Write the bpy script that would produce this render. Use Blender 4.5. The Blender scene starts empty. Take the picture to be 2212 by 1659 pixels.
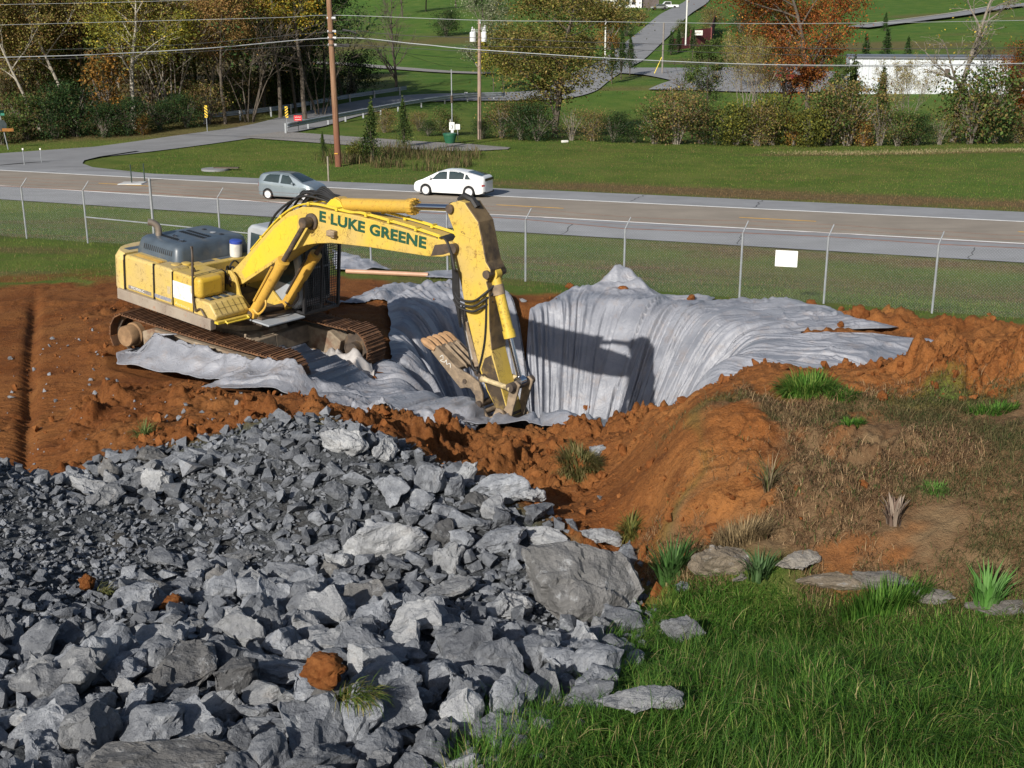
import bpy, bmesh, math, random
import numpy as np
from mathutils import Vector, Matrix, noise as mnoise
SC = bpy.context.scene
# ---------------------------------------------------------------- camera
FPX, TH, HC = 2600.0, math.radians(16.5), 7.3          # focal length in px of a 2212 px wide frame, pitch, height
cam_d = bpy.data.cameras.new('camera'); cam = bpy.data.objects.new('camera', cam_d)
SC.collection.objects.link(cam); SC.camera = cam
cam_d.sensor_width = 36; cam_d.lens = 36*FPX/2212
cam_d.clip_start = 0.3; cam_d.clip_end = 3000
cam.location = (0, 0, HC); cam.rotation_euler = (math.radians(90)-TH, 0, 0)
# ---------------------------------------------------------------- light
SUN = Vector((-.42, -.79, .47)).normalized()            # direction towards the sun
w = bpy.data.worlds.new("World"); SC.world = w; w.use_nodes = True
nt = w.node_tree; bg = nt.nodes['Background']
sky = nt.nodes.new('ShaderNodeTexSky'); sky.sky_type = 'NISHITA'; sky.sun_disc = False
sky.sun_elevation = math.asin(SUN.z); sky.sun_rotation = math.atan2(SUN.x, SUN.y)
sky.air_density = 1.0; sky.dust_density = 1.5; sky.ozone_density = 1.0
nt.links.new(sky.outputs[0], bg.inputs[0]); bg.inputs[1].default_value = 0.075
sd = bpy.data.lights.new('sun', 'SUN'); sd.energy = 4.8; sd.angle = math.radians(0.53); sd.color = (1, .945, .86)
so = bpy.data.objects.new('sun', sd); SC.collection.objects.link(so)
so.rotation_euler = (-SUN).to_track_quat('-Z', 'Y').to_euler()
SC.view_settings.view_transform = 'Standard'; SC.view_settings.look = 'None'
SC.view_settings.exposure = 0.30; SC.view_settings.gamma = 1.0
SC.cycles.max_bounces = 6; SC.cycles.diffuse_bounces = 3; SC.cycles.transparent_max_bounces = 8
# ---------------------------------------------------------------- projection helpers (surveying the place from the photo)
FW = np.array([0, math.cos(TH), -math.sin(TH)]); UP = np.array([0, math.sin(TH), math.cos(TH)])
def ray(px, py): return FW + np.array([1., 0, 0])*(px-1106)/FPX - UP*(py-829.5)/FPX
def atZ(px, py, Z):
    d = ray(px, py); return np.array([0, 0, HC]) + d*(Z-HC)/d[2]
def atY(px, py, Y):
    d = ray(px, py); return np.array([0, 0, HC]) + d*Y/d[1]
# ---------------------------------------------------------------- noise
def _h(*c):
    n = np.zeros(c[0].shape, np.uint32)
    for a, m in zip(c, (374761393, 668265263, 2147483647-58)): n = n + (a.astype(np.int64) & 0xffffffff).astype(np.uint32)*np.uint32(m)
    n = (n ^ (n >> np.uint32(13)))*np.uint32(1274126177); n = n ^ (n >> np.uint32(16))
    n = (n*np.uint32(2246822519)); n = n ^ (n >> np.uint32(15))
    return n.astype(np.float64)/4294967295.0
def vn(x, y, seed=0):
    xi = np.floor(x); yi = np.floor(y); fx = x-xi; fy = y-yi
    fx = fx*fx*fx*(fx*(fx*6-15)+10); fy = fy*fy*fy*(fy*(fy*6-15)+10); s = np.full(x.shape, seed)
    a = _h(xi, yi, s); b = _h(xi+1, yi, s); c = _h(xi, yi+1, s); d = _h(xi+1, yi+1, s)
    return (a+(b-a)*fx)*(1-fy)+(c+(d-c)*fx)*fy
def fbm(x, y, o=4, seed=0, g=.5):
    r = 0; amp = 1; t = 0
    for i in range(o):
        r = r+amp*(vn(x*2**i+17.3*i, y*2**i-9.1*i, seed+i)*2-1); t += amp; amp *= g
    return r/t
def cell(x, y, seed=0):
    """distance to the nearest scattered point and a value of that point"""
    xi = np.floor(x); yi = np.floor(y); best = np.full(x.shape, 9.); val = np.zeros(x.shape)
    for dx in (-1, 0, 1):
        for dy in (-1, 0, 1):
            cx = xi+dx; cy = yi+dy; s = np.full(x.shape, seed)
            px = cx+_h(cx, cy, s)*.9; py = cy+_h(cx, cy, s+7)*.9
            d = np.hypot(px-x, py-y); m = d < best; best = np.where(m, d, best); val = np.where(m, _h(cx, cy, s+3), val)
    return best, val
def sst(a, b, x):
    t = np.clip((x-a)/(b-a), 0, 1); return t*t*(3-2*t)
# ---------------------------------------------------------------- object helpers
def link(o): SC.collection.objects.link(o); return o
def tag(o, label=None, cat=None, group=None, kind=None):
    if label: o['label'] = label
    if cat: o['category'] = cat
    if group: o['group'] = group
    if kind: o['kind'] = kind
    return o
def thing(name, label, cat, loc=(0, 0, 0), rz=0, group=None):
    o = bpy.data.objects.new(name, None); link(o); o.location = loc; o.rotation_euler = (0, 0, rz); o.empty_display_size = .2
    return tag(o, label, cat, group)
def nmesh(name, V, F, mat, parent=None, smooth=False, col=None):
    """numpy verts (n,3), faces: int array (m,3|4) or list of lists"""
    V = np.asarray(V, dtype=np.float32); me = bpy.data.meshes.new(name)
    if isinstance(F, np.ndarray):
        k = F.shape[1]; me.vertices.add(len(V)); me.vertices.foreach_set('co', V.ravel())
        me.loops.add(F.size); me.loops.foreach_set('vertex_index', F.astype(np.int32).ravel())
        me.polygons.add(len(F)); me.polygons.foreach_set('loop_start', np.arange(0, F.size, k, dtype=np.int32))
        me.polygons.foreach_set('loop_total', np.full(len(F), k, dtype=np.int32)); me.update(calc_edges=True)
    else: me.from_pydata(V.tolist(), [], F)
    me.validate()
    me.polygons.foreach_set('use_smooth', np.full(len(me.polygons), bool(smooth)))
    if col is not None:
        a = me.color_attributes.new('col', 'FLOAT_COLOR', 'POINT'); c = np.ones((len(V), 4), np.float32); c[:, :col.shape[1]] = col
        a.data.foreach_set('color', c.ravel())
    me.materials.append(mat); o = bpy.data.objects.new(name, me); link(o)
    if parent: o.parent = parent
    return o
class MB:
    """collects shapes for ONE mesh object"""
    def __init__(s, M=None): s.v = []; s.f = []; s.M = M
    def add(s, vs, fs):
        b = len(s.v)
        for p in vs:
            p = Vector(p); s.v.append(tuple(s.M @ p if s.M else p))
        s.f += [[i+b for i in f] for f in fs]; return s
    def box(s, x0, x1, y0, y1, z0, z1, M=None):
        vs = [(x, y, z) for z in (z0, z1) for x, y in ((x0, y0), (x1, y0), (x1, y1), (x0, y1))]
        if M: vs = [M @ Vector(p) for p in vs]
        return s.add(vs, [(3, 2, 1, 0), (4, 5, 6, 7), (0, 1, 5, 4), (1, 2, 6, 5), (2, 3, 7, 6), (3, 0, 4, 7)])
    def prism(s, out, y0, y1, taper=None):
        """outline in x,z extruded along y"""
        n = len(out); a = sum(out[i][0]*out[(i+1) % n][1]-out[(i+1) % n][0]*out[i][1] for i in range(n))
        if a < 0: out = out[::-1]
        vs = [(x, y0, z) for x, z in out]+[(x, y1, z) for x, z in out]
        return s.add(vs, [list(range(n)), list(range(2*n-1, n-1, -1))]+[(i, i+n, (i+1) % n+n, (i+1) % n) for i in range(n)])
    def tube(s, pts, r, n=8, cap=True):
        pts = [Vector(p) for p in pts]; m = len(pts); rs = r if hasattr(r, '__len__') else [r]*m; vs = []; fs = []
        t = (pts[1]-pts[0]).normalized(); u = t.orthogonal().normalized()
        for i, p in enumerate(pts):
            t = (pts[min(i+1, m-1)]-pts[max(i-1, 0)]).normalized(); u = (u-t*u.dot(t))
            u = u.normalized() if u.length > 1e-6 else t.orthogonal().normalized(); v = t.cross(u)
            for k in range(n):
                a = 2*math.pi*k/n; vs.append(p+(u*math.cos(a)+v*math.sin(a))*rs[i])
        for i in range(m-1):
            for k in range(n): fs.append((i*n+k, i*n+(k+1) % n, (i+1)*n+(k+1) % n, (i+1)*n+k))
        if cap: fs += [list(range(n))[::-1], [(m-1)*n+k for k in range(n)]]
        return s.add(vs, fs)
    def cyl(s, p, q, r, n=16): return s.tube([p, q], r, n)
    def lathe(s, prof, c=(0, 0, 0), n=20, axis='z'):
        vs = []; m = len(prof)
        for r, h in prof:
            for k in range(n):
                a = 2*math.pi*k/n; p = (r*math.cos(a), r*math.sin(a), h)
                if axis == 'y': p = (p[0], p[2], p[1])
                vs.append((p[0]+c[0], p[1]+c[1], p[2]+c[2]))
        fs = [(i*n+k, i*n+(k+1) % n, (i+1)*n+(k+1) % n, (i+1)*n+k) for i in range(m-1) for k in range(n)]
        return s.add(vs, fs+[list(range(n)), [(m-1)*n+k for k in range(n)]])
    def build(s, name, mat, parent=None, smooth=False, bev=0, seg=2, auto=True):
        me = bpy.data.meshes.new(name); me.from_pydata(s.v, [], s.f); me.materials.append(mat)
        b = bmesh.new(); b.from_mesh(me); bmesh.ops.recalc_face_normals(b, faces=b.faces)
        if smooth:
            for f in b.faces: f.smooth = True
            for e in b.edges:
                if len(e.link_faces) == 2 and e.calc_face_angle(0) > .7: e.smooth = False
        b.to_mesh(me); b.free(); o = bpy.data.objects.new(name, me); link(o)
        if parent: o.parent = parent
        if bev:
            m = o.modifiers.new('bevel', 'BEVEL'); m.width = bev; m.segments = seg; m.limit_method = 'ANGLE'; m.angle_limit = .6
        return o
def curve(pts, k=6):
    """smooth polyline through points"""
    P = [Vector(p) for p in pts]; P = [P[0]*2-P[1]]+P+[P[-1]*2-P[-2]]; out = []
    for i in range(1, len(P)-2):
        for j in range(k):
            t = j/k; a, b, c, d = P[i-1:i+3]
            out.append(.5*((2*b)+(c-a)*t+(2*a-5*b+4*c-d)*t*t+(3*b-a-3*c+d)*t**3))
    return out+[P[-2]]
def copy_tree(o, parent=None):
    c = o.copy(); link(c)
    if parent: c.parent = parent
    for ch in list(o.children): copy_tree(ch, c)
    return c
# ---------------------------------------------------------------- materials
def srgb(h):
    c = [int(h[i:i+2], 16)/255 for i in (0, 2, 4)]; return tuple(x/12.92 if x <= .04045 else ((x+.055)/1.055)**2.4 for x in c)+(1,)
class NT:
    def __init__(s, name):
        s.m = bpy.data.materials.new(name); s.m.use_nodes = True; s.t = s.m.node_tree; s.b = s.t.nodes['Principled BSDF']
        s.co = s.t.nodes.new('ShaderNodeTexCoord').outputs['Object']
    def n(s, ty, **k):
        q = s.t.nodes.new(ty)
        for a, b in k.items(): setattr(q, a, b)
        return q
    def l(s, a, b): s.t.links.new(a, b)
    def noise(s, scale, detail=4, rough=.55, co=None, dist=0):
        q = s.n('ShaderNodeTexNoise'); q.inputs['Scale'].default_value = scale; q.inputs['Detail'].default_value = detail
        q.inputs['Roughness'].default_value = rough; q.inputs['Distortion'].default_value = dist; s.l(co or s.co, q.inputs['Vector']); return q.outputs['Fac']
    def scale(s, v):
        q = s.n('ShaderNodeVectorMath', operation='MULTIPLY'); q.inputs[1].default_value = v; s.l(s.co, q.inputs[0]); return q.outputs[0]
    def ramp(s, fac, stops):
        q = s.n('ShaderNodeValToRGB'); e = q.color_ramp.elements
        while len(e) < len(stops): e.new(.5)
        for i, (p, c) in enumerate(stops): e[i].position = p; e[i].color = c if len(c) == 4 else tuple(c)+(1,)
        s.l(fac, q.inputs[0]); return q.outputs[0]
    def mix(s, fac, a, b, mode='MIX'):
        q = s.n('ShaderNodeMix', data_type='RGBA', blend_type=mode)
        if isinstance(fac, (int, float)): q.inputs[0].default_value = fac
        else: s.l(fac, q.inputs[0])
        for v, i in ((a, 6), (b, 7)):
            if isinstance(v, tuple): q.inputs[i].default_value = v if len(v) == 4 else v+(1,)
            else: s.l(v, q.inputs[i])
        return q.outputs[2]
    def math(s, op, a, b=None, clamp=False):
        q = s.n('ShaderNodeMath', operation=op); q.use_clamp = clamp
        for v, i in ((a, 0), (b, 1)):
            if v is None: continue
            if isinstance(v, (int, float)): q.inputs[i].default_value = v
            else: s.l(v, q.inputs[i])
        return q.outputs[0]
    def step(s, fac, a, b): return s.ramp(fac, [(a, (0, 0, 0)), (b, (1, 1, 1))])
    def attr(s, name='col'):
        q = s.n('ShaderNodeAttribute', attribute_name=name); return q.outputs['Color']
    def rnd(s): return s.n('ShaderNodeObjectInfo').outputs['Random']
    def out(s, col, rough=.7, bump=None, bs=.3, bd=.02, metal=0, spec=None):
        if isinstance(col, tuple): s.b.inputs['Base Color'].default_value = col if len(col) == 4 else col+(1,)
        else: s.l(col, s.b.inputs['Base Color'])
        if isinstance(rough, (int, float)): s.b.inputs['Roughness'].default_value = rough
        else: s.l(rough, s.b.inputs['Roughness'])
        s.b.inputs['Metallic'].default_value = metal
        if spec is not None: s.b.inputs['Specular IOR Level'].default_value = spec
        if bump is not None:
            q = s.n('ShaderNodeBump'); q.inputs['Strength'].default_value = bs; q.inputs['Distance'].default_value = bd
            s.l(bump, q.inputs['Height']); s.l(q.outputs[0], s.b.inputs['Normal'])
        return s.m
def simple(name, col, rough=.6, var=.25, sc=8, metal=0, dirt=None, dirt_amt=.5, spec=None, bump=0):
    """a base colour broken up by two scales of wear"""
    t = NT(name); c = col if len(col) == 4 else tuple(col)+(1,)
    dk = tuple(x*(1-var) for x in c[:3]); lt = tuple(min(1, x*(1+var)) for x in c[:3])
    a = t.ramp(t.noise(sc, 5), [(.3, dk), (.7, lt)])
    if dirt: a = t.mix(t.math('MULTIPLY', t.step(t.noise(sc*.6, 6, .7), .5, .66), dirt_amt), a, dirt)
    return t.out(a, rough, t.noise(sc*5, 3) if bump else None, bump, .01, metal, spec)
# ================================================================ TERRAIN
RZ = -1.5
EX_O = np.array([-6.111, 26.429, .039]); EX_G = (.072, -.056)
def exz(x, y): return EX_O[2]-EX_G[0]*(x-EX_O[0])-EX_G[1]*(y-EX_O[1])
CP = []
for px, py, Z in [  # surveyed heights
    (-500,1700,2.1),(0,1720,2.1),(600,1720,2.2),(1100,1720,2.2),(1700,1720,2.3),(2300,1720,2.4),(2900,1720,2.4),
    (1700,1450,1.9),(2300,1450,2.0),(2900,1450,2.2),(1300,1520,1.8),
    (1500,1290,1.3),(1750,1310,1.35),(2000,1330,1.5),(2260,1350,1.6),(2700,1350,1.9),
    (1620,1190,1.7),(2000,1180,1.95),(2300,1150,2.2),(2700,1150,2.4),
    (1470,1080,1.75),(1600,1000,2.1),(1470,960,2.05),(1850,1000,2.25),(2200,1000,2.5),
    (1500,880,2.25),(1650,880,2.35),(1900,880,2.4),(2212,880,2.6),(2600,880,2.7),
    (1540,838,2.15),(1585,806,2.3),(1650,786,2.4),(1720,800,2.3),(1830,808,2.15),(1900,806,2.1),(1980,795,2.15),(2070,772,2.3),(2130,745,2.6),(2212,735,2.75),(2400,735,2.8),
    (1300,930,.55),(1380,960,1.3),(1390,1010,1.35),(1250,1000,.75),(1100,950,.42),(1300,1100,.95),(1360,1200,.75),(1430,1225,1.0),(1180,1050,.55),
    (1070,930,.3),(950,905,.3),(760,885,.3),(600,850,.35),(450,830,.35),(280,790,.25),(230,900,.1),(330,930,.45),(500,900,.5),(700,900,.5),(900,960,.45),(1040,1000,.5),
    (50,700,0),(50,850,-.02),(80,960,0),(100,1010,.0),(-200,700,0),(-200,950,.1),
    (600,907,1.75),(440,962,1.45),(240,990,1.25),(130,1050,.95),(30,1010,1.4),(-150,1000,1.5),(760,925,1.65),(870,965,1.45),(1000,1045,1.25),(1170,1130,1.0),(1330,1220,.95),
    (480,1190,.9),(200,1200,1.1),(40,1150,1.35),(900,1180,.95),(1150,1280,.95),(600,1350,1.2),(200,1400,1.45),(1000,1400,1.35),(1300,1400,1.3),(1420,1330,1.25),
    (0,600,.05),(150,580,.05),(58,515,0),(190,525,0),(335,532,0),(478,545,0),(650,565,0),(802,580,0),(967,592,0),(1135,607,0),(1347,625,.02),(1595,645,.02),(1777,655,.02),(2012,675,0),(2300,700,0),(2700,740,0),(-200,500,0),(-600,480,0),
    (1200,655,.05),(1500,665,.1),(1750,680,.15),(1950,720,.2),(2050,745,.2),(2212,700,.15),(830,640,.1),(700,630,.1),(1000,618,.08),
    (-500,620,0),(-600,900,.3),
    ]: 
    p = atZ(px, py, Z); CP.append((p[0], p[1], Z))
for px, py, Y in [
    (1700,312,99),(2250,308,97),(1200,303,100),(2700,300,97),(-300,330,100),
    (1450,240,138),(2212,235,136),(1200,233,138),(2700,230,136),(1700,212,146),(2150,208,143),
    (1450,190,152),(1450,130,205),(1850,118,200),(2212,100,215),(2700,100,215),
    (1500,4,395),(2212,2,330),(2000,50,270),(1750,60,270),(1330,20,330),(1350,60,270),
    (950,210,140),(900,160,172),(900,100,225),(900,20,310),(500,215,140),(500,130,220),(0,240,120),(0,170,170),(0,100,260),(300,85,330),(600,70,330),
    (-600,240,120),(-600,100,260),(-300,80,400),(200,68,500),(550,66,500),(900,-30,420),(1500,-60,520),(2212,-60,480),(2800,-60,480),(2000,-80,700),(1200,-80,700),(400,64,750),(-500,64,750)]:
    p = atY(px, py, Y); CP.append(tuple(p))
for X, Y, Z in [(-4, 19.4, .6), (-1.2, 18.8, .6), (-7.2, 18.4, .35), (-9, 17.6, .2), (-9.6, 16.2, .3), (1.2, 17, .6), (3, 20.2, .5), (5, 20.8, .55), (7.5, 21.5, .5), (10, 21.5, .9), (13, 22, 1.2),
                (6, 24, .4), (9, 25, .35), (12, 26, .3), (-10, 3, 2), (-4, 3, 2.3), (0, 3, 2.4), (4, 3, 2.5), (10, 3, 2.5), (-14, 12, 1.6), (14, 12, 2.4), (-30, 30, 0), (-40, 50, -.5), (30, 30, .6), (40, 40, -.3), (-22, 20, .3), (24, 18, 2.4)]: CP.append((X, Y, Z))
for X in (-60, -40, -28, -14, 0, 14, 28, 45):             # main road bed is level across
    yn = 53.55-.385*X-.0*X; CP.append((X, yn-1.5, RZ-.12)); CP.append((X, yn+8, RZ)); CP.append((X, yn+16, RZ)); CP.append((X, yn-7.5, RZ+.15))
for dx, dy in ((-2.6, -1.4), (0, -1.9), (2.4, -2.2), (-2.5, 1.5), (0, 1.2), (2.5, .6), (-1, 0), (1.5, -.5)):
    x, y = EX_O[0]+dx, EX_O[1]+dy; CP.append((x, y, exz(x, y)+.10))
CP = np.array(CP)
def warp(x, y): return x/(y+7)*11, np.log(y+7)*11
_u, _v = warp(CP[:, 0], CP[:, 1])
def _phi(r2): return .5*r2*np.log(r2+1e-9)
_A = np.zeros((len(CP)+3,)*2); _A[:-3, :-3] = _phi((_u[:, None]-_u)**2+(_v[:, None]-_v)**2)+np.eye(len(CP))*.02
_P = np.stack([np.ones(len(CP)), _u, _v], 1); _A[:-3, -3:] = _P; _A[-3:, :-3] = _P.T
_w = np.linalg.solve(_A, np.r_[CP[:, 2], 0, 0, 0])
def tps(x, y):
    u, v = warp(x, y); r = _w[-3]+_w[-2]*u+_w[-1]*v
    for i in range(len(CP)): r = r+_w[i]*_phi((u-_u[i])**2+(v-_v[i])**2)
    return r
# --- polygons on the ground (photo outline, height) -> signed distance, inside positive
def gpoly(pts): return np.array([atZ(px, py, Z)[:2] for px, py, Z in pts])
def sdist(P, x, y):
    d = np.full(x.shape, 1e9); ins = np.zeros(x.shape, bool); n = len(P)
    for i in range(n):
        a = P[i]; b = P[(i+1) % n]; e = b-a; t = np.clip(((x-a[0])*e[0]+(y-a[1])*e[1])/(e@e+1e-12), 0, 1)
        d = np.minimum(d, np.hypot(x-a[0]-t*e[0], y-a[1]-t*e[1]))
        c = (a[1] > y) != (b[1] > y); ins ^= c & (x < (b[0]-a[0])*(y-a[1])/(b[1]-a[1]+1e-12)+a[0])
    return np.where(ins, d, -d)
ROCKP = gpoly([(-700,1000,1.5),(-150,1000,1.5),(30,1008,1.4),(130,1055,.95),(240,990,1.25),(440,960,1.45),(570,907,1.75),(700,908,1.75),(870,965,1.45),(1000,1045,1.2),(1170,1120,1.0),(1230,1180,.9),(1330,1220,.9),(1390,1370,1.3),(1290,1440,1.35),(1240,1560,1.8),(1090,1600,1.9),(1060,1800,2.2),(-900,1800,2.1)])
SOILP = gpoly([(-700,640,0),(0,622,0),(260,610,.05),(330,560,0),(450,565,0),(700,600,0),(760,600,.05),(900,618,.05),(1150,640,.05),(1540,655,.1),(1800,665,.15),(2000,690,.15),(2300,705,.15),(2900,740,.15),(2900,900,2.6),(2212,880,2.6),(1900,872,2.4),(2000,960,2.45),(1850,1060,2.2),(1700,1130,1.9),(1480,1150,1.6),(1500,1290,1.3),(1400,1350,1.25),(1330,1240,.9),(900,1100,1.2),(0,1200,1.2),(-900,1200,1.4)])
MOUNDP = gpoly([(1500,905,2.15),(1540,880,2.25),(1900,868,2.4),(2300,868,2.6),(2900,880,2.7),(2900,1350,1.9),(2260,1345,1.6),(1750,1305,1.35),(1500,1265,1.3),(1430,1190,1.2),(1450,1100,1.6),(1480,980,2.0)])
DOMEP = gpoly([(1440,990,1.8),(1450,920,2.1),(1500,885,2.25),(1620,900,2.3),(1700,985,2.2),(1690,1030,2.05),(1560,1080,1.85),(1450,1110,1.6)])
GRASSP = gpoly([(1500,1285,1.3),(1750,1315,1.35),(2260,1352,1.6),(2900,1360,1.9),(2900,1800,2.4),(1040,1800,2.2),(1090,1600,1.9),(1260,1540,1.7),(1300,1440,1.35),(1380,1370,1.3)])
PITC = np.array([1.25, 27.0]); PITR = (4.4, 5.8)
def pit_r(x, y):
    dx = (x-PITC[0])/PITR[0]; dy = (y-PITC[1])/PITR[1]; return np.hypot(dx, dy), np.arctan2(dy, dx)
ROAD_N = np.array([(-80, 84.3), (-27.3, 64.2), (-11.8, 58.0), (2.7, 52.5), (20, 46.1), (60, 31.4)])
ROAD_F = np.array([(-80, 101), (-34, 79.7), (-10.9, 71.9), (3.43, 67.3), (25.4, 59.5), (70, 43.7)])
def road_s(x, y):   # 0 at near edge, 1 at far edge
    a = np.interp(x, ROAD_N[:, 0], ROAD_N[:, 1]); b = np.interp(x, ROAD_F[:, 0], ROAD_F[:, 1]); return (y-a), (b-y)
def smooth_base(x, y):
    z = tps(x, y)
    a, b = road_s(x, y); m = sst(-2.5, -.3, np.minimum(a, b))
    return z*(1-m)+RZ*m
LIN_PX = [(838,652),(868,632),(905,618),(950,616),(1000,613),(1062,618),(1092,648),(1105,705),(1118,708),(1145,656),(1185,650),(1215,632),(1240,622),(1300,620),(1345,614),(1385,618),(1430,637),(1545,641),(1515,668),(1500,698),(1560,667),(1640,656),(1700,650),(1790,668),(1850,695),(1950,719),(1850,724),(1730,727),(1720,735),(1900,733),(2050,747),(1990,782),(1850,812),(1700,830),(1560,838),(1500,868),(1400,900),(1290,938),(1200,915),(1130,912),(1030,925),(900,905),(750,888),(600,862),(430,858),(480,838),(380,815),(250,790),(250,766),(300,757),(395,760),(470,772),(560,790),(650,803),(700,812),(760,800),(850,808),(842,740)]
LINW = np.array([atZ(px, py, .12 if py < 730 else (.2 if px > 1900 else (.38 if px > 1450 else (.5 if px > 1150 else .28))))[:2] for px, py in LIN_PX])
def ground(x, y, detail=True):
    x = np.asarray(x, float); y = np.asarray(y, float); z = smooth_base(x, y)
    r, ph = pit_r(x, y); rr = 1+.07*np.sin(ph*3+.5)+.05*np.sin(ph*5+2)
    z = z-5.0*(1-sst(.28, 1.0, r/rr))
    # bench cut under the nose of the machine
    if detail:
        near = 1-sst(45, 60, y)
        wob = fbm(x*.6, y*.6, 4, 5)*.35
        sr = sdist(ROCKP, x, y); ss = sdist(SOILP, x, y); sm = sdist(MOUNDP, x, y); sg = sdist(GRASSP, x, y); sdm = sdist(DOMEP, x, y)
        rock = sst(-.25, .35, sr+wob*.5); grass = sst(-.2, .6, sg)
        soil = sst(-.4, .6, ss+wob)*(1-rock)*(1-grass)
        rough = soil*(1-sst(.25, .9, sdm))
        track = sst(.0, .8, -7.4-x-(y-20)*.3)*sst(12, 15, y)*(1-sst(31, 35, y))*(1-rock)   # graded strip on the left
        lump = rough*(1-.85*track)*(1-sst(30, 34, y)*.6)
        lump = lump*(.35+.9*sst(-.1, .35, fbm(x*.45+3, y*.45, 3, 77)))*(1+.9*sst(3.5, 5, x)*(1-sst(20, 21.5, y))+.9*(x < 3.5)*sst(16.5, 18, y)*(1-sst(23, 24.5, y)))
        ex = np.hypot(x-EX_O[0], y-EX_O[1]); lump = lump*(.35+.65*sst(2.6, 4.2, ex))
        sl = sdist(LINW, x, y); inl = sst(-.25, .12, sl); lump = lump*(1-inl); z = z-.10*inl-.55*sst(.2, .6, sl)*(r < 1.12)
        z = z+lump*(.20*fbm(x*.8, y*.8, 4, 11)+.10*fbm(x*2.7, y*2.7, 4, 12))
        wx = .35*fbm(x*3, y*3, 3, 4); wy_ = .35*fbm(x*3+7, y*3, 3, 6)
        for sc, am, sd_ in ((1.5, .15, 21), (3.3, .10, 22), (7, .055, 23), (14, .03, 24)):
            d, v = cell(x*sc+wx*sc*.3, y*sc+wy_*sc*.3, sd_); z = z+lump*am*np.clip(1-(d/(.32+.4*v))**2, 0, 1)**.6*(v > .3)*.72*(.7+.6*vn(x*sc*2, y*sc*2, 8))
        z = z+rock*(.10*fbm(x*1.3, y*1.3, 3, 31)+.05*fbm(x*5, y*5, 3, 32))
        z = z+near*(1-soil)*(1-rock)*.05*fbm(x*1.1, y*1.1, 4, 41)+sst(-.1, .4, sm)*(.06*fbm(x*2.2, y*2.2, 4, 51)+.03*fbm(x*8, y*8, 3, 52))
        # graded strip: grouser marks and a rut
        z = z+track*((.012+.02*vn(x*.8, y*.8, 19))*np.sin(y*34+2*fbm(x*.7, y*.9, 2, 61)*6)*(1-.5*vn(x*2, y*2, 9))+.035*fbm(x*1.2, y*1.2, 4, 62)-.15*np.exp(-((x+8.6+(y-20)*.366)/.16)**2)*sst(15, 17, y))
        z = z+sst(190, 260, y)*.35*fbm(x*.05, y*.05, 3, 71)*(1-sst(-2.5, -.3, np.minimum(*road_s(x, y))))
    return z
def gz(x, y): return float(ground(np.array([x]), np.array([y]))[0])
def gz0(x, y): return float(ground(np.array([x]), np.array([y]), False)[0])
def onground(px, py, y0=5., y1=600.):
    """where the line of sight of photo point (px,py) meets the ground"""
    d = ray(px, py); Y = np.exp(np.linspace(math.log(y0), math.log(y1), 1500)); P = np.array([0, 0, HC])+d*(Y/d[1])[:, None]
    h = P[:, 2]-ground(P[:, 0], P[:, 1], False); k = np.argmax(h < 0)
    if h[k] >= 0: k = len(Y)-1
    return Vector(P[k])
def drymask(X, Y):
    a, b = road_s(X, Y)
    dry = np.zeros_like(X)
    dry += .75*sst(0, 1.2, -b)*(1-sst(2.5, 5.5, -b))*sst(-6, 6, X+4)*(Y > 40)*(.5+.8*vn(X*.4, Y*.8, 3))
    dry += .85*np.exp(-((-a-.9)/.9)**2)*(Y > 30)*sst(0, 9, X)
    dry += .55*sst(.1, .5, fbm(X*.25, Y*.5, 4, 101))*(Y > 30)*(Y < 60)
    dry += .8*np.exp(-((Y-(87+.05*X))/1.0)**2)*sst(14, 20, X)
    dry += .75*sst(.05, .4, fbm(X*.03, Y*.05, 3, 111))*(Y > 150)*(Y < 300)
    dry += .7*np.exp(-((a+7.5)/3.)**2)*sst(-3, 6, X)*(.4+.9*vn(X*.3, Y*.6, 33))
    dry += .75*np.exp(-((-b-3.2)/1.8)**2)*sst(-2, 10, X)*(Y > 40)*(.5+.9*vn(X*.25, Y*.8, 35))
    dry += .85*sst(98, 104, Y+.0*X)*(1-sst(200, 260, Y))*sst(.0, .06, -.165-X/(Y+2))*(.7+.6*vn(X*.3, Y*.3, 37))
    return np.clip(dry, 0, 1)
rows = np.concatenate([np.geomspace(4.0, 6, 40, endpoint=False), np.geomspace(6, 24, 640, endpoint=False), np.geomspace(24, 46, 190, endpoint=False), np.geomspace(46, 160, 170, endpoint=False), np.geomspace(160, 900, 90)])
us = np.linspace(-.62, .62, 900)
gx = (us[None, :]*(rows[:, None]+4)); gy = np.repeat(rows[:, None], len(us), 1)
gzv = ground(gx.ravel(), gy.ravel()).reshape(gx.shape)
nr, nc = gx.shape; ii = np.arange(nr*nc).reshape(nr, nc)
F = np.stack([ii[:-1, :-1].ravel(), ii[:-1, 1:].ravel(), ii[1:, 1:].ravel(), ii[1:, :-1].ravel()], 1)
X = gx.ravel(); Y = gy.ravel(); wob = fbm(X*.9, Y*.9, 4, 5)
sr = sdist(ROCKP, X, Y); ss = sdist(SOILP, X, Y); sm = sdist(MOUNDP, X, Y); sg = sdist(GRASSP, X, Y); sdm = sdist(DOMEP, X, Y)
soil = sst(-.3, .4, ss+wob*1.0)*(1-sst(-.1, .5, sg))
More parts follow.
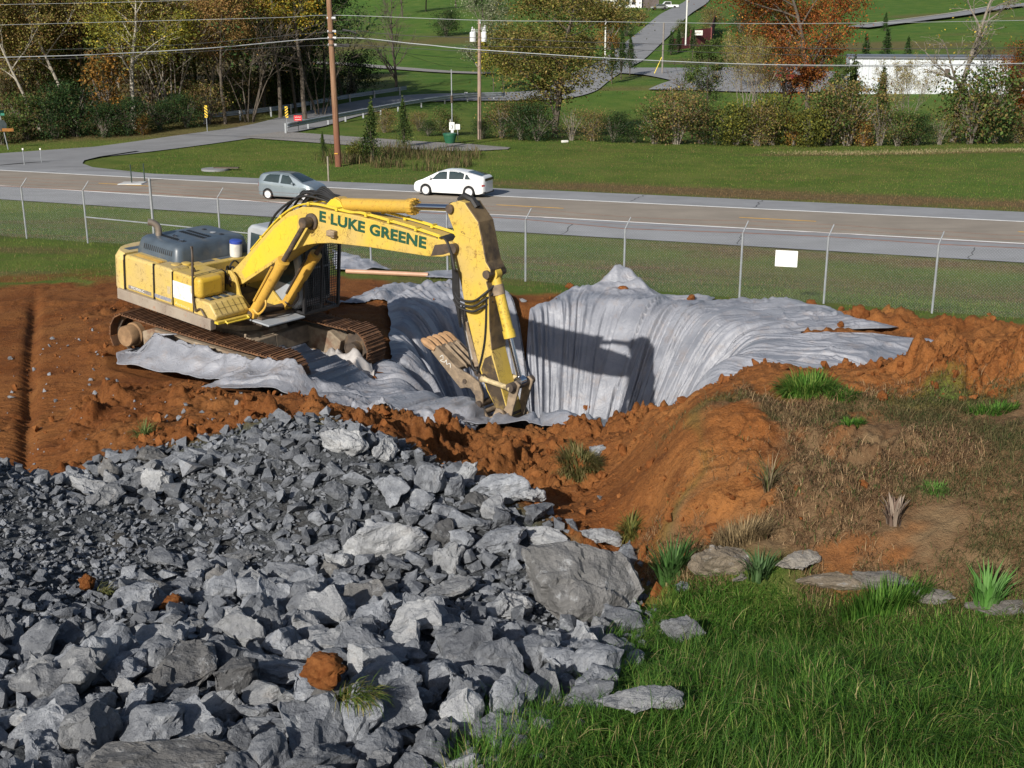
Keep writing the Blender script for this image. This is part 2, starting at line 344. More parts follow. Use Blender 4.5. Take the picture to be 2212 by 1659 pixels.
# straw-covered patches of the mound, thin cover on the dome
straw = sst(-.1, .35, sm+wob*.5)*(1-sst(-.1, .5, sg))
thin = sst(-.2, .5, sdm+wob*.4)+.75*sst(-.02, .22, fbm(X*.8+5, Y*1.2, 3, 91))*(1-.85*sst(4.2, 5.2, X)); thin = np.clip(thin, 0, 1)
straw = straw*1.0
soil = np.maximum(soil*(1-straw), sst(-.2, .3, sm)*thin)
rock = sst(-.25, .3, sr+wob*.3); soil *= 1-rock; straw *= 1-rock
a, b = road_s(X, Y); mnd = straw.copy()
# dry brown verge beside the road, browner ditch side, and dry streaks in the far fields
dry = drymask(X, Y)

# bare soil smears by the fence on the left and under the machine
soil = np.maximum(soil, .8*sst(.12, .4, fbm(X*.35, Y*.9, 4, 121))*sst(28, 31, Y)*(1-sst(35, 38, Y))*sst(6, 9, -X))
col = np.stack([np.clip(soil, 0, 1), np.clip(np.maximum(dry, straw), 0, 1), rock, np.clip(straw, 0, 1)], 1)
# material
t = NT('ground_cover'); A = t.n('ShaderNodeSeparateColor'); t.l(t.attr(), A.inputs[0]); R_, G_, B_ = A.outputs[0], A.outputs[1], A.outputs[2]
n1 = t.noise(.35, 5); n2 = t.noise(3.5, 6, .65); n3 = t.noise(22, 5, .7); n4 = t.noise(.05, 4, .6)
grass_c = t.mix(t.step(n1, .38, .62), (.070, .125, .018, 1), (.140, .172, .036, 1))
grass_c = t.mix(t.math('MULTIPLY', t.step(n4, .45, .6), .5), grass_c, (.055, .150, .022, 1))
grass_c = t.mix(t.step(n2, .35, .7), grass_c, t.mix(.45, grass_c, (.15, .15, .04, 1)))
grass_c = t.mix(t.math('MULTIPLY', t.step(t.noise(1.1, 6, .7, t.scale((.35, 1, 1))), .52, .70), .45), grass_c, (.18, .14, .06, 1))
syy = t.n('ShaderNodeSeparateXYZ'); t.l(t.co, syy.inputs[0])
hillf = t.ramp(t.math('MULTIPLY', syy.outputs[1], .005), [(.55, (0, 0, 0)), (.80, (1, 1, 1))])
grass_c = t.mix(t.math('MULTIPLY', hillf, .75), grass_c, t.mix(t.step(n1, .4, .65), (.050, .125, .018, 1), (.095, .160, .028, 1)))
grass_c = t.mix(t.math('MULTIPLY', t.step(n3, .4, .65), .45), grass_c, (.024, .042, .010, 1))
dry_c = t.mix(t.step(n2, .3, .7), (.105, .065, .028, 1), (.20, .15, .075, 1)); dry_c = t.mix(t.math('MULTIPLY', t.step(n3, .45, .6), .6), dry_c, (.055, .05, .02, 1))
sa = t.mix(t.step(t.noise(.6, 6, .6), .35, .65), (.185, .063, .017, 1), (.32, .135, .042, 1))
sa = t.mix(t.math('MULTIPLY', t.step(t.noise(2.4, 5, .65), .5, .68), .75), sa, (.085, .026, .009, 1))
sa = t.mix(t.math('MULTIPLY', t.step(t.noise(9, 4, .7), .6, .72), .5), sa, (.34, .18, .085, 1))
sa = t.mix(t.math('MULTIPLY', t.step(n3, .52, .66), .6), sa, (.05, .018, .008, 1))
# the graded strip and the ground round the machine are darker, damper clay
sa = t.mix(t.math('MULTIPLY', t.step(t.noise(38, 4, .7), .5, .7), .45), sa, (.36, .17, .07, 1))
sx = t.n('ShaderNodeSeparateXYZ'); t.l(t.co, sx.inputs[0])
dk = t.math('MULTIPLY', t.ramp(t.math('MULTIPLY_ADD', sx.outputs[0], -.06), [(.30, (0, 0, 0)), (.50, (1, 1, 1))]), .55)
sa = t.mix(dk, sa, t.mix(.6, sa, (.060, .019, .008, 1)))
mm_ = t.n('ShaderNodeAttribute', attribute_name='col').outputs['Alpha']
dry_c = t.mix(t.math('MULTIPLY', mm_, .85), dry_c, t.mix(t.step(t.noise(2.2, 6, .7), .35, .65), (.115, .058, .030, 1), (.20, .135, .075, 1)))
rk = t.mix(t.step(t.noise(30, 4, .6), .35, .65), (.035, .038, .042, 1), (.10, .107, .115, 1)); rk = t.mix(t.math('MULTIPLY', t.step(t.noise(1.2, 5), .55, .7), .6), rk, (.045, .038, .03, 1))
c = t.mix(G_, grass_c, dry_c); c = t.mix(R_, c, sa); c = t.mix(B_, c, rk)
hgt = t.math('ADD', t.noise(14, 6, .7), t.math('MULTIPLY', t.noise(60, 3, .6), .5))
M_GROUND = t.out(c, .95, hgt, .8, .06, spec=.1)
terr = nmesh('ground', np.stack([X, Y, gzv.ravel()], 1), F, M_GROUND, smooth=True, col=col); tag(terr, kind='structure')
# ---------------------------------------------------------------- roads
def asphalt(name, base, warm=0, patch=.5):
    t = NT(name); n = t.noise(.5, 5, .6); c0 = tuple(base); c1 = tuple(x*1.25 for x in base); c2 = tuple(x*.72 for x in base)
    c = t.mix(t.step(n, .35, .7), c0+(1,), c1+(1,)); c = t.mix(t.math('MULTIPLY', t.step(t.noise(90, 3, .7), .4, .7), .35), c, c2+(1,))
    c = t.mix(t.math('MULTIPLY', t.step(t.noise(1, 6, .65, t.scale((.15, 1.2, 1))), .5, .7), patch), c, c2+(1,))
    return t.out(c, .88, t.noise(120, 2), .25, .01, spec=.25)
M_SHOULDER = asphalt('shoulder_asphalt', (.235, .24, .25)); M_LANE = asphalt('lane_asphalt', (.25, .218, .18), patch=.4); M_SIDE = asphalt('side_road_asphalt', (.205, .208, .215))
M_WHITE = simple('road_paint_white', (.80, .80, .78), .8, .08, 3, dirt=(.4, .4, .4, 1), dirt_amt=.25); M_YEL = simple('road_paint_yellow', (.62, .34, .05), .8, .2, 3, dirt=(.3, .2, .1, 1), dirt_amt=.4)
LN = np.array([(-80, 89.8), (-29.6, 69.8), (-18.3, 65.1), (2.94, 57.2), (21.8, 50.3), (60, 36.3)])
LF = np.array([(-80, 95.9), (-32.9, 77.7), (-14.7, 70.5), (3.26, 63.8), (24.2, 56.3), (70, 40.0)])
def strip(name, A, B, z, mat, x0=-75, x1=60, n=140, ha=0, hb=0, kind='structure'):
    """road sheet between two edge lines given as y over x"""
    xs = np.linspace(x0, x1, n); ya = np.interp(xs, A[:, 0], A[:, 1])+ha; yb = np.interp(xs, B[:, 0], B[:, 1])+hb
    V = np.concatenate([np.stack([xs, ya, np.full(n, z)], 1), np.stack([xs, yb, np.full(n, z)], 1)]); i = np.arange(n-1)
    return tag(nmesh(name, V, np.stack([i, i+1, i+1+n, i+n], 1), mat), kind=kind)
strip('road', ROAD_N, ROAD_F, RZ+.05, M_SHOULDER)
strip('road_lanes', LN, LF, RZ+.056, M_LANE)
strip('edge_line_near', LN, LN, RZ+.062, M_WHITE, ha=-.11, hb=.11); strip('edge_line_far', LF, LF, RZ+.062, M_WHITE, ha=-.11, hb=.11)
CL = np.stack([np.linspace(-80, 60, 30), (np.interp(np.linspace(-80, 60, 30), LN[:, 0], LN[:, 1])+np.interp(np.linspace(-80, 60, 30), LF[:, 0], LF[:, 1]))/2], 1)
mb = MB()
for k in range(12):
    x0 = -24.2+(k-4)*11.7; x1 = x0+3.4
    for off in (0,):
        y0, y1 = np.interp(x0, CL[:, 0], CL[:, 1])+off, np.interp(x1, CL[:, 0], CL[:, 1])+off
        mb.add([(x0, y0-.10, RZ+.062), (x1, y1-.10, RZ+.062), (x1, y1+.10, RZ+.062), (x0, y0+.10, RZ+.062)], [(0, 1, 2, 3)])
tag(mb.build('centre_line', M_YEL), kind='structure')
mb = MB(); rg = random.Random(12)
for x0, dx, f0, f1 in ((-20.5, 4.5, -.02, .26), (6.2, 1.1, .8, 1.0), (12.3, .9, .79, .99), (-3, 1.0, .8, 1.0), (18, 1.2, .0, .2), (2.2, .6, .0, .22), (-30, 1.5, .78, 1.0), (9.5, .7, .02, .21)):   # sealed cracks in the shoulders
    P = []
    for i in range(9):
        u = i/8; x = x0+dx*u+rg.uniform(-.08, .08); a_ = np.interp(x, ROAD_N[:, 0], ROAD_N[:, 1]); b_ = np.interp(x, ROAD_F[:, 0], ROAD_F[:, 1]); P.append((x, a_+(b_-a_)*(f0+(f1-f0)*u)))
    for (xa, ya), (xb, yb) in zip(P, P[1:]): mb.add([(xa-.03, ya, RZ+.054), (xb-.03, yb, RZ+.054), (xb+.03, yb, RZ+.054), (xa+.03, ya, RZ+.054)], [(3, 2, 1, 0)])
tag(mb.build('road_cracks', simple('crack_sealant', (.06, .06, .065), .8, .2, 3)), kind='structure')
xs = np.linspace(-75, 60, 90)
def ribbon(name, pts, w, mat, lift=.06, k=10, kind='structure', wl=None):
    """path draped over the ground: pts = (x, y[, width])"""
    P = curve([(p[0], p[1], p[2] if len(p) > 2 else w) for p in pts], k); n = len(P); V = []; m = 7
    for i, p in enumerate(P):
        tg = (P[min(i+1, n-1)]-P[max(i-1, 0)]); tg.z = 0; tg.normalize(); nn = Vector((-tg.y, tg.x, 0))
        for j in range(m): q = p+nn*p.z*((j/(m-1))-.5); V.append((q.x, q.y, 0))
    V = np.array(V); V[:, 2] = ground(V[:, 0], V[:, 1], False)+lift+np.maximum(0, V[:, 1]-110)*.0013
    zz = V[:, 2].reshape(n, m); zz[:] = zz.max(1, keepdims=True)*.1+zz*.9
    i = np.arange(n*m).reshape(n, m); Fq = np.stack([i[:-1, :-1].ravel(), i[1:, :-1].ravel(), i[1:, 1:].ravel(), i[:-1, 1:].ravel()], 1)
    return tag(nmesh(name, V, Fq, mat, smooth=True), kind=kind)
def wp(px, py, Z): return tuple(atZ(px, py, Z)[:2])
g1 = [atZ(-250, 360, RZ), atZ(0, 344, RZ), atZ(220, 324, RZ), atZ(442, 301, RZ), atZ(600, 281, -1.45)]
SIDE = []
def wy(px, py, Y): p = atY(px, py, Y); return (p[0], p[1])
SIDE += [(g1[0][0], g1[0][1], 9), (g1[1][0], g1[1][1], 8.5), (g1[2][0], g1[2][1], 7.6), (g1[3][0], g1[3][1], 7.2), (g1[4][0], g1[4][1], 6.8), wy(720, 265, 123)+(6.6,)]
SIDE += [wy(860, 250, 136)+(6.5,), wy(1080, 241, 143)+(6.3,), wy(1210, 222, 148)+(6.3,), wy(1265, 190, 160)+(6.3,), wy(1340, 140, 200)+(6.5,), wy(1420, 70, 262)+(6.8,), wy(1500, 8, 380)+(7,), wy(1540, -40, 480)+(7,)]
ribbon('side_road', SIDE, 6, M_SIDE, .06)
J = [atZ(px, py, RZ+.045) for px, py in ((-500, 400), (-500, 355), (-250, 345), (0, 331), (230, 315), (300, 325), (215, 338), (182, 346), (178, 353), (200, 361), (300, 372), (420, 384), (300, 382), (0, 368))]
tag(nmesh('junction', np.array(J), [list(range(len(J)))], M_SIDE), kind='structure')
# ================================================================ GEOTEXTILE LINER
t = NT('liner_fabric'); c = t.mix(t.step(t.noise(1.3, 5, .6), .35, .7), (.185, .195, .225, 1), (.29, .30, .335, 1))
c = t.mix(t.math('MULTIPLY', t.step(t.noise(2.2, 7, .75), .52, .74), .4), c, (.26, .18, .12, 1))
M_LINER = t.out(c, .42, t.math('ADD', t.math('MULTIPLY', t.math('ABSOLUTE', t.math('SUBTRACT', t.noise(4, 4, .6, None, .6), .5)), 2.2), t.math('MULTIPLY', t.noise(150, 2), .1)), .55, .05, spec=.4)
def crump(x, y, s=1.):
    """sharp creases of stiff fabric"""
    return 1-np.abs(fbm(x*s, y*s, 2, 201))*2.6
def rotm_np(h):
    a = math.radians(h); return ((math.cos(a), -math.sin(a)), (math.sin(a), math.cos(a)))
def liner():
    rel = LINW-PITC; ang = np.arctan2(rel[:, 1], rel[:, 0]); nphi = 1500; nr = 250
    ph = np.linspace(-math.pi, math.pi, nphi, endpoint=False); R = np.full(nphi, 0.)
    d = np.stack([np.cos(ph), np.sin(ph)], 1); n = len(LINW)
    for i in range(n):                                   # ray from the centre to the outline, farthest hit
        a = rel[i]; e = rel[(i+1) % n]-a; den = d[:, 0]*e[1]-d[:, 1]*e[0]; den = np.where(abs(den) < 1e-9, 1e-9, den)
        tt = (a[0]*e[1]-a[1]*e[0])/den; ss = (a[0]*d[:, 1]-a[1]*d[:, 0])/den
        R = np.where((ss >= -1e-6) & (ss <= 1+1e-6) & (tt > R), tt, R)
    k = np.array([1, 2, 3, 2, 1.]); k /= k.sum(); R = sum(np.roll(R, j-2)*k[j] for j in range(5))
    R = R+.07*fbm(ph*9, ph*0, 3, 211)
    q = np.linspace(0, 1, nr)**.8; q = .04+.96*q
    PH, Q = np.meshgrid(ph, q); rr = Q*R[None, :]; X = PITC[0]+rr*np.cos(PH); Y = PITC[1]+rr*np.sin(PH); sh = X.shape
    Z = smooth_base(X.ravel(), Y.ravel()); r0, p0 = pit_r(X.ravel(), Y.ravel()); r1 = 1+.07*np.sin(p0*3+.5)+.05*np.sin(p0*5+2)
    Z = (Z-5.0*(1-sst(.28, 1.0, r0/r1))).reshape(sh); rn = (r0/r1).reshape(sh)
    wall = sst(.15, .5, rn)*(1-sst(.85, 1.25, rn)); tail = sst(.95, 1.3, rn)
    ws = rr*.05+.25*fbm(PH*1.5, rr*.25, 2, 220)+.12*(rr/4)*np.sin(PH-.5)
    lf = sst(2.2, 2.8, np.abs(PH))            # left flank hangs in wide flat panels
    f1 = fbm(PH*3.2+ws*1.2, rr*.10, 2, 221); f2 = fbm(PH*9+ws*3, rr*.20, 2, 222)
    a3 = 1-2*np.abs(fbm(PH*24+ws*7, rr*.45, 2, 223)); a4 = 1-2*np.abs(fbm(PH*52+ws*9, rr*.9, 2, 224))
    amp = vn(PH*4+ws, rr*.6, 225); amp2 = sst(.35, .75, vn(PH*6+3, rr*.9, 229))
    kink = fbm(PH*16, rr*1.6, 2, 231)
    D = wall*(.34*f1+.14*np.tanh(f1/.03)*.6+.24*f2*(.4+.8*amp)-.16*np.exp(-(f2/.035)**2)+.09*np.tanh(f2/.02)*amp+(1-.75*lf)*(.15*a3*(.2+amp)+.06*a4*amp2)+.09*kink*amp2)
    a2 = f2
    # flat-lying parts: long low wrinkles along the pull and broad waves
    xx = X; yy = Y
    wr = (1-np.abs(fbm(PH*38+ws*4, rr*.15, 2, 226))*2.2)
    g1_ = fbm(xx*.35+.2*yy, yy*.8, 2, 232); cr = crump(xx+.6*g1_, yy, .55)
    D = D+tail*(.10*fbm(xx*.5, yy*.9, 3, 227)+.07*np.tanh(g1_/.03)*.6+.06*wr*sst(.3, .7, vn(xx*.6, yy*.6, 228))+.07*np.clip(cr, 0, 1)**3+.05*np.clip(crump(xx, yy+.4*g1_, 1.4), 0, 1)**3)+(1-wall)*(1-tail)*(.12*a2+.05*a3)
    # lifted peaks
    def peak(px, py, r, h, z=.1):
        c = atZ(px, py, z); dx = xx-c[0]+.25*fbm(xx*2, yy*2, 2, 240); dy = yy-c[1]; ri = 1-.35*np.abs(fbm(xx*2.5+px, yy*2.5, 2, 241))*2
        return h*np.clip(1-np.hypot(dx/(r*1.9), dy/(r*1.3)), 0, 1)*ri
    D = np.clip(D, -.5, .24); D = D+peak(1330, 622, .36, .62)+peak(1385, 628, .8, .3)+peak(300, 768, .5, .12)+peak(520, 800, .5, .14)+peak(1700, 655, .4, .28)+peak(1580, 668, .5, .2)+peak(910, 628, .4, .18)+peak(1000, 622, .5, .22)
    edge = 1-sst(.93, 1.0, Q); D = D*(.25+.75*edge)+.05+.06*edge
    # the sheet is shoved up against the near track
    Ri = np.array(rotm_np(-30.8)); q0 = np.stack([X-EX_O[0], Y-EX_O[1]], -1) @ Ri; xt, yt = q0[..., 0], q0[..., 1]
    und = (xt > -1.9) & (xt < 3.4) & (yt > -1.72) & (yt < .2) & (X < -2.6)
    yn_ = np.where(und, -1.72-.0*yt, yt); back = np.stack([xt, yn_], -1) @ Ri.T; X = back[..., 0]+EX_O[0]; Y = back[..., 1]+EX_O[1]
    hug = sst(-1.6, -.6, xt)*(1-sst(2.9, 3.6, xt))*(X < -2.4)*(1-sst(.1, .5, yt)); D = D+hug*(.50+.22*np.exp(-((xt+.95)/.28)**2)+.16*fbm(xt*1.6, yt, 2, 251))*np.exp(-np.clip(-1.72-yn_, 0, 9)/.38)
    n_ = wall[..., None]*np.stack([-np.cos(PH), -np.sin(PH), np.full(sh, .9)], -1)*.75+(1-wall)[..., None]*np.array([0, 0, 1.])
    V = np.stack([X, Y, Z], -1)+n_*D[..., None]; V[..., 2] = np.maximum(V[..., 2], Z+.012)
    i = np.arange(nr*nphi).reshape(nr, nphi); j = np.roll(i, -1, 1)
    F = np.stack([i[:-1].ravel(), i[1:].ravel(), j[1:].ravel(), j[:-1].ravel()], 1)
    o = nmesh('pit_liner', V.reshape(-1, 3), F, M_LINER, smooth=True); m = o.modifiers.new('thick', 'SOLIDIFY'); m.thickness = .012; m.offset = 1
    tag(o, 'huge grey geotextile sheet draped in folds down the sinkhole', 'fabric liner'); return o
liner()
def patch(name, pts, label, lift=.1, crease=.12, seed=1, n=60, mat=None, group=None):
    """loose sheet over four photo corners"""
    c = [onground(px, py, 15)[:2] for px, py in pts]; c = np.array([list(p) for p in c]); u, v = np.meshgrid(np.linspace(0, 1, n), np.linspace(0, 1, n))
    P = (c[0]*((1-u)*(1-v))[..., None]+c[1]*(u*(1-v))[..., None]+c[2]*(u*v)[..., None]+c[3]*((1-u)*v)[..., None])
    X = P[..., 0]; Y = P[..., 1]; X = X+.12*fbm(v*3+seed, u*2, 2, seed); Y = Y+.12*fbm(u*4, v*3+seed, 2, seed+1)
    e = np.minimum(np.minimum(u, 1-u), np.minimum(v, 1-v)); e = sst(0, .25, e)
    Z = ground(X.ravel(), Y.ravel(), True).reshape(X.shape); Z = np.maximum(Z, Z.mean()*.3+Z*.7)
    Z = Z+.04+lift*(.4+.6*e)*(.5+vn(X*1.2, Y*1.2, seed))+crease*(.3+.7*e)*np.maximum(0, 1-3*np.abs(fbm(X*.9+seed, Y*.9, 2, seed+3)))+crease*.5*(1-3*np.abs(fbm(X*2.2+seed, Y*2.2, 2, seed+5)))
    V = np.stack([X, Y, Z], -1).reshape(-1, 3); i = np.arange(n*n).reshape(n, n)
    F = np.stack([i[:-1, :-1].ravel(), i[:-1, 1:].ravel(), i[1:, 1:].ravel(), i[1:, :-1].ravel()], 1)
    o = nmesh(name, V, F, mat or M_LINER, smooth=True); o.modifiers.new('thick', 'SOLIDIFY').thickness = .01; tag(o, label, 'fabric sheet', group); return o
M_DUSTY = simple('muddy_fabric', (.36, .34, .33), .5, .3, 2.5, dirt=(.30, .17, .09, 1), dirt_amt=.6)
patch('fabric_scrap', [(690, 838), (800, 838), (808, 790), (705, 780)], 'crumpled muddy grey fabric scrap lying between the near track and the liner', .15, .22, 5, mat=M_DUSTY)
patch('fabric_sheet', [(722, 590), (850, 590), (800, 575), (722, 552)], 'pale fabric sheet on the grass behind the excavator cab', .12, .1, 9)
patch('fabric_sheet', [(925, 604), (1010, 606), (1000, 588), (905, 592)], 'small pale fabric sheet on the grass at the end of the brown pipe', .05, .04, 12)
patch('fabric_sheet', [(718, 662), (840, 655), (960, 622), (850, 618)], 'bluish fabric flap shaded by the boom beside the far track', .08, .06, 15)
patch('fabric_strip', [(760, 905), (1020, 932), (1035, 905), (745, 883)], 'torn pale fabric strip along the near edge of the pit', .07, .08, 18)

# ================================================================ ROCKS
def hullrock(seed, n=14, sq=(1, .8, .6), cuts=0, rough=.05, box=.35, thr=.11):
    rg = random.Random(seed); b = bmesh.new(); b.verts.ensure_lookup_table()
    for i in range(n):
        d = Vector((rg.gauss(0, 1), rg.gauss(0, 1), rg.gauss(0, 1))).normalized()
        m = max(abs(d.x), abs(d.y), abs(d.z)); d = d*(1-box)+d/m*box*.85; d *= rg.uniform(.78, 1.05)
        b.verts.new((d.x*sq[0]*.5, d.y*sq[1]*.5, d.z*sq[2]*.5))
    r = bmesh.ops.convex_hull(b, input=b.verts); bmesh.ops.delete(b, geom=[v for v in b.verts if not v.link_faces], context='VERTS')
    if cuts:
        bmesh.ops.triangulate(b, faces=b.faces)
        for _ in range(cuts+1): bmesh.ops.subdivide_edges(b, edges=[e for e in b.edges if e.calc_length() > thr], cuts=1); bmesh.ops.triangulate(b, faces=b.faces)
        b.normal_update(); off = Vector((seed*3.1, seed*1.7, 0))
        for v in b.verts:
            p = v.co*3+off; q = v.co*8+off; st = mnoise.noise(v.co*2.2+off*2); edge = max([e.calc_face_angle(0) for e in v.link_edges] or [0])
            if thr < .08: v.co += v.normal*(mnoise.noise(v.co*18+off)*.012+mnoise.noise(v.co*34+off)*.006)
            v.co += v.normal*(mnoise.noise(p)*rough*1.2+mnoise.noise(q)*rough*.8-rough*.9*(st > .12)-rough*.35*min(1, edge))
    bmesh.ops.triangulate(b, faces=b.faces); bmesh.ops.recalc_face_normals(b, faces=b.faces)
    me = bpy.data.meshes.new('rock'); b.to_mesh(me); b.free(); return me
def rockmat(name, dark, light, attr=False, brown=.3, tint=(.17, .13, .09, 1)):
    t = NT(name); rn = t.rnd() if not attr else t.n('ShaderNodeSeparateColor')
    if attr: t.l(t.attr(), rn.inputs[0]); rn = rn.outputs[0]
    g = t.noise(2.2, 6, .65, t.co if attr else None)
    a = t.mix(t.step(g, .33, .68), tuple(dark)+(1,), tuple(light)+(1,))
    a = t.mix(t.ramp(rn, [(0, (.0,)*3), (1, (1,)*3)]), t.mix(.62, a, (.04, .043, .05, 1)), a)
    a = t.mix(t.math('MULTIPLY', t.step(t.noise(5, 6, .75), .56, .66), .55), a, (.40, .415, .43, 1))
    a = t.mix(t.math('MULTIPLY', t.step(t.noise(1.4, 5, .7), .6, .72), brown), a, tint)
    a = t.mix(t.math('MULTIPLY', t.step(t.noise(28, 3, .7), .5, .7), .3), a, (.05, .052, .055, 1))
    return t.out(a, .85, t.math('ADD', t.noise(7, 6, .7), t.math('MULTIPLY', t.noise(35, 4, .7), .4)), 1.0, .05, spec=.3)
M_ROCK = rockmat('limestone', (.15, .162, .185), (.38, .40, .435))
M_ROCKL = rockmat('pale_limestone', (.27, .28, .30), (.50, .51, .52), brown=.3, tint=(.26, .19, .13, 1))
M_ROCKB = rockmat('weathered_brown_limestone', (.125, .122, .118), (.25, .245, .24), brown=.5, tint=(.10, .085, .065, 1))
M_ROCKA = rockmat('crushed_limestone', (.105, .114, .13), (.30, .318, .35), attr=True)
RM = [hullrock(100+i, 12+i % 6, (1, random.Random(i).uniform(.62, .95), random.Random(i+50).uniform(.45, .85)), 2, .055, .35+.5*(i % 3)/2) for i in range(16)]
RMH = [hullrock(160+i, 13+i % 4, (1, .8, random.Random(i+9).uniform(.6, .85)), 4, .055, .4+.3*(i % 3)/2, .05) for i in range(8)]
MC = {}
BIG = [hullrock(921, 30, (1, .85, .95), 4, .035, .72, .05)]
def rock(mi, p, s, rot, mat, label, group=None, sc=(1, 1, 1), parent=None, cat='rock', name='limestone_rock'):
    LIB = BIG if mi == 5000 else RMH if mi >= 1000 else RM; mi = mi % 1000; me = LIB[mi % len(LIB)]
    key = (id(LIB), mi % len(LIB), mat.name); me = MC.get(key) or me.copy(); MC[key] = me
    if me.materials: me.materials[0] = mat
    else: me.materials.append(mat)
    o = bpy.data.objects.new(name, me); link(o); o.location = p; o.rotation_euler = rot; o.scale = (s*sc[0], s*sc[1], s*sc[2]); tag(o, label, cat, group); return o
for m in RM: m.materials.append(M_ROCK)
HERO = [  # photo centre x, y, width px, flatness, material, yaw, label
 (1243,1305,205,(1,.9,1.05),'B',.5,'huge brown-grey weathered boulder, the biggest, at the right end of the rock pile'),
 (1292,1190,90,(1,.7,.7),'L',.2,'pale block behind the huge brown boulder'),
 (1168,1232,95,(1,.6,.9),'L',1.2,'pale slab leaning on the left side of the huge brown boulder'),
 (835,1175,165,(1.05,.7,.72),'L',.5,'large white-faced boulder sticking out of the middle of the rock pile'),
 (742,978,92,(1,.62,.9),'L',-.6,'pale oblong block on the right shoulder of the rear rock pile'),
 (832,982,55,(1,.8,1.3),'L',.9,'small pale block beside dark soil at the pile crest'),
 (932,1052,66,(.9,.6,1.4),'R',.3,'upright grey shard standing on the right slope of the pile'),
 (985,1058,62,(1,.8,.9),'R',1.4,'grey block half in shade behind the upright shard'),
 (1085,1072,110,(1,.7,.85),'R',.1,'wide grey boulder against the orange soil'),
 (1140,1095,80,(1,.7,.9),'L',.8,'pale rough block right of the wide grey boulder'),
 (840,1060,100,(1,.6,.75),'R',2.2,'grey block above the white-faced boulder'),
 (968,1222,62,(.9,.7,1.2),'L',2.6,'pale upright block below the white-faced boulder'),
 (968,1278,112,(1,.6,.5),'L',.2,'flat pale rock in the valley of the rock pile'),
 (1100,1305,125,(1,.8,.7),'L',1.1,'pale jagged boulder left of the huge brown boulder'),
 (1340,1352,95,(1,.75,.7),'R',2.9,'grey boulder at the foot of the huge brown boulder beside the grass'),
 (1478,1385,82,(1,.8,.9),'L',.3,'square pale rock standing alone in the grass'),
 (1374,1446,58,(1,.9,.9),'L',1.7,'small pale rock in the grass below the square one'),
 (1375,1555,185,(1.1,.6,.55),'L',.35,'long pale boulder lying in the grass at the edge of the pile'),
 (1255,1530,130,(1,.7,.5),'R',2.8,'grey boulder touching the long pale boulder in the grass'),
 (1240,1580,55,(1,.8,.6),'L',1.9,'small triangular rock in front of the long pale boulder'),
 (192,1050,92,(1,.7,.6),'L',2.5,'bright pale boulder on the crest between the two rock heaps'),
 (232,1088,70,(1,.8,.8),'L',.9,'bright pale block just below the crest notch'),
 (298,1302,108,(1,.85,1),'R',.5,'big blocky grey boulder beside an orange clod on the left'),
 (525,1192,78,(1,.7,.5),'L',.6,'flat pale rock in the dark hollow'),
 (622,1232,105,(1,.6,.5),'R',2.9,'long grey slab in the dark hollow'),
 (365,1212,95,(1,.7,.5),'R',2.7,'wide flat grey rock left of the dark hollow'),
 (362,1552,118,(1,.8,.95),'L',.3,'bright white-grey block at the lower left'),
 (208,1528,88,(1,.8,1),'R',1.5,'rounded grey block left of the bright white-grey block'),
 (395,1468,175,(1,.8,.75),'B',.9,'large dark brownish boulder above the bright white-grey block'),
 (575,1378,78,(.8,.6,1.5),'R',.4,'tall pointed grey shard'),
 (620,1462,125,(1,.5,.5),'R',.2,'low wedge-shaped grey rock below the tall shard'),
 (450,1420,80,(.7,.7,1),'L',1.1,'pale wedge standing left of the tall shard'),
 (822,1500,150,(1,.85,1),'R',.7,'big grey boulder behind the grassy clod'),
 (800,1390,80,(.9,.8,1.1),'R',2.0,'upright grey block on the front heap'),
 (765,1362,150,(1,.7,.55),'R',1.0,'wide boulder behind the upright grey block'),
 (945,1598,105,(1,.8,.9),'L',2.2,'rounded pale boulder at the bottom centre'),
 (360,1640,290,(1.1,.5,.40),'B',.35,'very large flat mossy slab at the bottom edge'),
 (90,1632,115,(1,.8,.75),'R',1.8,'grey boulder in the bottom left corner'),
 (20,1558,72,(1,.8,.9),'R',.8,'brown-tinged rock at the left edge'),
 (8,1395,60,(.8,.7,1.5),'R',.2,'pale upright rock cut by the left edge'),
 (570,1565,140,(1,.5,.4),'R',2.9,'flat triangular slab left of the grassy clod'),
 (930,1452,118,(1,.6,.55),'R',.3,'grey wedge rock right of centre on the front heap'),
 (1150,1492,62,(1,.9,1),'L',.5,'small pale cube-like rock near the grass'),
 (700,1650,150,(1,.7,.6),'R',.9,'grey boulder at the bottom edge below the grassy clod'),
 (1010,1520,120,(.8,.7,1.1),'R',1.4,'tall grey boulder above the rounded pale boulder'),
 (700,1180,60,(1,.8,.6),'R',.4,'small grey block left of the white-faced boulder'),
 (1085,1175,110,(1,.7,.6),'R',.5,'grey block on the right slope above the pale jagged boulder'),
 (1175,1165,90,(1,.6,.5),'L',2.8,'pale slab at the soil edge above the huge brown boulder'),
]
rg = random.Random(5); used = []
for i, (px, py, wpx, sc, mt, yaw, lab) in enumerate(HERO):
    p = onground(px, py+wpx*.12, 5); z = (p.y*math.cos(TH)+(HC-p.z)*math.sin(TH)); s = wpx/FPX*z*1.42/max(sc[0], .9)
    p.z = gz(p.x, p.y)+s*sc[2]*(.42 if 'in the grass' in lab or 'long pale' in lab else .17); used.append((p.x, p.y, s*.42))
    rock(5000 if i == 0 else 1000+i*3+1, p, s, (rg.uniform(-.25, .25), rg.uniform(-.25, .25), yaw), {'B': M_ROCKB, 'L': M_ROCKL, 'R': M_ROCK}[mt], lab, 'limestone rocks of the pile', sc)
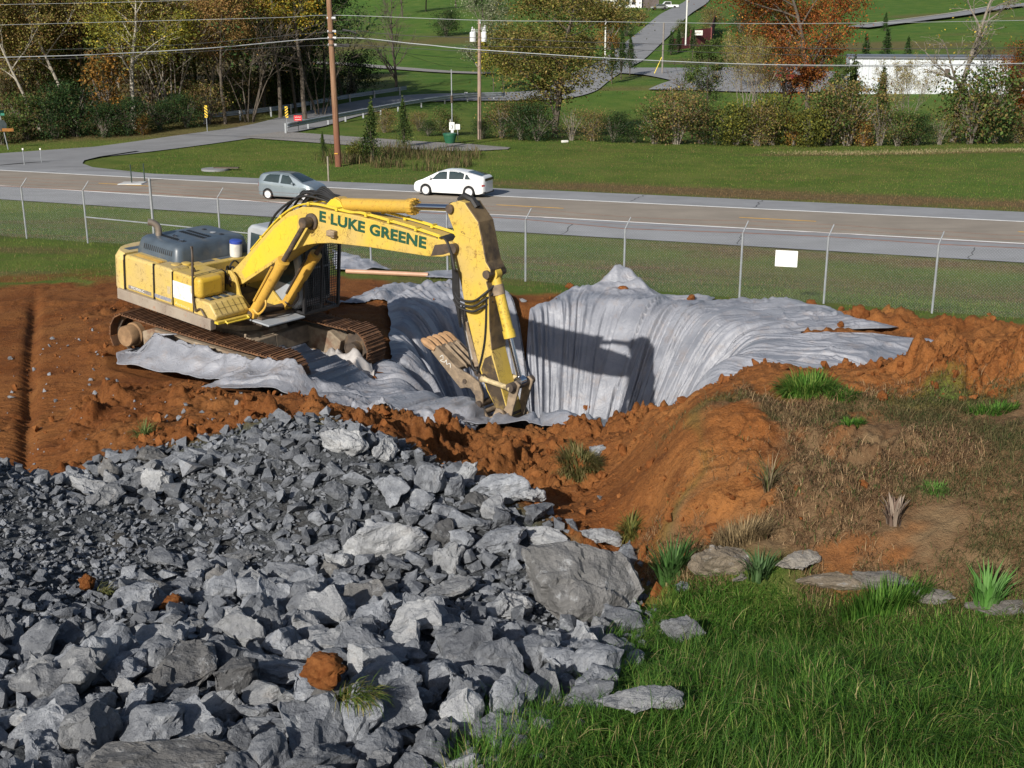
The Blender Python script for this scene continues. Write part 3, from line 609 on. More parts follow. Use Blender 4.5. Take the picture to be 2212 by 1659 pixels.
# the rest: everything tipped on the heaps, size falling with distance up the pile
R = np.random.RandomState(7); N = 60000
qx = R.uniform(-11, 5, N); qy = R.uniform(6.5, 19.5, N); ins = sdist(ROCKP, qx, qy)
edge = ins > -.35*R.rand(N)**3; qx, qy, ins = qx[edge], qy[edge], ins[edge]
fov = np.abs(qx) < (.445*qy+2.2); qx, qy, ins = qx[fov], qy[fov], ins[fov]; N = len(qx)
coarse = .62+.38*(1-sst(11.0, 13.6, qy))
coarse = coarse*(.5+.8*sst(.25, .75, vn(qx*.55, qy*.7, 301))); coarse = coarse*(1-.45*sst(3.6, 5, -qx)*sst(9.8, 11, qy)*(1-sst(14, 15.2, qy)))
sz = .035+coarse*.05+coarse*.115*R.pareto(1.55, N).clip(0, 5)*.9; sz = sz.clip(.035, .60)
order = np.argsort(-sz/qy); qx, qy, sz = qx[order], qy[order], sz[order]
# keep spacing for the larger ones
kept = []; grid = {}
for i in range(N):
    s = sz[i]
    if s > .085:
        ok = all((qx[i]-a)**2+(qy[i]-b)**2 > (.30*s+c*.75)**2 for a, b, c in used if abs(qx[i]-a) < 1.2)
        k0 = (int(qx[i]/.4), int(qy[i]/.4))
        if ok:
            for dx in (-1, 0, 1):
                for dy in (-1, 0, 1):
                    for j in grid.get((k0[0]+dx, k0[1]+dy), ()):
                        if (qx[i]-qx[j])**2+(qy[i]-qy[j])**2 < (.27*(s+sz[j]))**2: ok = False; break
                    if not ok: break
                if not ok: break
        if not ok: continue
        grid.setdefault(k0, []).append(i)
    kept.append(i)
kept = np.array(kept); nbig = 300-len(HERO); big = kept[np.argsort(-(sz[kept]/qy[kept])*(np.abs(qx[kept]) < .43*qy[kept]+.3))[:nbig]]; rest = np.setdiff1d(kept, big)
zb = ground(qx[big], qy[big])
for k, i in enumerate(big):
    s = sz[i]*1.15; rock(int(R.randint(16)), (qx[i], qy[i], zb[k]+s*R.uniform(.10, .30)), s, (R.uniform(-.6, .6), R.uniform(-.6, .6), R.uniform(0, 6.28)), (lambda q: M_ROCKL if q < .26 else (M_ROCKB if q < .33 else M_ROCK))(R.rand()),
         'jagged grey limestone rock lying loose among the many in the pile', 'loose limestone rocks', (1, 1, R.uniform(.8, 1.15)))
ROCKS = [o for o in bpy.data.objects if o.get('group') == 'loose limestone rocks']
def short(l):
    for w_ in (' at ', ' beside ', ' on ', ' in ', ' with ', ' sticking', ' standing', ' behind', ' leaning', ' half', ' against', ' above', ' below', ' right of', ' left of', ',', ' lying', ' touching', ' just', ' cut', ' between', ' the biggest'): l = l.split(w_)[0]
    return l
HN = {}
for (px, py, wpx, sc, mt, yaw, lab), (hx, hy, hs) in zip(HERO, used): HN.setdefault(short(lab), []).append((px, py, wpx))
HN = [(k_, v_[0]) for k_, v_ in HN.items() if len(v_) == 1]
def pix(o):
    d = np.array(o.location)-np.array([0, 0, HC]); z_ = d @ FW; return 1106+FPX*d[0]/z_, 829.5-FPX*(d @ UP)/z_, z_
cand = {}
for o_ in ROCKS:
    u_, v_, z_ = pix(o_)
    if not (0 < u_ < 2212 and 0 < v_ < 1659): continue
    k_, (hx, hy, hw_) = min(HN, key=lambda h: math.hypot(h[1][0]-u_, (h[1][1]-v_)*1.2)); dx, dy = u_-hx, v_-hy; dist = math.hypot(dx, dy)
    if dist > 170: continue
    pos = ('just ' if dist < hw_*.9 else 'a little way ')+(('right of' if dx > 0 else 'left of') if abs(dx) > abs(dy) else ('below' if dy > 0 else 'above'))
    sz_ = o_.scale[0]*FPX/z_; lab = ('pale ' if 'pale' in o_.data.materials[0].name else 'brownish ' if 'brown' in o_.data.materials[0].name else 'grey ')+('chip' if sz_ < 55 else 'stone' if sz_ < 85 else 'block')+' '+pos+' the '+k_; cand.setdefault(lab, []).append(o_)
for lab, os_ in cand.items():
    if len(os_) == 1: os_[0]['label'] = lab
def scatter(name, protos, x, y, z, s, rot, mat, val=None, zs=None):
    """many small copies merged in one mesh object (stuff)"""
    Vs = []; Fs = []; Cs = []; base = 0; pi = np.random.RandomState(3).randint(0, len(protos), len(x))
    for k, me in enumerate(protos):
        v = np.empty(len(me.vertices)*3); me.vertices.foreach_get('co', v); v = v.reshape(-1, 3); f = np.array([list(p.vertices) for p in me.polygons])
        m = pi == k; n = m.sum()
        if not n: continue
        rx, ry, rz = rot[m, 0], rot[m, 1], rot[m, 2]; cx, sx_, cy, sy, cz, sz_ = np.cos(rx), np.sin(rx), np.cos(ry), np.sin(ry), np.cos(rz), np.sin(rz)
        M = np.empty((n, 3, 3)); M[:, 0, 0] = cz*cy; M[:, 0, 1] = cz*sy*sx_-sz_*cx; M[:, 0, 2] = cz*sy*cx+sz_*sx_; M[:, 1, 0] = sz_*cy; M[:, 1, 1] = sz_*sy*sx_+cz*cx; M[:, 1, 2] = sz_*sy*cx-cz*sx_; M[:, 2, 0] = -sy; M[:, 2, 1] = cy*sx_; M[:, 2, 2] = cy*cx
        P = np.einsum('nij,vj->nvi', M, v)*s[m][:, None, None]+np.stack([x[m], y[m], z[m]], 1)[:, None, :]
        Vs.append(P.reshape(-1, 3)); Fs.append((f[None]+(np.arange(n)*len(v))[:, None, None]+base).reshape(-1, 3)); base += n*len(v)
        c = (val[m] if val is not None else np.random.RandomState(k).rand(n)); Cs.append(np.repeat(np.stack([c, c, c], 1), len(v), 0))
    return nmesh(name, np.concatenate(Vs), np.concatenate(Fs), mat, col=np.concatenate(Cs))
SM = [hullrock(300+i, 10, (1, .78, .55+.12*(i % 3)), 0, box=.7) for i in range(10)]
rest = rest[:34000]; zr = ground(qx[rest], qy[rest])
o = scatter('crushed_stone', SM, qx[rest], qy[rest], zr+sz[rest]*R.uniform(.05, .35, len(rest)), sz[rest]*1.15, np.stack([R.uniform(-.7, .7, len(rest)), R.uniform(-.7, .7, len(rest)), R.uniform(0, 6.28, len(rest))], 1), M_ROCKA); tag(o, kind='stuff')
# outcrop ledge between the grass and the mound
for i, (px, py, wpx, sc, mt, yaw, lab) in enumerate([
 (1560,1225,170,(1,.7,.75),'B',.1,'brown lichen-blotched bedrock boulder at the foot of the mound'),
 (1600,1250,60,(1,.7,.5),'L',.7,'small pale rock in front of the blotched boulder'),
 (1720,1225,150,(1,.7,.45),'L',.6,'pale sloping ledge under orange soil crumbs'),
 (1800,1262,190,(1,.5,.35),'B',-.1,'long low dark-spotted ledge by the tall grass'),
 (1915,1255,160,(1,.55,.4),'L',-.35,'tilted tan ledge slab right of the spotted ledge'),
 (2010,1290,150,(1,.5,.35),'L',-.3,'whitish ledge stone half hidden by blades'),
 (2160,1320,170,(1,.4,.3),'L',-.1,'low white ledge stone near the right edge'),
 (1470,1280,60,(1,.8,.6),'R',.5,'grey stone behind the leafy clump left of the ledge')]):
    p = onground(px, py+8, 5); z = (p.y*math.cos(TH)+(HC-p.z)*math.sin(TH)); s = wpx/FPX*z; p.z = gz(p.x, p.y)+s*sc[2]*.18
    m = {'B': rockmat('lichen_rock', (.15, .12, .085), (.27, .22, .16), brown=.8, tint=(.05, .035, .02, 1)), 'L': rockmat('tan_ledge', (.24, .21, .17), (.40, .37, .33), brown=.6, tint=(.10, .07, .04, 1)), 'R': M_ROCK}[mt]
    rock(1000+i*5+2, p, s, (.1, -.05, yaw), m, lab, 'bedrock ledge stones', sc, cat='ledge rock', name='ledge_rock')
# ================================================================ SOIL CLODS
M_SOIL = (lambda t: t.out(t.mix(t.step(t.noise(5, 6, .7), .35, .7), (.14, .045, .013, 1), (.27, .11, .036, 1)), .95, t.noise(14, 6, .75), .8, .05, spec=.1))(NT('orange_clay'))
CM = []
for i in range(6):
    b = bmesh.new(); bmesh.ops.create_icosphere(b, subdivisions=4, radius=.5); off = Vector((i*7.7, 3, 1))
    for v in b.verts:
        d = v.co.normalized(); v.co = Vector((d.x, d.y*.85, d.z*.7))*(.42+.16*mnoise.noise(d*1.6+off)+.09*mnoise.noise(d*4+off)+.05*mnoise.noise(d*9+off))
    me = bpy.data.meshes.new('clod'); b.to_mesh(me); b.free(); me.materials.append(M_SOIL); me.polygons.foreach_set('use_smooth', np.ones(len(me.polygons), dtype=bool)); CM.append(me)
STONES = [q for q in bpy.data.objects if q.get('category') == 'rock']
def clod(k, px, py, wpx, label, sc=(1, 1, 1), lift=.2, group=None):
    p = onground(px, py, 5); z = (p.y*math.cos(TH)+(HC-p.z)*math.sin(TH)); s = wpx/FPX*z
    if py > 1200:      # sits on whatever stones lie below it
        tops = [q.location.z+.30*q.scale.z for q in STONES if math.hypot(q.location.x-p.x, q.location.y-p.y) < .42*q.scale.x]; p.z = max([p.z]+tops)-.03; lift = .25
    o = bpy.data.objects.new('soil_clod', CM[k % 6]); link(o); o.location = (p.x, p.y, p.z+.06+s*sc[2]*lift*.6); o.scale = (s*sc[0], s*sc[1], s*sc[2]); o.rotation_euler = (.2*k, .1*k, k*1.3); tag(o, label, 'soil clod', group)
for k, a in enumerate([
 (1231,626,20,'soil lump on the back edge of the liner right of the arm'),(1292,632,14,'tiny soil lump left of the raised liner peak'),(1345,640,34,'flat soil lump below the raised liner peak'),
 (1492,655,24,'soil lump on the sheet left of the torn corner'),(1752,668,28,'soil lump on the upper fabric tail'),(1857,692,48,'widest soil lump near the end of the upper fabric tail'),(1815,712,22,'small soil lump below the widest one on the upper tail'),
 (2000,745,18,'soil crumb on the tip of the lower fabric tail'),(1268,890,24,'rounded clod resting on the near fabric flap'),(960,925,62,'big orange clod on the torn strip in front of the bucket linkage'),
 (325,788,34,'clod on the left tip of the near fabric'),(412,786,16,'small clod left of another on the near fabric'),(437,792,22,'small clod right of another on the near fabric'),(620,838,26,'clod at the right end of the crumbs on the near fabric'),(560,832,40,'crumbled clod in the middle of the near fabric'),(1905,872,30,'clod on the mound crest by the grass patch'),
 (190,1270,42,'small orange clod on the dark gravel at the left'),(95,1360,24,'orange crumb on the gravel near the left edge')]):
    clod(k, a[0], a[1], a[2], a[3], lift=.35)
clod(3, 372, 1322, 62, 'dark brown clod wedged against the blocky grey boulder', lift=.3); clod(2, 705, 1560, 118, 'large orange root clod with grass hanging off it', (1, .85, 1.0), lift=3.2)
N = 16000; cx = R.uniform(-12, 14, N); cy = R.uniform(11, 33, N); m = (sdist(SOILP, cx, cy) > 0) & (sdist(ROCKP, cx, cy) < -.1) & (sdist(DOMEP, cx, cy) < .2) & (np.abs(cx) < .46*cy+.5) & (sdist(GRASSP, cx, cy) < -.3)
m &= (vn(cx*.8, cy*.8, 55) > .42) & ((cx > -6.5-.2*(cy-20)) | (R.rand(N) < .12)) & (np.hypot(cx-EX_O[0], cy-EX_O[1]) > 2.6)
sl = sdist(LINW, cx, cy); m &= (sl < -.05) | (R.rand(N) < .03)&(sl < 1.2)
cx, cy = cx[m], cy[m]; cs = .04+.07*R.pareto(2.3, len(cx)).clip(0, 3)
SC5 = [hullrock(500+i, 11, (1, .8, .65), 0, box=.4) for i in range(6)]
o = scatter('soil_crumbs', SC5, cx, cy, ground(cx, cy)+cs*.15+np.where(sdist(LINW, cx, cy) > 0, .17, 0), cs, R.uniform(0, 6.28, (len(cx), 3)), M_SOIL); tag(o, kind='stuff')
# pale stones lying on the graded clay
n = 260; px_ = R.uniform(-11, -3.5, n); py_ = R.uniform(18, 28, n); m = (sdist(ROCKP, px_, py_) < -.3) & (np.hypot(px_-EX_O[0], py_-EX_O[1]) > 3); px_, py_ = px_[m], py_[m]; ps = .03+.05*R.rand(len(px_))**3*2
o = scatter('stray_gravel', SM, px_, py_, ground(px_, py_)+ps*.2, ps*1.3, R.uniform(0, 6.28, (len(px_), 3)), M_ROCKA, np.ones(len(px_))); tag(o, kind='stuff')
for (px, py, s, lab) in [(1296,1082,26,'pale stone on the orange bank above the ravine'),(1130,655,24,'pale stone at the notch of the liner'),(1290,985,60,'broad pinkish stone sunk in the clay below the near flap'),(25,862,22,'pale stone on the graded clay at the left edge'),(22,778,18,'small pale stone on the upper graded clay')]:
    p = onground(px, py, 10); z = p.y*math.cos(TH)+(HC-p.z)*math.sin(TH); q = s/FPX*z; rock(px, (p.x, p.y, p.z+q*.25), q, (0, 0, px), M_ROCKL, lab, None, (1, .8, .6), name='stone', cat='stone')

# ================================================================ GRASS
def blades(name, x, y, L, W, lean, az, colr, mat, kind='stuff', curl=1., z0=None, seg=3):
    n = len(x); z = ground(x, y) if z0 is None else z0; d = np.stack([np.cos(az), np.sin(az)], 1); s = np.stack([-d[:, 1], d[:, 0]], 1)
    V = np.zeros((n, seg*2+1, 3)); pos = np.stack([x, y, z-.01], 1); th = lean*.35
    for k in range(seg):
        wk = W*(1-.75*(k/seg)**1.5)*.5; V[:, 2*k, :2] = pos[:, :2]-s*wk[:, None]; V[:, 2*k+1, :2] = pos[:, :2]+s*wk[:, None]; V[:, 2*k, 2] = V[:, 2*k+1, 2] = pos[:, 2]
        st = L/seg; pos = pos+np.concatenate([d*(np.sin(th)*st)[:, None], (np.cos(th)*st)[:, None]], 1); th = th+lean*curl*.65
    V[:, -1] = pos; m = seg*2+1; base = np.arange(n)*m; fs = []
    for k in range(seg-1): fs += [(2*k, 2*k+1, 2*k+3), (2*k, 2*k+3, 2*k+2)]
    fs.append((2*seg-2, 2*seg-1, 2*seg)); F = (base[:, None, None]+np.array(fs)[None]).reshape(-1, 3)
    o = nmesh(name, V.reshape(-1, 3), F, mat, smooth=True, col=np.repeat(colr, m, 0)); return tag(o, kind=kind) if kind else o
def leafmat(name, rough=.5, trans=.35, spec=.3):
    t = NT(name); c = t.attr(); b = t.b; t.l(c, b.inputs['Base Color']); b.inputs['Roughness'].default_value = rough; b.inputs['Specular IOR Level'].default_value = spec
    tr = t.n('ShaderNodeBsdfTranslucent'); t.l(c, tr.inputs[0]); mx = t.n('ShaderNodeMixShader'); mx.inputs[0].default_value = trans
    t.l(b.outputs[0], mx.inputs[1]); t.l(tr.outputs[0], mx.inputs[2]); t.l(mx.outputs[0], t.t.nodes['Material Output'].inputs[0]); return t.m
M_BLADE = leafmat('grass_blades', .55, .35, .12); M_STRAW = leafmat('dry_straw', .8, .15, .1)
def pal(n, cols, w, var=.25, seed=0):
    R = np.random.RandomState(seed); c = np.array(cols)[R.choice(len(cols), n, p=np.array(w)/sum(w))]; return np.clip(c*(1+var*(R.rand(n, 1)*2-1)), 0, 1)
GREENS = [(.034, .095, .014), (.065, .155, .022), (.11, .215, .036), (.17, .23, .05), (.36, .30, .14)]
def field(poly, n, x0, x1, y0, y1, seed, margin=0.):
    R = np.random.RandomState(seed); x = R.uniform(x0, x1, n); y = y0+(y1-y0)*R.rand(n)**1.15; m = (sdist(poly, x, y) > margin-.5*R.rand(n)**2) & (np.abs(x) < .46*y+3.2); return x[m], y[m], R
x, y, R2 = field(GRASSP, 200000, -1, 8.6, 6.3, 12.8, 11); n = len(x)
cl = vn(x*2.2, y*2.2, 400); L = (.13+.22*R2.rand(n)**1.5)*(.55+.8*cl)*(1-.45*sst(9.9, 11.8, y)); az = 6.28*vn(x*.9, y*.9, 402)*2.2+R2.normal(0, 1.1, n)
c = pal(n, GREENS, [4, 5, 3, 1.4, .8], .4, 1)*(.65+.6*vn(x*1.5, y*1.5, 404))[:, None]
blades('tall_grass', x, y, L*np.where(R2.rand(n) < .03, 1.6, 1), .0045+.004*R2.rand(n), .25+1.5*R2.rand(n)**1.3, az, c, M_BLADE)
x, y, R2 = field(GRASSP, 34000, -1, 8.6, 6.3, 12.2, 15, .1); n = len(x)
blades('long_grass', x, y, .26+.26*R2.rand(n), .005+.005*R2.rand(n), .8+1.4*R2.rand(n), 6.28*vn(x*1.1, y*1.1, 407)*2+R2.normal(0, .6, n), pal(n, GREENS, [3, 5, 4, 2, 1], .35, 9), M_BLADE, seg=4)
# straw and dead grass on the mound
x, y, R2 = field(MOUNDP, 240000, 1, 11.5, 10.8, 18, 12, -.1); sd_ = sdist(DOMEP, x, y); keep = (vn(x*1.1, y*1.3, 410)+.25*R2.rand(len(x))+.2*sst(4.2, 5.5, x) > .50) & ((sd_ < -.1) | (R2.rand(len(x)) < .05)) & ((fbm(x*.8+5, y*1.2, 3, 91) < .08+.12*R2.rand(len(x))) | (x > 4.6+.6*R2.rand(len(x)))); x, y = x[keep], y[keep]; n = len(x)
c = pal(n, [(.36, .25, .14), (.24, .155, .08), (.15, .09, .05), (.09, .055, .03), (.07, .10, .03)], [2, 4, 4, 3, 2], .3, 2)
g = sst(.5, .75, vn(x*.8+9, y*.8, 412))[:, None]; c = c*(1-g*.6)+g*.6*np.array([.045, .07, .022])
blades('dead_grass', x, y, .06+.2*R2.rand(n)**2, .004+.005*R2.rand(n), .7+1.6*R2.rand(n), R2.uniform(0, 6.28, n), c, M_STRAW)
def tuft(px, py, rw, rh, n, L, W, cols, lean, label, cat, name='grass_tuft', seed=0, lift=0, mat=None, dirn=None):
    p = onground(px, py, 5); zz = (p.y*math.cos(TH)+(HC-p.z)*math.sin(TH)); R = np.random.RandomState(seed+px); a = R.uniform(0, 6.28, n); r = np.sqrt(R.rand(n))
    sx_, sy = rw/FPX*zz, rh/FPX*zz*3; x = p.x+np.cos(a)*r*sx_; y = p.y+np.sin(a)*r*sy; az = np.arctan2(np.sin(a)*r+.2*R.normal(0, 1, n), np.cos(a)*r+.2*R.normal(0, 1, n))
    if dirn is not None: az = dirn+R.normal(0, .5, n)
    ll = (L*(.5+.6*R.rand(n)))/FPX*zz; o = blades(name, x, y, ll, W/FPX*zz*(.6+.8*R.rand(n)), lean*(.25+R.rand(n)), az, pal(n, cols, [1]*len(cols), .25, seed), mat or M_BLADE, None, z0=ground(x, y)+lift)
    return tag(o, label, cat)
tuft(1745,860,60,9,1500,50,2.0,GREENS[:4],1.3,'bright green grass patch on top of the mound against the orange heap','grass tuft')
tuft(1815,868,34,7,500,34,2.0,GREENS[:3],1.4,'lower green grass patch right of the bright one','grass tuft',seed=3)
tuft(1325,925,42,10,900,42,2.2,GREENS[:2],1,'dark green grass tuft beside the near fabric flap','grass tuft',seed=4)
tuft(2140,888,60,6,450,26,2,GREENS[:3],1,'thin green grass along the heap at the right edge','grass tuft',seed=5)
tuft(1835,935,30,6,350,20,2.5,GREENS[:3],1,'small green weeds below the grass patch','weed',seed=6)
tuft(1250,1040,45,10,900,40,2,[(.16,.14,.05),(.10,.11,.035),(.22,.18,.08)],1.3,'dry yellowish tuft hanging on the orange bank','grass tuft',seed=7)
tuft(1362,1160,14,6,200,55,2.5,[(.20,.18,.05),(.10,.12,.03)],1.4,'yellow-green tuft at the shaded ravine','grass tuft',seed=8)
tuft(1450,1262,26,5,170,105,6,[(.07,.16,.04),(.12,.22,.07),(.05,.11,.03)],.55,'broad-leaved green clump left of the blotched boulder','leafy plant','iris_clump',9)
tuft(1640,1262,24,4,80,75,5,[(.06,.12,.04),(.10,.17,.07)],.7,'smaller blade-leaved clump between two ledges','leafy plant','iris_clump',10)
tuft(2130,1325,26,4,90,110,7,[(.10,.24,.05),(.14,.28,.08)],.5,'tall bright-leaved clump at the right edge of the ledge','leafy plant','iris_clump',11)
tuft(1905,1330,90,6,600,80,3,GREENS[:3],.5,'row of tall green blades in front of the tan ledge slab','leafy plant','iris_clump',12)
tuft(1660,1060,12,4,70,95,2.2,[(.20,.15,.09),(.12,.10,.06),(.09,.10,.04)],1.0,'dead spiky weed standing on the mound face','weed','dead_weed',13,mat=M_STRAW)
tuft(2020,1060,24,6,160,30,2.5,[(.12,.24,.05)],1.2,'small light-green plant on the right of the mound','weed',seed=14)
tuft(1600,1170,60,8,700,60,2,[(.26,.19,.10),(.15,.11,.06)],.8,'tan dead grass clump at the foot of the mound','weed','dead_weed',15,mat=M_STRAW)
tuft(312,950,16,5,120,42,2,[(.20,.24,.08),(.10,.14,.04)],1.1,'small pale grass sprig on the orange bank left of the pile','grass tuft',seed=16)
tuft(770,1585,40,8,450,85,4,[(.16,.22,.05),(.08,.13,.03),(.30,.26,.09)],1.3,'long green and yellow grass hanging from the large root clod','grass tuft',seed=17,lift=.26,dirn=-.7)
tuft(222,1283,12,4,60,36,3,[(.30,.28,.12),(.20,.22,.08)],1.4,'pale straw sprig beside the small orange clod','grass tuft',seed=18,lift=.05,dirn=0)
tuft(1930,1130,14,6,46,62,10,[(.24,.19,.15),(.13,.09,.07)],.45,'bleached splintered root stub on the mound','root stub','root_stub',19,mat=M_STRAW)
# rougher sward beyond the fence and across the road
def sward(name, n, y0, y1, hgt, wid, seed, cols, wts, dens=None, x0=None):
    R = np.random.RandomState(seed); y = y0+(y1-y0)*R.rand(n); x = R.uniform(-.47, .47, n)*(y+1)
    a, b = road_s(x, y); m = ((a < -.15) | (b < -.25)) & (sdist(SOILP, x, y) < -.1-.6*vn(x, y, 5))
    if dens is not None: m &= dens(x, y, R)
    x, y = x[m], y[m]; n = len(x); c = pal(n, cols, wts, .2, seed); f = vn(x*.25, y*.5, 500)[:, None]; c = c*(.75+.5*f)
    dm = drymask(x, y); dryk = (np.maximum(.5*sst(.5, .8, vn(x*.2, y*.7, 501)), dm) > R.rand(n))[:, None]; c = np.where(dryk, np.array([.24, .155, .075])*(.6+.7*R.rand(n, 1)), c)
    blades(name, x, y, hgt*(.5+.8*R.rand(n)), wid*(.6+.8*R.rand(n)), .3+.8*R.rand(n), R.uniform(0, 6.28, n), c, M_BLADE, seg=2)
GC = [(.07, .14, .018), (.125, .20, .03), (.21, .24, .055), (.31, .25, .10)]
def not_side(x, y, R):
    S = np.array([p[:2] for p in SIDE]); d = np.full(x.shape, 1e9)
    for i in range(len(S)-1):
        e = S[i+1]-S[i]; t = np.clip(((x-S[i][0])*e[0]+(y-S[i][1])*e[1])/(e@e), 0, 1); d = np.minimum(d, np.hypot(x-S[i][0]-t*e[0], y-S[i][1]-t*e[1]))
    return (d > 4.2) & ~((x < -26) & (y < 92))
R_ = np.random.RandomState(31); n = 7000; x_ = R_.uniform(17, 44, n); y_ = 88.2+.04*x_+R_.normal(0, .9, n)+.8*fbm(x_*.2, x_*0, 2, 66); k_ = R_.rand(n) < sst(17, 24, x_)*(.5+.8*vn(x_*.4, y_, 67))
blades('dry_grass_streak', x_[k_], y_[k_], (.10+.10*R_.rand(k_.sum())), .018+.016*R_.rand(k_.sum()), .6+.8*R_.rand(k_.sum()), R_.uniform(0, 6.28, k_.sum()), pal(k_.sum(), [(.36, .29, .17), (.28, .23, .12), (.14, .16, .04)], [1, 1, .5], .25, 3), M_STRAW, seg=2)
sward('verge_grass', 80000, 30, 64, .10, .010, 21, GC, [4, 4, 2, .7])
sward('meadow_grass', 110000, 60, 102, .11, .018, 22, GC, [4, 4, 2, .8], not_side)
# ================================================================ EXCAVATOR
def machinepaint(name, base, worn, rust=(.12, .045, .02, 1), amt=.5, rough=.5, dust=.35):
    t = NT(name); n = t.noise(1.6, 5, .6); c = t.mix(t.step(n, .35, .7), tuple(base)+(1,), tuple(worn)+(1,))
    c = t.mix(t.math('MULTIPLY', t.step(t.noise(6, 7, .75), .58, .66), amt), c, rust)
    c = t.mix(t.math('MULTIPLY', t.step(t.noise(18, 5, .7, t.scale((1, 1, .35))), .6, .68), amt*.8), c, (.10, .07, .03, 1))
    for sc_, wd, am_ in ((2.3, .006, .75), (5.5, .007, .6)):      # hairline scratches
        nz = t.noise(sc_, 2, .5, None, 1.2); ln_ = t.math('LESS_THAN', t.math('ABSOLUTE', t.math('SUBTRACT', nz, .5)), wd); c = t.mix(t.math('MULTIPLY', t.math('MULTIPLY', ln_, t.step(t.noise(1.7, 3), .45, .6)), am_*min(1, amt*1.5)), c, (.10, .06, .03, 1))
    g = t.n('ShaderNodeNewGeometry'); sx = t.n('ShaderNodeSeparateXYZ'); t.l(g.outputs['Normal'], sx.inputs[0])   # dust settles on the tops
    c = t.mix(t.math('MULTIPLY', t.math('MULTIPLY', t.step(sx.outputs[2], .75, .97), t.step(t.noise(2.5, 4), .25, .6)), dust), c, (.36, .27, .17, 1))
    return t.out(c, rough, t.noise(20, 3), .08, .01, spec=.45)
M_Y = machinepaint('yellow_paint', (.55, .385, .06), (.47, .34, .11), amt=.6); M_YB = machinepaint('fresh_yellow_paint', (.60, .45, .03), (.55, .41, .05), amt=.3)
M_YC = machinepaint('cylinder_yellow', (.56, .33, .05), (.46, .27, .05), amt=.5, dust=.15); M_BEAM = machinepaint('scraped_beam', (.30, .26, .21), (.20, .16, .13), (.30, .15, .09, 1), .8, .8)
M_HOOD = simple('dark_grey_hood', (.062, .082, .105), .38, .25, 3, dirt=(.16, .15, .13, 1), dirt_amt=.45); M_BLK = simple('black_rubber', (.012, .012, .013), .6, .3, 9)
M_STEEL = simple('greasy_steel', (.06, .045, .035), .6, .4, 7, dirt=(.16, .10, .05, 1), dirt_amt=.6); M_CHROME = simple('chrome_rod', (.55, .56, .6), .18, .05, 3, metal=1)
M_CLAY = simple('clay_caked_steel', (.12, .058, .028), .9, .4, 6, dirt=(.25, .12, .05, 1), dirt_amt=.7, bump=.4); M_FRAME = simple('dusty_track_frame', (.24, .19, .135), .85, .3, 5, dirt=(.12, .05, .025, 1), dirt_amt=.7, bump=.3)
M_TAN = simple('worn_tan_steel', (.22, .165, .11), .7, .35, 6, dirt=(.07, .055, .045, 1), dirt_amt=.7, bump=.2); M_TOOTH = simple('rusty_tan_steel', (.34, .20, .10), .75, .3, 8, dirt=(.15, .09, .05, 1), dirt_amt=.6)
M_FDR = simple('caked_drive_hub', (.22, .135, .07), .9, .3, 6, dirt=(.09, .04, .02, 1), dirt_amt=.5)
M_CAB = simple('cab_grey_white', (.30, .325, .355), .4, .12, 3, dirt=(.3, .25, .18, 1), dirt_amt=.35); M_GLASS = simple('tinted_glass', (.03, .045, .05), .08, .2, 2, spec=.8); M_WHT = simple('white_patch', (.66, .66, .63), .6, .15, 9, dirt=(.5, .36, .15, 1), dirt_amt=.6)
M_GRN = simple('dark_green_letters', (.012, .065, .035), .5, .25, 20); M_BLUE = simple('blue_lid', (.03, .06, .30), .4, .1, 5); M_PIPE = simple('weathered_exhaust', (.26, .22, .18), .5, .25, 8, metal=.5)
def rotm(h, gx, gy):
    n = Vector((gx, gy, 1)).normalized(); a = math.radians(h); X = Vector((math.cos(a), math.sin(a), 0)); X = (X-n*X.dot(n)).normalized(); Y = n.cross(X)
    return Matrix((X, Y, n)).transposed()
RU = rotm(-36.6, .072, -.056).to_4x4(); RT = rotm(-30.8, .072, -.056).to_4x4(); TM = RU.inverted() @ RT
EX = thing('excavator', 'yellow tracked excavator reaching over the lined pit with E LUKE GREENE painted on its boom', 'excavator')
EX.matrix_world = Matrix.Translation(Vector(EX_O)) @ RU
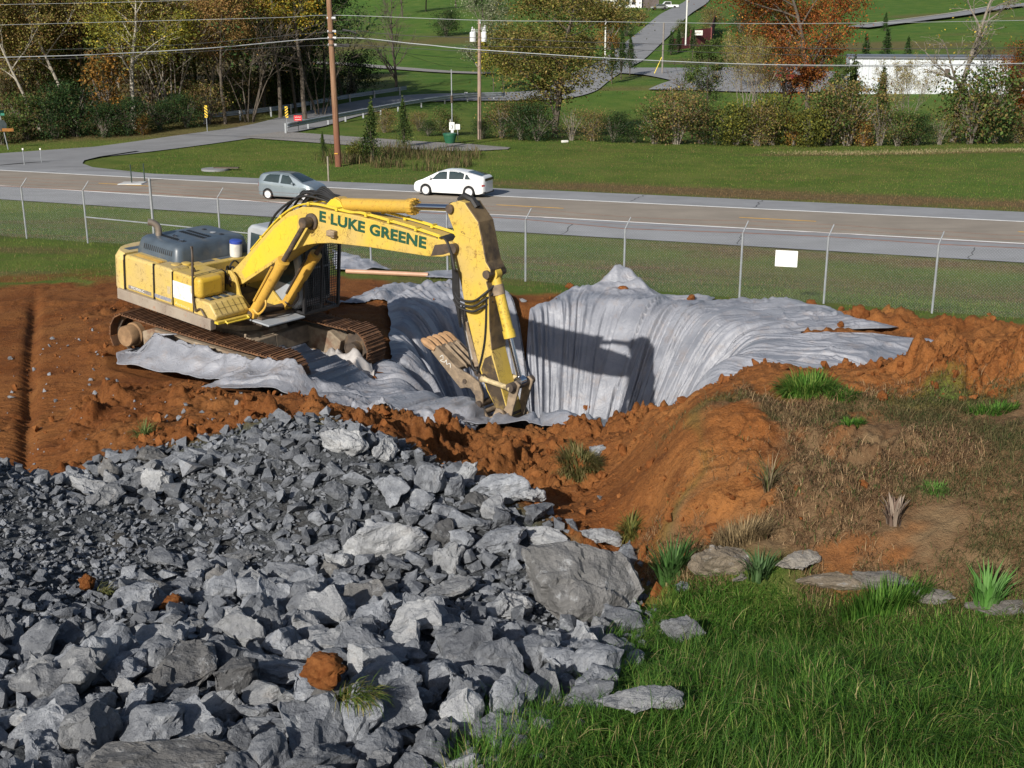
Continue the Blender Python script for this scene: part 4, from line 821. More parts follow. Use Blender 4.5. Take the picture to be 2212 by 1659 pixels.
# ---- tracks
for sgn in (-1, 1):
    yc = 1.3*sgn; L0, L1, r = -1.98, 2.25, .50
    sh = MB(TM); link_ = MB(TM); n_s = 46
    per = 2*(L1-L0)+2*math.pi*r
    for k in range(n_s):
        s = per*k/n_s
        if s < L1-L0: x, z, a = L0+s, 2*r-.03+.0, 0
        elif s < L1-L0+math.pi*r: b = (s-(L1-L0))/r; x, z, a = L1+r*math.sin(b), r+r*math.cos(b), b
        elif s < 2*(L1-L0)+math.pi*r: x, z, a = L1-(s-(L1-L0)-math.pi*r), 0, math.pi
        else: b = math.pi+(s-2*(L1-L0)-math.pi*r)/r; x, z, a = L0+r*math.sin(b), r+r*math.cos(b), b
        if a == 0: z -= .035*math.sin(math.pi*(x-L0)/(L1-L0))
        M = Matrix.Translation((x, yc, z)) @ Matrix.Rotation(a, 4, 'Y'); w = .33; p = per/n_s
        sh.box(-p*.48, p*.48, -w, w, -.012, .008, M)
        for gx_, h in ((-p*.36, .035), (-.02, .026), (p*.28, .026)): sh.box(gx_, gx_+.018, -w*.99, w*.99, .0081, .008+h, M)
        link_.box(-p*.5, p*.5, -.12, -.06, -.11, -.013, M); link_.box(-p*.5, p*.5, .06, .12, -.11, -.013, M)
    tr = sh.build('track', M_CLAY, EX)
    link_.build('track_chain', M_STEEL, tr)
    f = MB(TM); f.prism([(-1.55, .22), (1.6, .22), (1.85, .36), (1.9, .62), (1.6, .78), (-1.3, .80), (-1.6, .68)], yc-.2, yc+.2)
    f.prism([(-1.5, .10), (1.5, .10), (1.5, .30), (-1.5, .30)], yc+sgn*.21-.02, yc+sgn*.21+.05)
    f.box(-1.3, 1.5, yc+.215*sgn-.02, yc+.215*sgn+.02, .50, .72)
    f.build('track_frame', M_FRAME, tr, bev=.02)
    d = MB(TM); d.lathe([(.27, -.02), (.27, .10), (.24, .13), (.24, .33), (.22, .36), (0, .36)] if sgn > 0 else [(.27, .02), (.27, -.10), (.24, -.13), (.24, -.33), (.22, -.36), (0.001, -.36)], (L0, yc+.0*sgn, r), 24, 'y'); d.build('final_drive', M_FDR, tr, True)
    d = MB(TM); d.lathe([(.38, -.04), (.38, .04)], (L1, yc, r), 24, 'y'); d.lathe([(.16, -.24), (.16, .24)], (L1, yc, r), 16, 'y'); d.build('idler', M_STEEL, tr, True)
    d = MB(TM)
    for k in range(8): d.lathe([(.10, -.16), (.10, -.1), (.085, -.09), (.085, .09), (.10, .1), (.10, .16)], (-1.35+k*.4, yc, .14), 12, 'y')
    d.build('track_rollers', M_STEEL, tr, True)
c = MB(TM)
for sgn in (-1, 1):
    for x0 in (-.95, .65):
        c.prism([(x0, .42), (x0+.35, .42), (x0+.3, .82), (x0+.05, .82)], min(0, sgn*1.12), max(0, sgn*1.12))
c.prism([(-.8, .5), (.9, .5), (.75, .9), (-.65, .9)], -.62, .62); c.lathe([(.62, .88), (.66, .9), (.66, 1.02), (.58, 1.06)], (0, 0, 0), 32)
c.build('undercarriage_frame', M_FRAME, EX, bev=.02)
c = MB(); c.lathe([(.7, 1.05), (.74, 1.07), (.74, 1.16), (.5, 1.17)], (0, 0, 0), 36); c.build('slew_ring', M_STEEL, EX, True)
# ---- upper structure
c = MB(); c.box(-2.3, 1.15, -.5, .5, 1.17, 1.36); c.box(-2.2, .5, -1.4, 1.45, 1.19, 1.34); c.box(.3, 1.25, .48, 1.4, 1.2, 1.3); c.build('revolving_frame', M_STEEL, EX, bev=.01)
c = MB(); c.box(-2.42, .74, -1.56, -1.40, 1.20, 1.44); c.build('side_beam', M_BEAM, EX, bev=.012)
cw = MB(); out = []
for k in range(15):
    a = math.pi/2+math.pi*k/14; out.append((-2.25+.78*math.cos(a) if True else 0, 1.5*math.copysign(abs(math.sin(a))**.45, math.sin(a))))
ring = [(x, y) for x, y in out]; n = len(ring)
for z0, z1, ins0, ins1 in ((1.16, 1.4, .06, 0), (1.4, 2.1, 0, 0), (2.1, 2.26, 0, .08)):
    vs = [(x*(1)+(-ins0 if x < -2.25 else 0)*-1, y*(1-ins0*.5), z0) for x, y in ring]+[(x+(ins1 if x < -2.25 else 0), y*(1-ins1*.5), z1) for x, y in ring]
    cw.add(vs, [(i, i+1, n+i+1, n+i) for i in range(n-1)]+([list(range(n, 2*n))] if z1 > 2.2 else [])+([list(range(n))[::-1]] if z0 < 1.2 else [])+[(n-1, 0, n, 2*n-1)])
cw.build('counterweight', machinepaint('scuffed_yellow_paint', (.62, .46, .12), (.52, .40, .20), (.12, .05, .03, 1), .8), EX, True)
def rbox(name, x0, x1, y0, y1, z0, z1, mat, bev=.05, parent=EX, seg=3):
    return MB().box(x0, x1, y0, y1, z0, z1).build(name, mat, parent, True, bev, seg)
M_PAN = machinepaint('side_panel_paint', (.52, .385, .10), (.46, .35, .15), (.14, .075, .035, 1), amt=.7)
rbox('side_door', -2.21, -1.2, -1.5, -1.0, 1.43, 2.25, M_PAN, .07); d2 = rbox('side_door', -1.185, -.565, -1.5, -1.0, 1.43, 2.245, M_PAN, .06); rbox('fuel_tank', -.55, .13, -1.5, -.62, 1.43, 2.225, M_Y, .05)
c = MB(); c.box(-2.25, -.56, -1.02, 1.5, 1.36, 2.215); c.box(-.57, -.3, -.62, 1.48, 1.36, 2.0); c.build('engine_deck', M_Y, EX, bev=.03)
c = MB()
for k in range(3): c.box(-2.05+k*.0, -1.15, -1.36+k*.06, -1.33+k*.06, 2.246, 2.256)
c.box(-2.1, -1.75, -.98, -.98+.001, 2.2, 2.2); c.build('deck_grille', M_YC, EX)
for x0, x1, y0, y1 in ((-2.62, -2.42, -1.2, -.6), (-.84, -.70, -.55, -.2), (-.84, -.70, -.05, .35)): MB().box(x0, x1, y0, y1, 2.216, 2.265 if x0 < -2.2 else 2.222).build('anti_slip_pad', M_HOOD, EX)
# rounded tank nose and step box in front of it
rbox('tank_nose', .0, .36, -1.5, -.86, 1.78, 2.23, machinepaint('nose_yellow', (.54, .35, .03), (.48, .33, .06), amt=.45), .09, EX, 4)
c = MB(); c.prism([(.10, 1.40), (.80, 1.40), (.86, 1.52), (.64, 1.76), (.10, 1.78)], -1.49, -.58); sb = c.build('step_box', M_PAN, EX, True, .04, 3)
c = MB()
for k in range(4): c.box(.2+.0*k, .5, -1.36+k*.2, -1.25+k*.2, 1.772, 1.79)
c.build('step_tread', M_HOOD, sb)
c = MB()
for k in range(1, 6): y = -1.49+k*.152; c.box(.66, .665, y-.004, y+.004, 1.55, 1.73); c.add([(.645, y-.005, 1.765), (.645, y+.005, 1.765), (.868, y+.005, 1.53), (.868, y-.005, 1.53)], [(0, 1, 2, 3)])
c.add([(.76, -1.46, 1.652), (.76, -.6, 1.652), (.755, -.6, 1.644), (.755, -1.46, 1.644)], [(0, 1, 2, 3)]); c.build('panel_groove', M_BLK, sb)
c = MB(); c.tube([(.9, -1.3, 1.40), (.98, -1.3, 1.37), (.98, -.7, 1.37), (.9, -.7, 1.40)], .022, 6); c.box(.8, .92, -1.5, -.6, 1.36, 1.41); c.build('front_step', M_YB, EX, True)
rbox('apron_plate', .75, 1.5, -.62, .45, 1.27, 1.31, M_CAB, .01)
# seams, stripe, lettering, white patch, fuel caps
c = MB()
for x, z0, z1, w in ((-2.212, 1.44, 2.24, .014), (-1.192, 1.43, 2.24, .016), (-.557, 1.45, 2.2, .008), (.125, 1.42, 1.8, .008)): c.box(x-w, x+w, -1.504, -1.46, z0, z1)
c.build('panel_seam', M_BLK, EX)
def facing_text(s, h, M, mat, parent, name='lettering', depth=.002, bold=.0, sx=1.):
    cu = bpy.data.curves.new('txt', 'FONT'); cu.body = s; cu.size = h/.70; cu.extrude = depth; cu.offset = bold; cu.space_character = 1.05; o = bpy.data.objects.new('txt', cu); link(o)
    dg = bpy.context.evaluated_depsgraph_get(); me = bpy.data.meshes.new_from_object(o.evaluated_get(dg)); bpy.data.objects.remove(o)
    xs = [v.co.x for v in me.vertices]; x0, x1 = min(xs), max(xs)
    for v in me.vertices: v.co = M @ Vector(((v.co.x-x0)*sx, v.co.y, v.co.z))
    me.materials.clear(); me.materials.append(mat); q = bpy.data.objects.new(name, me); link(q)
    if parent: q.parent = parent
    return q, (x1-x0)*sx
def sideM(x, y, z, ang=0):   # text running along +x on a face that looks towards -y
    return Matrix.Translation((x, y, z)) @ Matrix.Rotation(-ang, 4, 'Y') @ Matrix.Rotation(math.pi/2, 4, 'X')
MB().box(-2.08, -1.28, -1.503, -1.5, 1.50, 1.58).build('stripe', simple('grey_stripe', (.16, .15, .15), .6, .3, 20, dirt=(.5, .4, .2, 1)), EX)
MB().box(-1.16, -.6, -1.503, -1.5, 1.505, 1.585).build('stripe', simple('blue_grey_stripe', (.20, .21, .26), .6, .3, 20, dirt=(.5, .4, .2, 1)), EX)
facing_text('PC300LC', .055, sideM(-1.98, -1.5035, 1.515), M_WHT, EX, 'stripe_lettering', .001, .0, 1.5)
facing_text('Avance', .07, sideM(-.48, -1.502, 1.50, -.05), simple('cream_script', (.66, .55, .30), .6, .2, 30), EX, 'script_lettering', .001, .0, 1.6)
MB().box(-.53, .09, -1.503, -1.499, 1.64, 2.02).build('white_patch', M_WHT, EX); MB().box(-.73, -.62, -1.503, -1.5, 1.68, 1.85).build('sticker', simple('faded_sticker', (.42, .34, .20), .7, .2, 30), EX)
c = MB()
for y in (-1.15, -.93): c.lathe([(.11, 2.22), (.11, 2.262), (.09, 2.27), (.001, 2.27)], (-.85+(y+1.15)*.3, y, 0), 20)
c.build('filler_cap', M_Y, EX, True)
c = MB(); c.lathe([(.05, 2.22), (.05, 2.27), (.035, 2.28), (.035, 2.31), (.001, 2.315)], (-.22, -1.2, 0), 14); c.build('fuel_cap', M_STEEL, EX, True)
# ---- engine hood
hd = MB(); hv = []
x0, x1, y0, y1 = -2.36, -.86, -1.10, 1.0
prof = [(0, 2.216, 0), (1, 2.30, .01), (2, 2.48, .05), (3, 2.555, .075), (4, 2.60, .12), (5, 2.618, .20)]
def rrect(ix, z, r=.16, m=5):
    P = []
    for cx_, cy_, a0 in ((x1-ix-r, y1-ix-r, 0), (x0+ix+r, y1-ix-r, 90), (x0+ix+r, y0+ix+r, 180), (x1-ix-r, y0+ix+r, 270)):
        for k in range(m+1): a = math.radians(a0+90*k/m); P.append((cx_+r*math.cos(a), cy_+r*math.sin(a), z))
    return P
vs = []; 
for _, z, ix in prof: vs += rrect(ix, z)
n = 24; fs = [(i*n+k, i*n+(k+1) % n, (i+1)*n+(k+1) % n, (i+1)*n+k) for i in range(len(prof)-1) for k in range(n)]+[[(len(prof)-1)*n+k for k in range(n)]]
hood = hd.add(vs, fs).build('engine_hood', M_HOOD, EX, True)
c = MB()
for k in range(15): x = -2.06+k*.067; c.add([(x, -1.083, 2.36), (x+.03, -1.083, 2.36), (x+.03, -1.052, 2.475), (x, -1.052, 2.475)], [(0, 1, 2, 3)])
c.build('vent', M_BLK, hood)
for r_, (xa, n_, ln) in enumerate([(-2.0, 12, .12), (-2.0, 12, .12), (-1.98, 11, .1)]): 
    c = MB()
    for k in range(n_): x = xa+k*.072; yy = (-.72, -.15, .04)[r_]+.0; c.box(x, x+.035, yy, yy+ln, 2.615, 2.627)
    c.build('vent', M_BLK, hood)
for x, y in ((-1.9, .42), (-1.3, .42)): MB().box(x, x+.09, y, y+.09, 2.615, 2.627).build('vent', M_BLK, hood)
c = MB()
for x, y in ((-1.75, -.5), (-1.3, -.7)): c.box(x, x+.12, y, y+.02, 2.62, 2.66); c.box(x+.02, x+.06, y-.04, y+.06, 2.62, 2.645)
c.build('hood_latch', M_CHROME, hood); c = MB(); c.lathe([(.07, 2.6225), (.07, 2.630), (.001, 2.631)], (-1.5, .42, 0), 20); c.build('round_sticker', M_CAB, hood)
c = MB(); c.tube(curve([(-1.98, -.72, 2.5), (-1.98, -.72, 2.72), (-2.0, -.74, 2.83), (-2.06, -.82, 2.90), (-2.12, -.9, 2.92)], 5), .075, 14); c.build('exhaust_pipe', M_PIPE, EX, True)
c = MB(); c.lathe([(.13, 2.22), (.14, 2.30), (.14, 2.52), (.12, 2.54)], (-.72, .42, 0), 20); af = c.build('air_filter', simple('filter_white', (.55, .54, .50), .5, .15, 6), EX, True)
c = MB(); c.lathe([(.145, 2.52), (.145, 2.58), (.12, 2.60), (.001, 2.60)], (-.72, .42, 0), 20); c.build('lid', M_BLUE, af, True)
# handrail posts by the tank
c = MB(); c.tube(curve([(.22, -1.52, 1.5), (.16, -1.53, 1.8), (.14, -1.52, 2.3), (.12, -1.50, 2.72), (.04, -1.46, 2.86)], 5), .022, 8); c.tube([(.04, -1.42, 2.2), (.02, -1.42, 2.86)], .022, 8); c.tube([(.13, -1.51, 2.5), (.02, -1.42, 2.5)], .012, 6); c.tube(curve([(.22, -1.52, 1.5), (.4, -1.54, 1.6), (.55, -1.55, 1.48), (.6, -1.5, 1.38)], 5), .018, 6); c.build('handrail', M_STEEL, EX, True)
# valve gear between tank and boom
c = MB(); rg = random.Random(3); c.box(-.55, .15, -.6, .40, 1.36, 1.62)
for k in range(10): x, y = rg.uniform(-.5, .1), rg.uniform(-.55, -.3); c.box(x, x+.1, y, y+.1, 1.62, rg.uniform(1.8, 2.15))
c.build('valve_block', M_STEEL, EX, bev=.01)
c = MB()
for k in range(11):
    a = Vector((rg.uniform(-.55, .05), rg.uniform(-.6, .1), 1.7)); b = Vector((rg.uniform(-.1, .3), rg.uniform(-.5, .3), rg.uniform(1.8, 2.0)))
    c.tube(curve([a, (a+b)/2+Vector((0, 0, rg.uniform(.3, .55))), b], 6), .02, 6)
c.build('hydraulic_hose', M_BLK, EX, True)
# boom foot brackets
c = MB()
for y in (-.47, .41): c.prism([(-.45, 1.35), (1.0, 1.3), (1.02, 1.42), (.9, 1.52), (.72, 1.5), (.42, 1.72), (.28, 2.08), (.12, 2.2), (-.08, 2.17), (-.2, 2.0), (-.3, 1.6)], y, y+.06)
c.build('boom_bracket', M_Y, EX, bev=.012)
c = MB(); c.cyl((.06, -.5, 1.98), (.06, .5, 1.98), .10, 20); c.cyl((.88, -.62, 1.41), (.88, .62, 1.41), .075, 18); c.build('foot_pin', M_STEEL, EX, True)
# ---- cab
ZT = 3.02
cab = MB().prism([(-.50, 1.34), (1.12, 1.34), (1.30, 1.55), (1.26, 2.3), (1.12, 2.92), (1.0, ZT), (-.32, ZT), (-.46, 2.9)], .50, 1.46).build('cab', M_CAB, EX, True, .07, 3)
c = MB()
for y in (.494, 1.462):
    for P_ in ([(-.36, 2.1), (-.30, 2.84), (.14, 2.84), (.14, 2.1)], [(.2, 1.9), (.2, 2.84), (.94, 2.86), (1.1, 2.3), (1.14, 1.9)]): MB().prism(P_, y, y+.004).build('side_window', M_GLASS, cab)
c = MB(); c.add([(1.263, .58, 2.3), (1.263, 1.38, 2.3), (1.135, 1.38, 2.88), (1.135, .58, 2.88)], [(0, 1, 2, 3)]); c.add([(1.305, .58, 1.6), (1.305, 1.38, 1.6), (1.268, 1.38, 2.25), (1.268, .58, 2.25)], [(0, 1, 2, 3)]); c.build('windscreen', M_GLASS, cab)
c = MB(); X0, Y0, Y1, Z0, Z1 = 1.46, .46, 1.50, 1.36, 3.0
for y in (Y0, Y1): c.box(X0-.03, X0+.03, y-.03, y+.03, Z0, Z1)
for z in (Z0, Z1): c.box(X0-.03, X0+.03, Y0, Y1, z-.03, z+.03); c.box(1.1, X0, Y0-.02, Y0+.02, z-.025, z+.025) ; c.box(1.1, X0, Y1-.02, Y1+.02, z-.025, z+.025)
c.box(X0-.02, X0+.02, .95, 1.0, Z0, Z1)
k = 0
for i in range(1, 18): y = Y0+(Y1-Y0)*i/18; c.box(X0+.004, X0+.014, y-.006, y+.006, Z0, Z1)
for i in range(1, 29): z = Z0+(Z1-Z0)*i/29; c.box(X0-.006, X0+.004, Y0, Y1, z-.006, z+.006)
c.build('cab_guard', simple('black_guard', (.018, .018, .02), .5, .3, 8), cab)
# ---- boom
BT = [(-.06, 2.02), (-.04, 2.12), (.05, 2.2), (.45, 2.58), (1.28, 3.40), (1.73, 3.76), (2.12, 3.94), (2.45, 3.99), (3.7, 4.04), (4.84, 4.02), (5.6, 3.98), (6.1, 3.98), (6.2, 3.88)]
BB = [(6.18, 3.76), (5.9, 3.66), (5.57, 3.60), (5.0, 3.55), (4.0, 3.47), (3.03, 3.36), (2.6, 3.27), (2.27, 3.17), (1.9, 2.99), (1.61, 2.80), (1.07, 2.42), (.35, 1.93), (.2, 1.86), (.02, 1.88)]
boom = MB().prism(BT+BB, -.31, .31).build('boom', M_Y, EX, bev=.015)
c = MB()   # fresh paint area at the knee, flush plates
c.prism([(.30, 2.18), (.62, 2.62), (1.30, 3.32), (1.72, 3.66), (2.02, 3.76), (2.0, 3.1), (1.6, 2.86), (1.1, 2.52), (.42, 2.06)], -.3135, -.309); c.build('reinforcement_plate', M_YB, boom)
for x, z in ((.72, 2.52), (1.1, 2.86), (1.45, 3.2)): MB().lathe([(.075, -.005), (.075, 0), (.001, 0)], (x, -.314, z), 20, 'y').build('boss', M_YB, boom, True)
c = MB(); c.prism([(5.62, 3.62), (5.9, 3.70), (6.12, 3.80), (6.05, 3.95), (5.7, 3.85)], -.3135, .3135); c.build('greasy_patch', M_STEEL, boom)
q, wtx = facing_text('E LUKE GREENE', .235, Matrix.Identity(4), M_GRN, None)
bpy.data.objects.remove(q)
facing_text('E LUKE GREENE', .205, sideM(2.64, -.3125, 3.75, -.003), M_GRN, boom, 'lettering', .002, .013, 2.82/wtx*(.235/.205))
c = MB(); c.cyl((2.44, -.60, 3.70), (2.44, .60, 3.70), .10, 20); c.lathe([(.17, -.001), (.17, -.05), (.13, -.06)], (2.44, -.31, 3.70), 20, 'y'); c.build('boom_pin', M_STEEL, boom, True)
c = MB(); c.box(2.98, 3.16, -.42, -.31, 3.50, 3.64); c.prism([(2.98, 3.64), (3.2, 3.60), (3.2, 3.56), (2.98, 3.52)], -.46, -.42); c.build('work_lamp', M_TAN, boom, bev=.015)
# steel pipes along the boom
for y in (-.27, -.2, .2, .27):
    c = MB(); off = 0 if y < 0 else .02
    c.tube(curve([(.55, y, 2.72), (1.28, y, 3.46), (1.74, y, 3.82), (2.15, y, 4.0), (2.6, y, 4.06+off), (3.4, y, 4.06+off), (3.75, y, 4.10), (4.6, y, 4.08), (5.1, y, 4.06), (5.7, y, 4.02), (5.95, y, 3.98)], 4), .02, 8); c.build('hydraulic_pipe', M_YB, boom, True)
c = MB()
for x, z in ((.9, 3.06), (1.5, 3.62), (2.3, 4.03), (3.1, 4.06), (3.9, 4.09), (4.5, 4.07), (5.2, 4.05), (5.8, 4.0)):
    for y in (-.24, .24): MB().box(x-.03, x+.03, y-.07, y+.07, z-.03, z+.04).build('pipe_clamp', M_YB, boom)
c = MB()
for k, (y, h) in enumerate(((-.15, .04), (-.05, .10), (.06, .13), (.15, .05))): c.tube(curve([(.9+.1*k, y, 3.1), (1.2+.1*k, y, 3.6+h*.4), (1.9, y, 4.05+h), (2.5, y*.7, 4.12+h*.5), (3.0, y*.5, 4.05)], 6), .026, 8)
for k in range(5): y = -.1+k*.05; c.tube(curve([(2.0, y, 4.0), (2.3, y, 4.22+.03*k), (2.7, y, 4.2), (2.95, y, 4.1)], 5), .022, 6)
c.build('hydraulic_hose', M_BLK, boom, True)
# boom cylinders
def cylinder(name, a, b, split, rb, rr, mat=M_YC, head=True, parent=EX):
    a, b = Vector(a), Vector(b); m = a.lerp(b, split); d = (b-a).normalized(); c = MB()
    c.tube([a, a+d*.1, a+d*.101, m-d*.16, m-d*.159, m-d*.01, m], [rb*.9, rb*.9, rb, rb, rb*1.18, rb*1.18, rb*.9], 20)
    c.cyl(a-Vector((0, rb*.8, 0)), a+Vector((0, rb*.8, 0)), rb*1.15, 18)
    o = c.build(name, mat, parent, True); c = MB(); c.cyl(m, b, rr, 14); c.cyl(b-Vector((0, rb*.8, 0)), b+Vector((0, rb*.8, 0)), rb*.95, 18); return o, c
for y in (-.50, .44):
    o, c = cylinder('boom_cylinder', (.88, y, 1.41), (2.44, y, 3.70), .60, .115, .055); c.build('rod', M_STEEL, o, True)
    c = MB(); c.tube([(1.02+.02, y*1.0-.13, 1.75), (1.60, y-.13, 2.62)], .022, 6); c.tube(curve([(.98, y-.1, 1.55), (1.15, y-.08, 1.48), (1.3, y-.02, 1.7), (1.2, y, 1.95)], 5), .024, 6); c.build('cylinder_pipe', M_YC if y < 0 else M_STEEL, o, True)
o, c = cylinder('arm_cylinder', (2.92, 0, 4.10), (5.93, 0, 4.56), .66, .135, .065, machinepaint('arm_cylinder_yellow', (.50, .31, .04), (.44, .28, .05), amt=.5)); c.build('rod', M_CHROME, o, True)
c = MB()
for y in (-.16, .12): c.prism([(2.55, 3.95), (3.2, 4.0), (3.05, 4.2), (2.92, 4.24), (2.8, 4.2)], y, y+.04)
c.build('cylinder_lug', M_YB, boom, bev=.01)
c = MB()
for k in range(12): a = k*math.pi/6; c.cyl((4.82, .15*math.cos(a), 4.39+.15*math.sin(a)), (4.93, .15*math.cos(a), 4.407+.15*math.sin(a)), .018, 6)
c.build('gland_bolts', M_YC, o)
# ---- arm
AO = [(5.86, 4.62), (5.98, 4.70), (6.14, 4.76), (6.28, 4.75), (6.62, 4.45), (6.76, 4.05), (6.86, 3.74), (6.98, 3.62), (6.98, 3.5), (6.90, 3.36), (6.97, 3.2), (7.05, 2.5), (7.13, 2.1), (7.34, 1.6), (7.62, 1.0), (7.64, .86), (7.54, .80), (7.44, .86), (7.10, 1.25), (6.90, 1.62), (6.74, 2.0), (6.47, 2.7), (6.33, 3.15), (6.14, 3.64), (6.02, 3.78), (6.0, 3.9), (6.12, 4.1), (5.92, 4.42)]
arm = MB().prism(AO, -.22, .22).build('arm', M_Y, EX, bev=.015)
for P_ in ([(6.55, 2.65), (6.95, 2.65), (6.92, 2.3), (6.9, 2.05), (6.78, 2.1)], [(6.22, 4.35), (6.50, 4.35), (6.62, 4.0), (6.66, 3.6), (6.3, 3.62), (6.2, 4.1)]): MB().prism(P_, -.2235, -.22).build('reinforcement_plate', M_Y, arm)
c = MB(); c.prism([(7.10, 1.30), (6.92, 1.66), (6.99, 1.9), (7.14, 2.0), (7.33, 1.6), (7.60, 1.0), (7.62, .84), (7.54, .79), (7.44, .85)], -.225, .225); c.build('greasy_arm_nose', simple('greasy_arm_nose', (.05, .035, .022), .6, .4, 6, dirt=(.28, .19, .06, 1), dirt_amt=.7), arm, bev=.012)
c = MB()   # the arm's outer face lies in shade; that shade is painted on as brown
c.prism([(6.30, 4.752), (6.64, 4.45), (6.78, 4.05), (6.88, 3.75), (6.99, 3.62), (6.995, 3.5), (6.915, 3.36), (6.985, 3.2), (7.065, 2.5), (7.145, 2.1), (7.0, 2.12), (6.94, 2.5), (6.86, 3.2), (6.8, 3.4), (6.75, 3.7), (6.66, 4.02), (6.54, 4.38), (6.28, 4.62)], -.215, .2255); c.build('shade_back_plate', simple('brown_greased_steel', (.13, .09, .045), .65, .4, 4, dirt=(.035, .025, .02, 1), dirt_amt=.85), arm, bev=.008)
for x, z in ((6.72, 3.0), (6.78, 2.55)): MB().lathe([(.06, -.012), (.06, 0), (.001, 0)], (x, -.222, z), 18, 'y').build('boss', M_Y, arm, True)
for x, z, w_, r_ in ((5.97, 4.58, .28, .085), (6.13, 3.86, .33, .10), (6.92, 3.52, .27, .08), (7.02, 1.52, .33, .075), (7.55, .90, .38, .09)): MB().cyl((x, -w_, z), (x, w_, z), r_, 18).build('pin', M_STEEL, arm, True)
c = MB(); c.tube([(6.0, 0, 4.72), (6.1, 0, 4.82), (6.3, 0, 4.78), (6.42, 0, 4.66)], .07, 8)
rg = random.Random(8)
for k in range(9):
    y = -.30+.035*k; c.tube(curve([(5.72, y*.9, 3.98), (5.95, y-.03, 4.02), (6.12+.02*k, -.34-.01*k, 3.8-.03*k), (6.2+.015*k, -.33, 3.4), (6.22+.02*k, -.30, 3.0-.05*k), (6.40, -.26, 2.7-.04*k)], 6), .022, 8)
for k in range(3): c.tube(curve([(6.22, -.3, 3.1-.1*k), (6.4, -.34, 2.95-.08*k), (6.72, -.33, 2.98-.1*k), (6.92, -.28, 3.15-.12*k), (7.0, -.1, 3.3-.15*k)], 6), .024, 8)
c.tube(curve([(6.4, -.25, 2.8), (6.5, -.25, 2.3), (6.72, -.25, 1.7), (6.85, -.24, 1.6)], 6), .018, 6); c.tube(curve([(6.95, -.24, 3.1), (6.98, -.24, 2.4), (6.94, -.24, 1.95), (6.85, -.24, 1.55)], 6), .02, 6)
c.build('hydraulic_hose', M_BLK, arm, True)
o, c = cylinder('bucket_cylinder', (6.93, 0, 3.5), (7.70, 0, 1.58), .60, .10, .05, machinepaint('bucket_cylinder_yellow', (.58, .42, .05), (.52, .36, .06), amt=.7)); c.build('rod', M_CHROME, o, True)
c = MB(); c.tube([(6.99, 0, 3.30), (7.06, 0, 3.12)], .125, 16); c.build('cylinder_band', M_TAN, o, True)
# linkage, coupler, thumb, bucket
for y in (-.30, .26):
    c = MB(); c.tube([(7.02, y, 1.52), (7.13, y, 1.51), (7.6, y, 1.50), (7.71, y, 1.50)], [.075, .05, .05, .075], 12); c.build('link', simple('cream_link', (.45, .36, .20), .6, .3, 8, dirt=(.1, .07, .04, 1)), EX, True)
    c = MB(); c.prism([(7.62, 1.55), (7.74, 1.64), (7.85, 1.58), (7.74, 1.1), (7.70, .84), (7.52, .78), (7.46, .9), (7.58, 1.12)], y+(.07 if y < 0 else -.07), y+(.12 if y < 0 else -.02)); c.build('bucket_link', M_TAN, EX, bev=.012)
c = MB(); c.cyl((7.71, -.36, 1.53), (7.71, .36, 1.53), .085, 18); c.build('link_pin', M_STEEL, EX, True)
c = MB()
for y in (-.36, .30): c.prism([(6.90, .56), (6.98, .94), (7.08, .97), (7.25, .80), (7.36, .86), (7.44, 1.05), (7.56, 1.04), (7.72, .86), (7.76, .48), (7.4, .38)], y, y+.06)
c.cyl((7.08, -.41, .84), (7.08, .41, .84), .065, 16); c.cyl((7.55, -.42, .82), (7.55, .42, .82), .075, 16); c.box(7.0, 7.7, -.3, .3, .45, .56); c.build('coupler', M_TAN, EX, bev=.012)
c = MB(); pts = [(7.06, .46), (7.72, .46), (7.95, .2), (7.98, -.12), (7.78, -.5), (7.4, -.72), (6.9, -.72)]
for y in (-.55, .52): c.prism(pts, y, y+.03)
n = len(pts); c.add([(x, -.55, z) for x, z in pts[1:]]+[(x, .55, z) for x, z in pts[1:]], [(i, i+1, n-1+i+1, n-1+i) for i in range(n-2)]); c.build('bucket', M_TAN, EX, bev=.01)
th = MB()
TP = [(5.78, 1.76), (5.90, 1.90), (6.42, 1.60), (6.6, 1.56), (6.78, 1.52), (6.98, 1.44), (7.10, 1.22), (7.12, .98), (7.04, .90), (6.96, .98), (6.92, 1.16), (6.80, 1.26), (6.70, 1.26), (6.56, 1.20), (6.36, 1.34)]
for y in (-.36, .28): th.prism(TP, y, y+.05)
th.prism([(5.86, 1.88), (6.45, 1.58), (6.42, 1.50), (5.84, 1.80)], -.31, .28)
for y in (-.15, .0, .15): th.prism([(5.95, 1.86), (6.55, 1.56), (6.5, 1.64), (6.0, 1.93)], y-.015, y+.015)
thumb = th.build('thumb', M_TAN, EX, bev=.012)
for y in (-.36, -.19, -.02, .15, .30):
    c = MB(); c.tube(curve([(5.88, y+.02, 1.82), (5.72, y+.02, 1.88), (5.60, y+.02, 1.92), (5.52, y+.02, 1.93)], 3), [.055, .065, .075, .08, .085, .08, .07, .06, .05, .03][:10], 8); c.build('tooth', M_TOOTH, thumb, True)
c = MB(); c.cyl((7.05, -.42, 1.02), (7.05, .34, 1.02), .07, 14); c.lathe([(.045, -.02), (.045, 0), (.001, 0)], (6.66, -.362, 1.38), 14, 'y'); c.build('thumb_pin', M_STEEL, thumb, True)
o, c = cylinder('thumb_cylinder', (6.26, 0, 2.60), (6.72, 0, 1.50), .78, .085, .05, simple('bare_cylinder', (.32, .30, .28), .5, .3, 8, dirt=(.12, .07, .04, 1))); c.build('rod', M_STEEL, o, True)
c = MB(); c.prism([(6.42, 2.50), (6.50, 2.48), (6.85, 1.70), (6.75, 1.66)], -.2, -.17); c.build('slotted_bar', M_TAN, o)

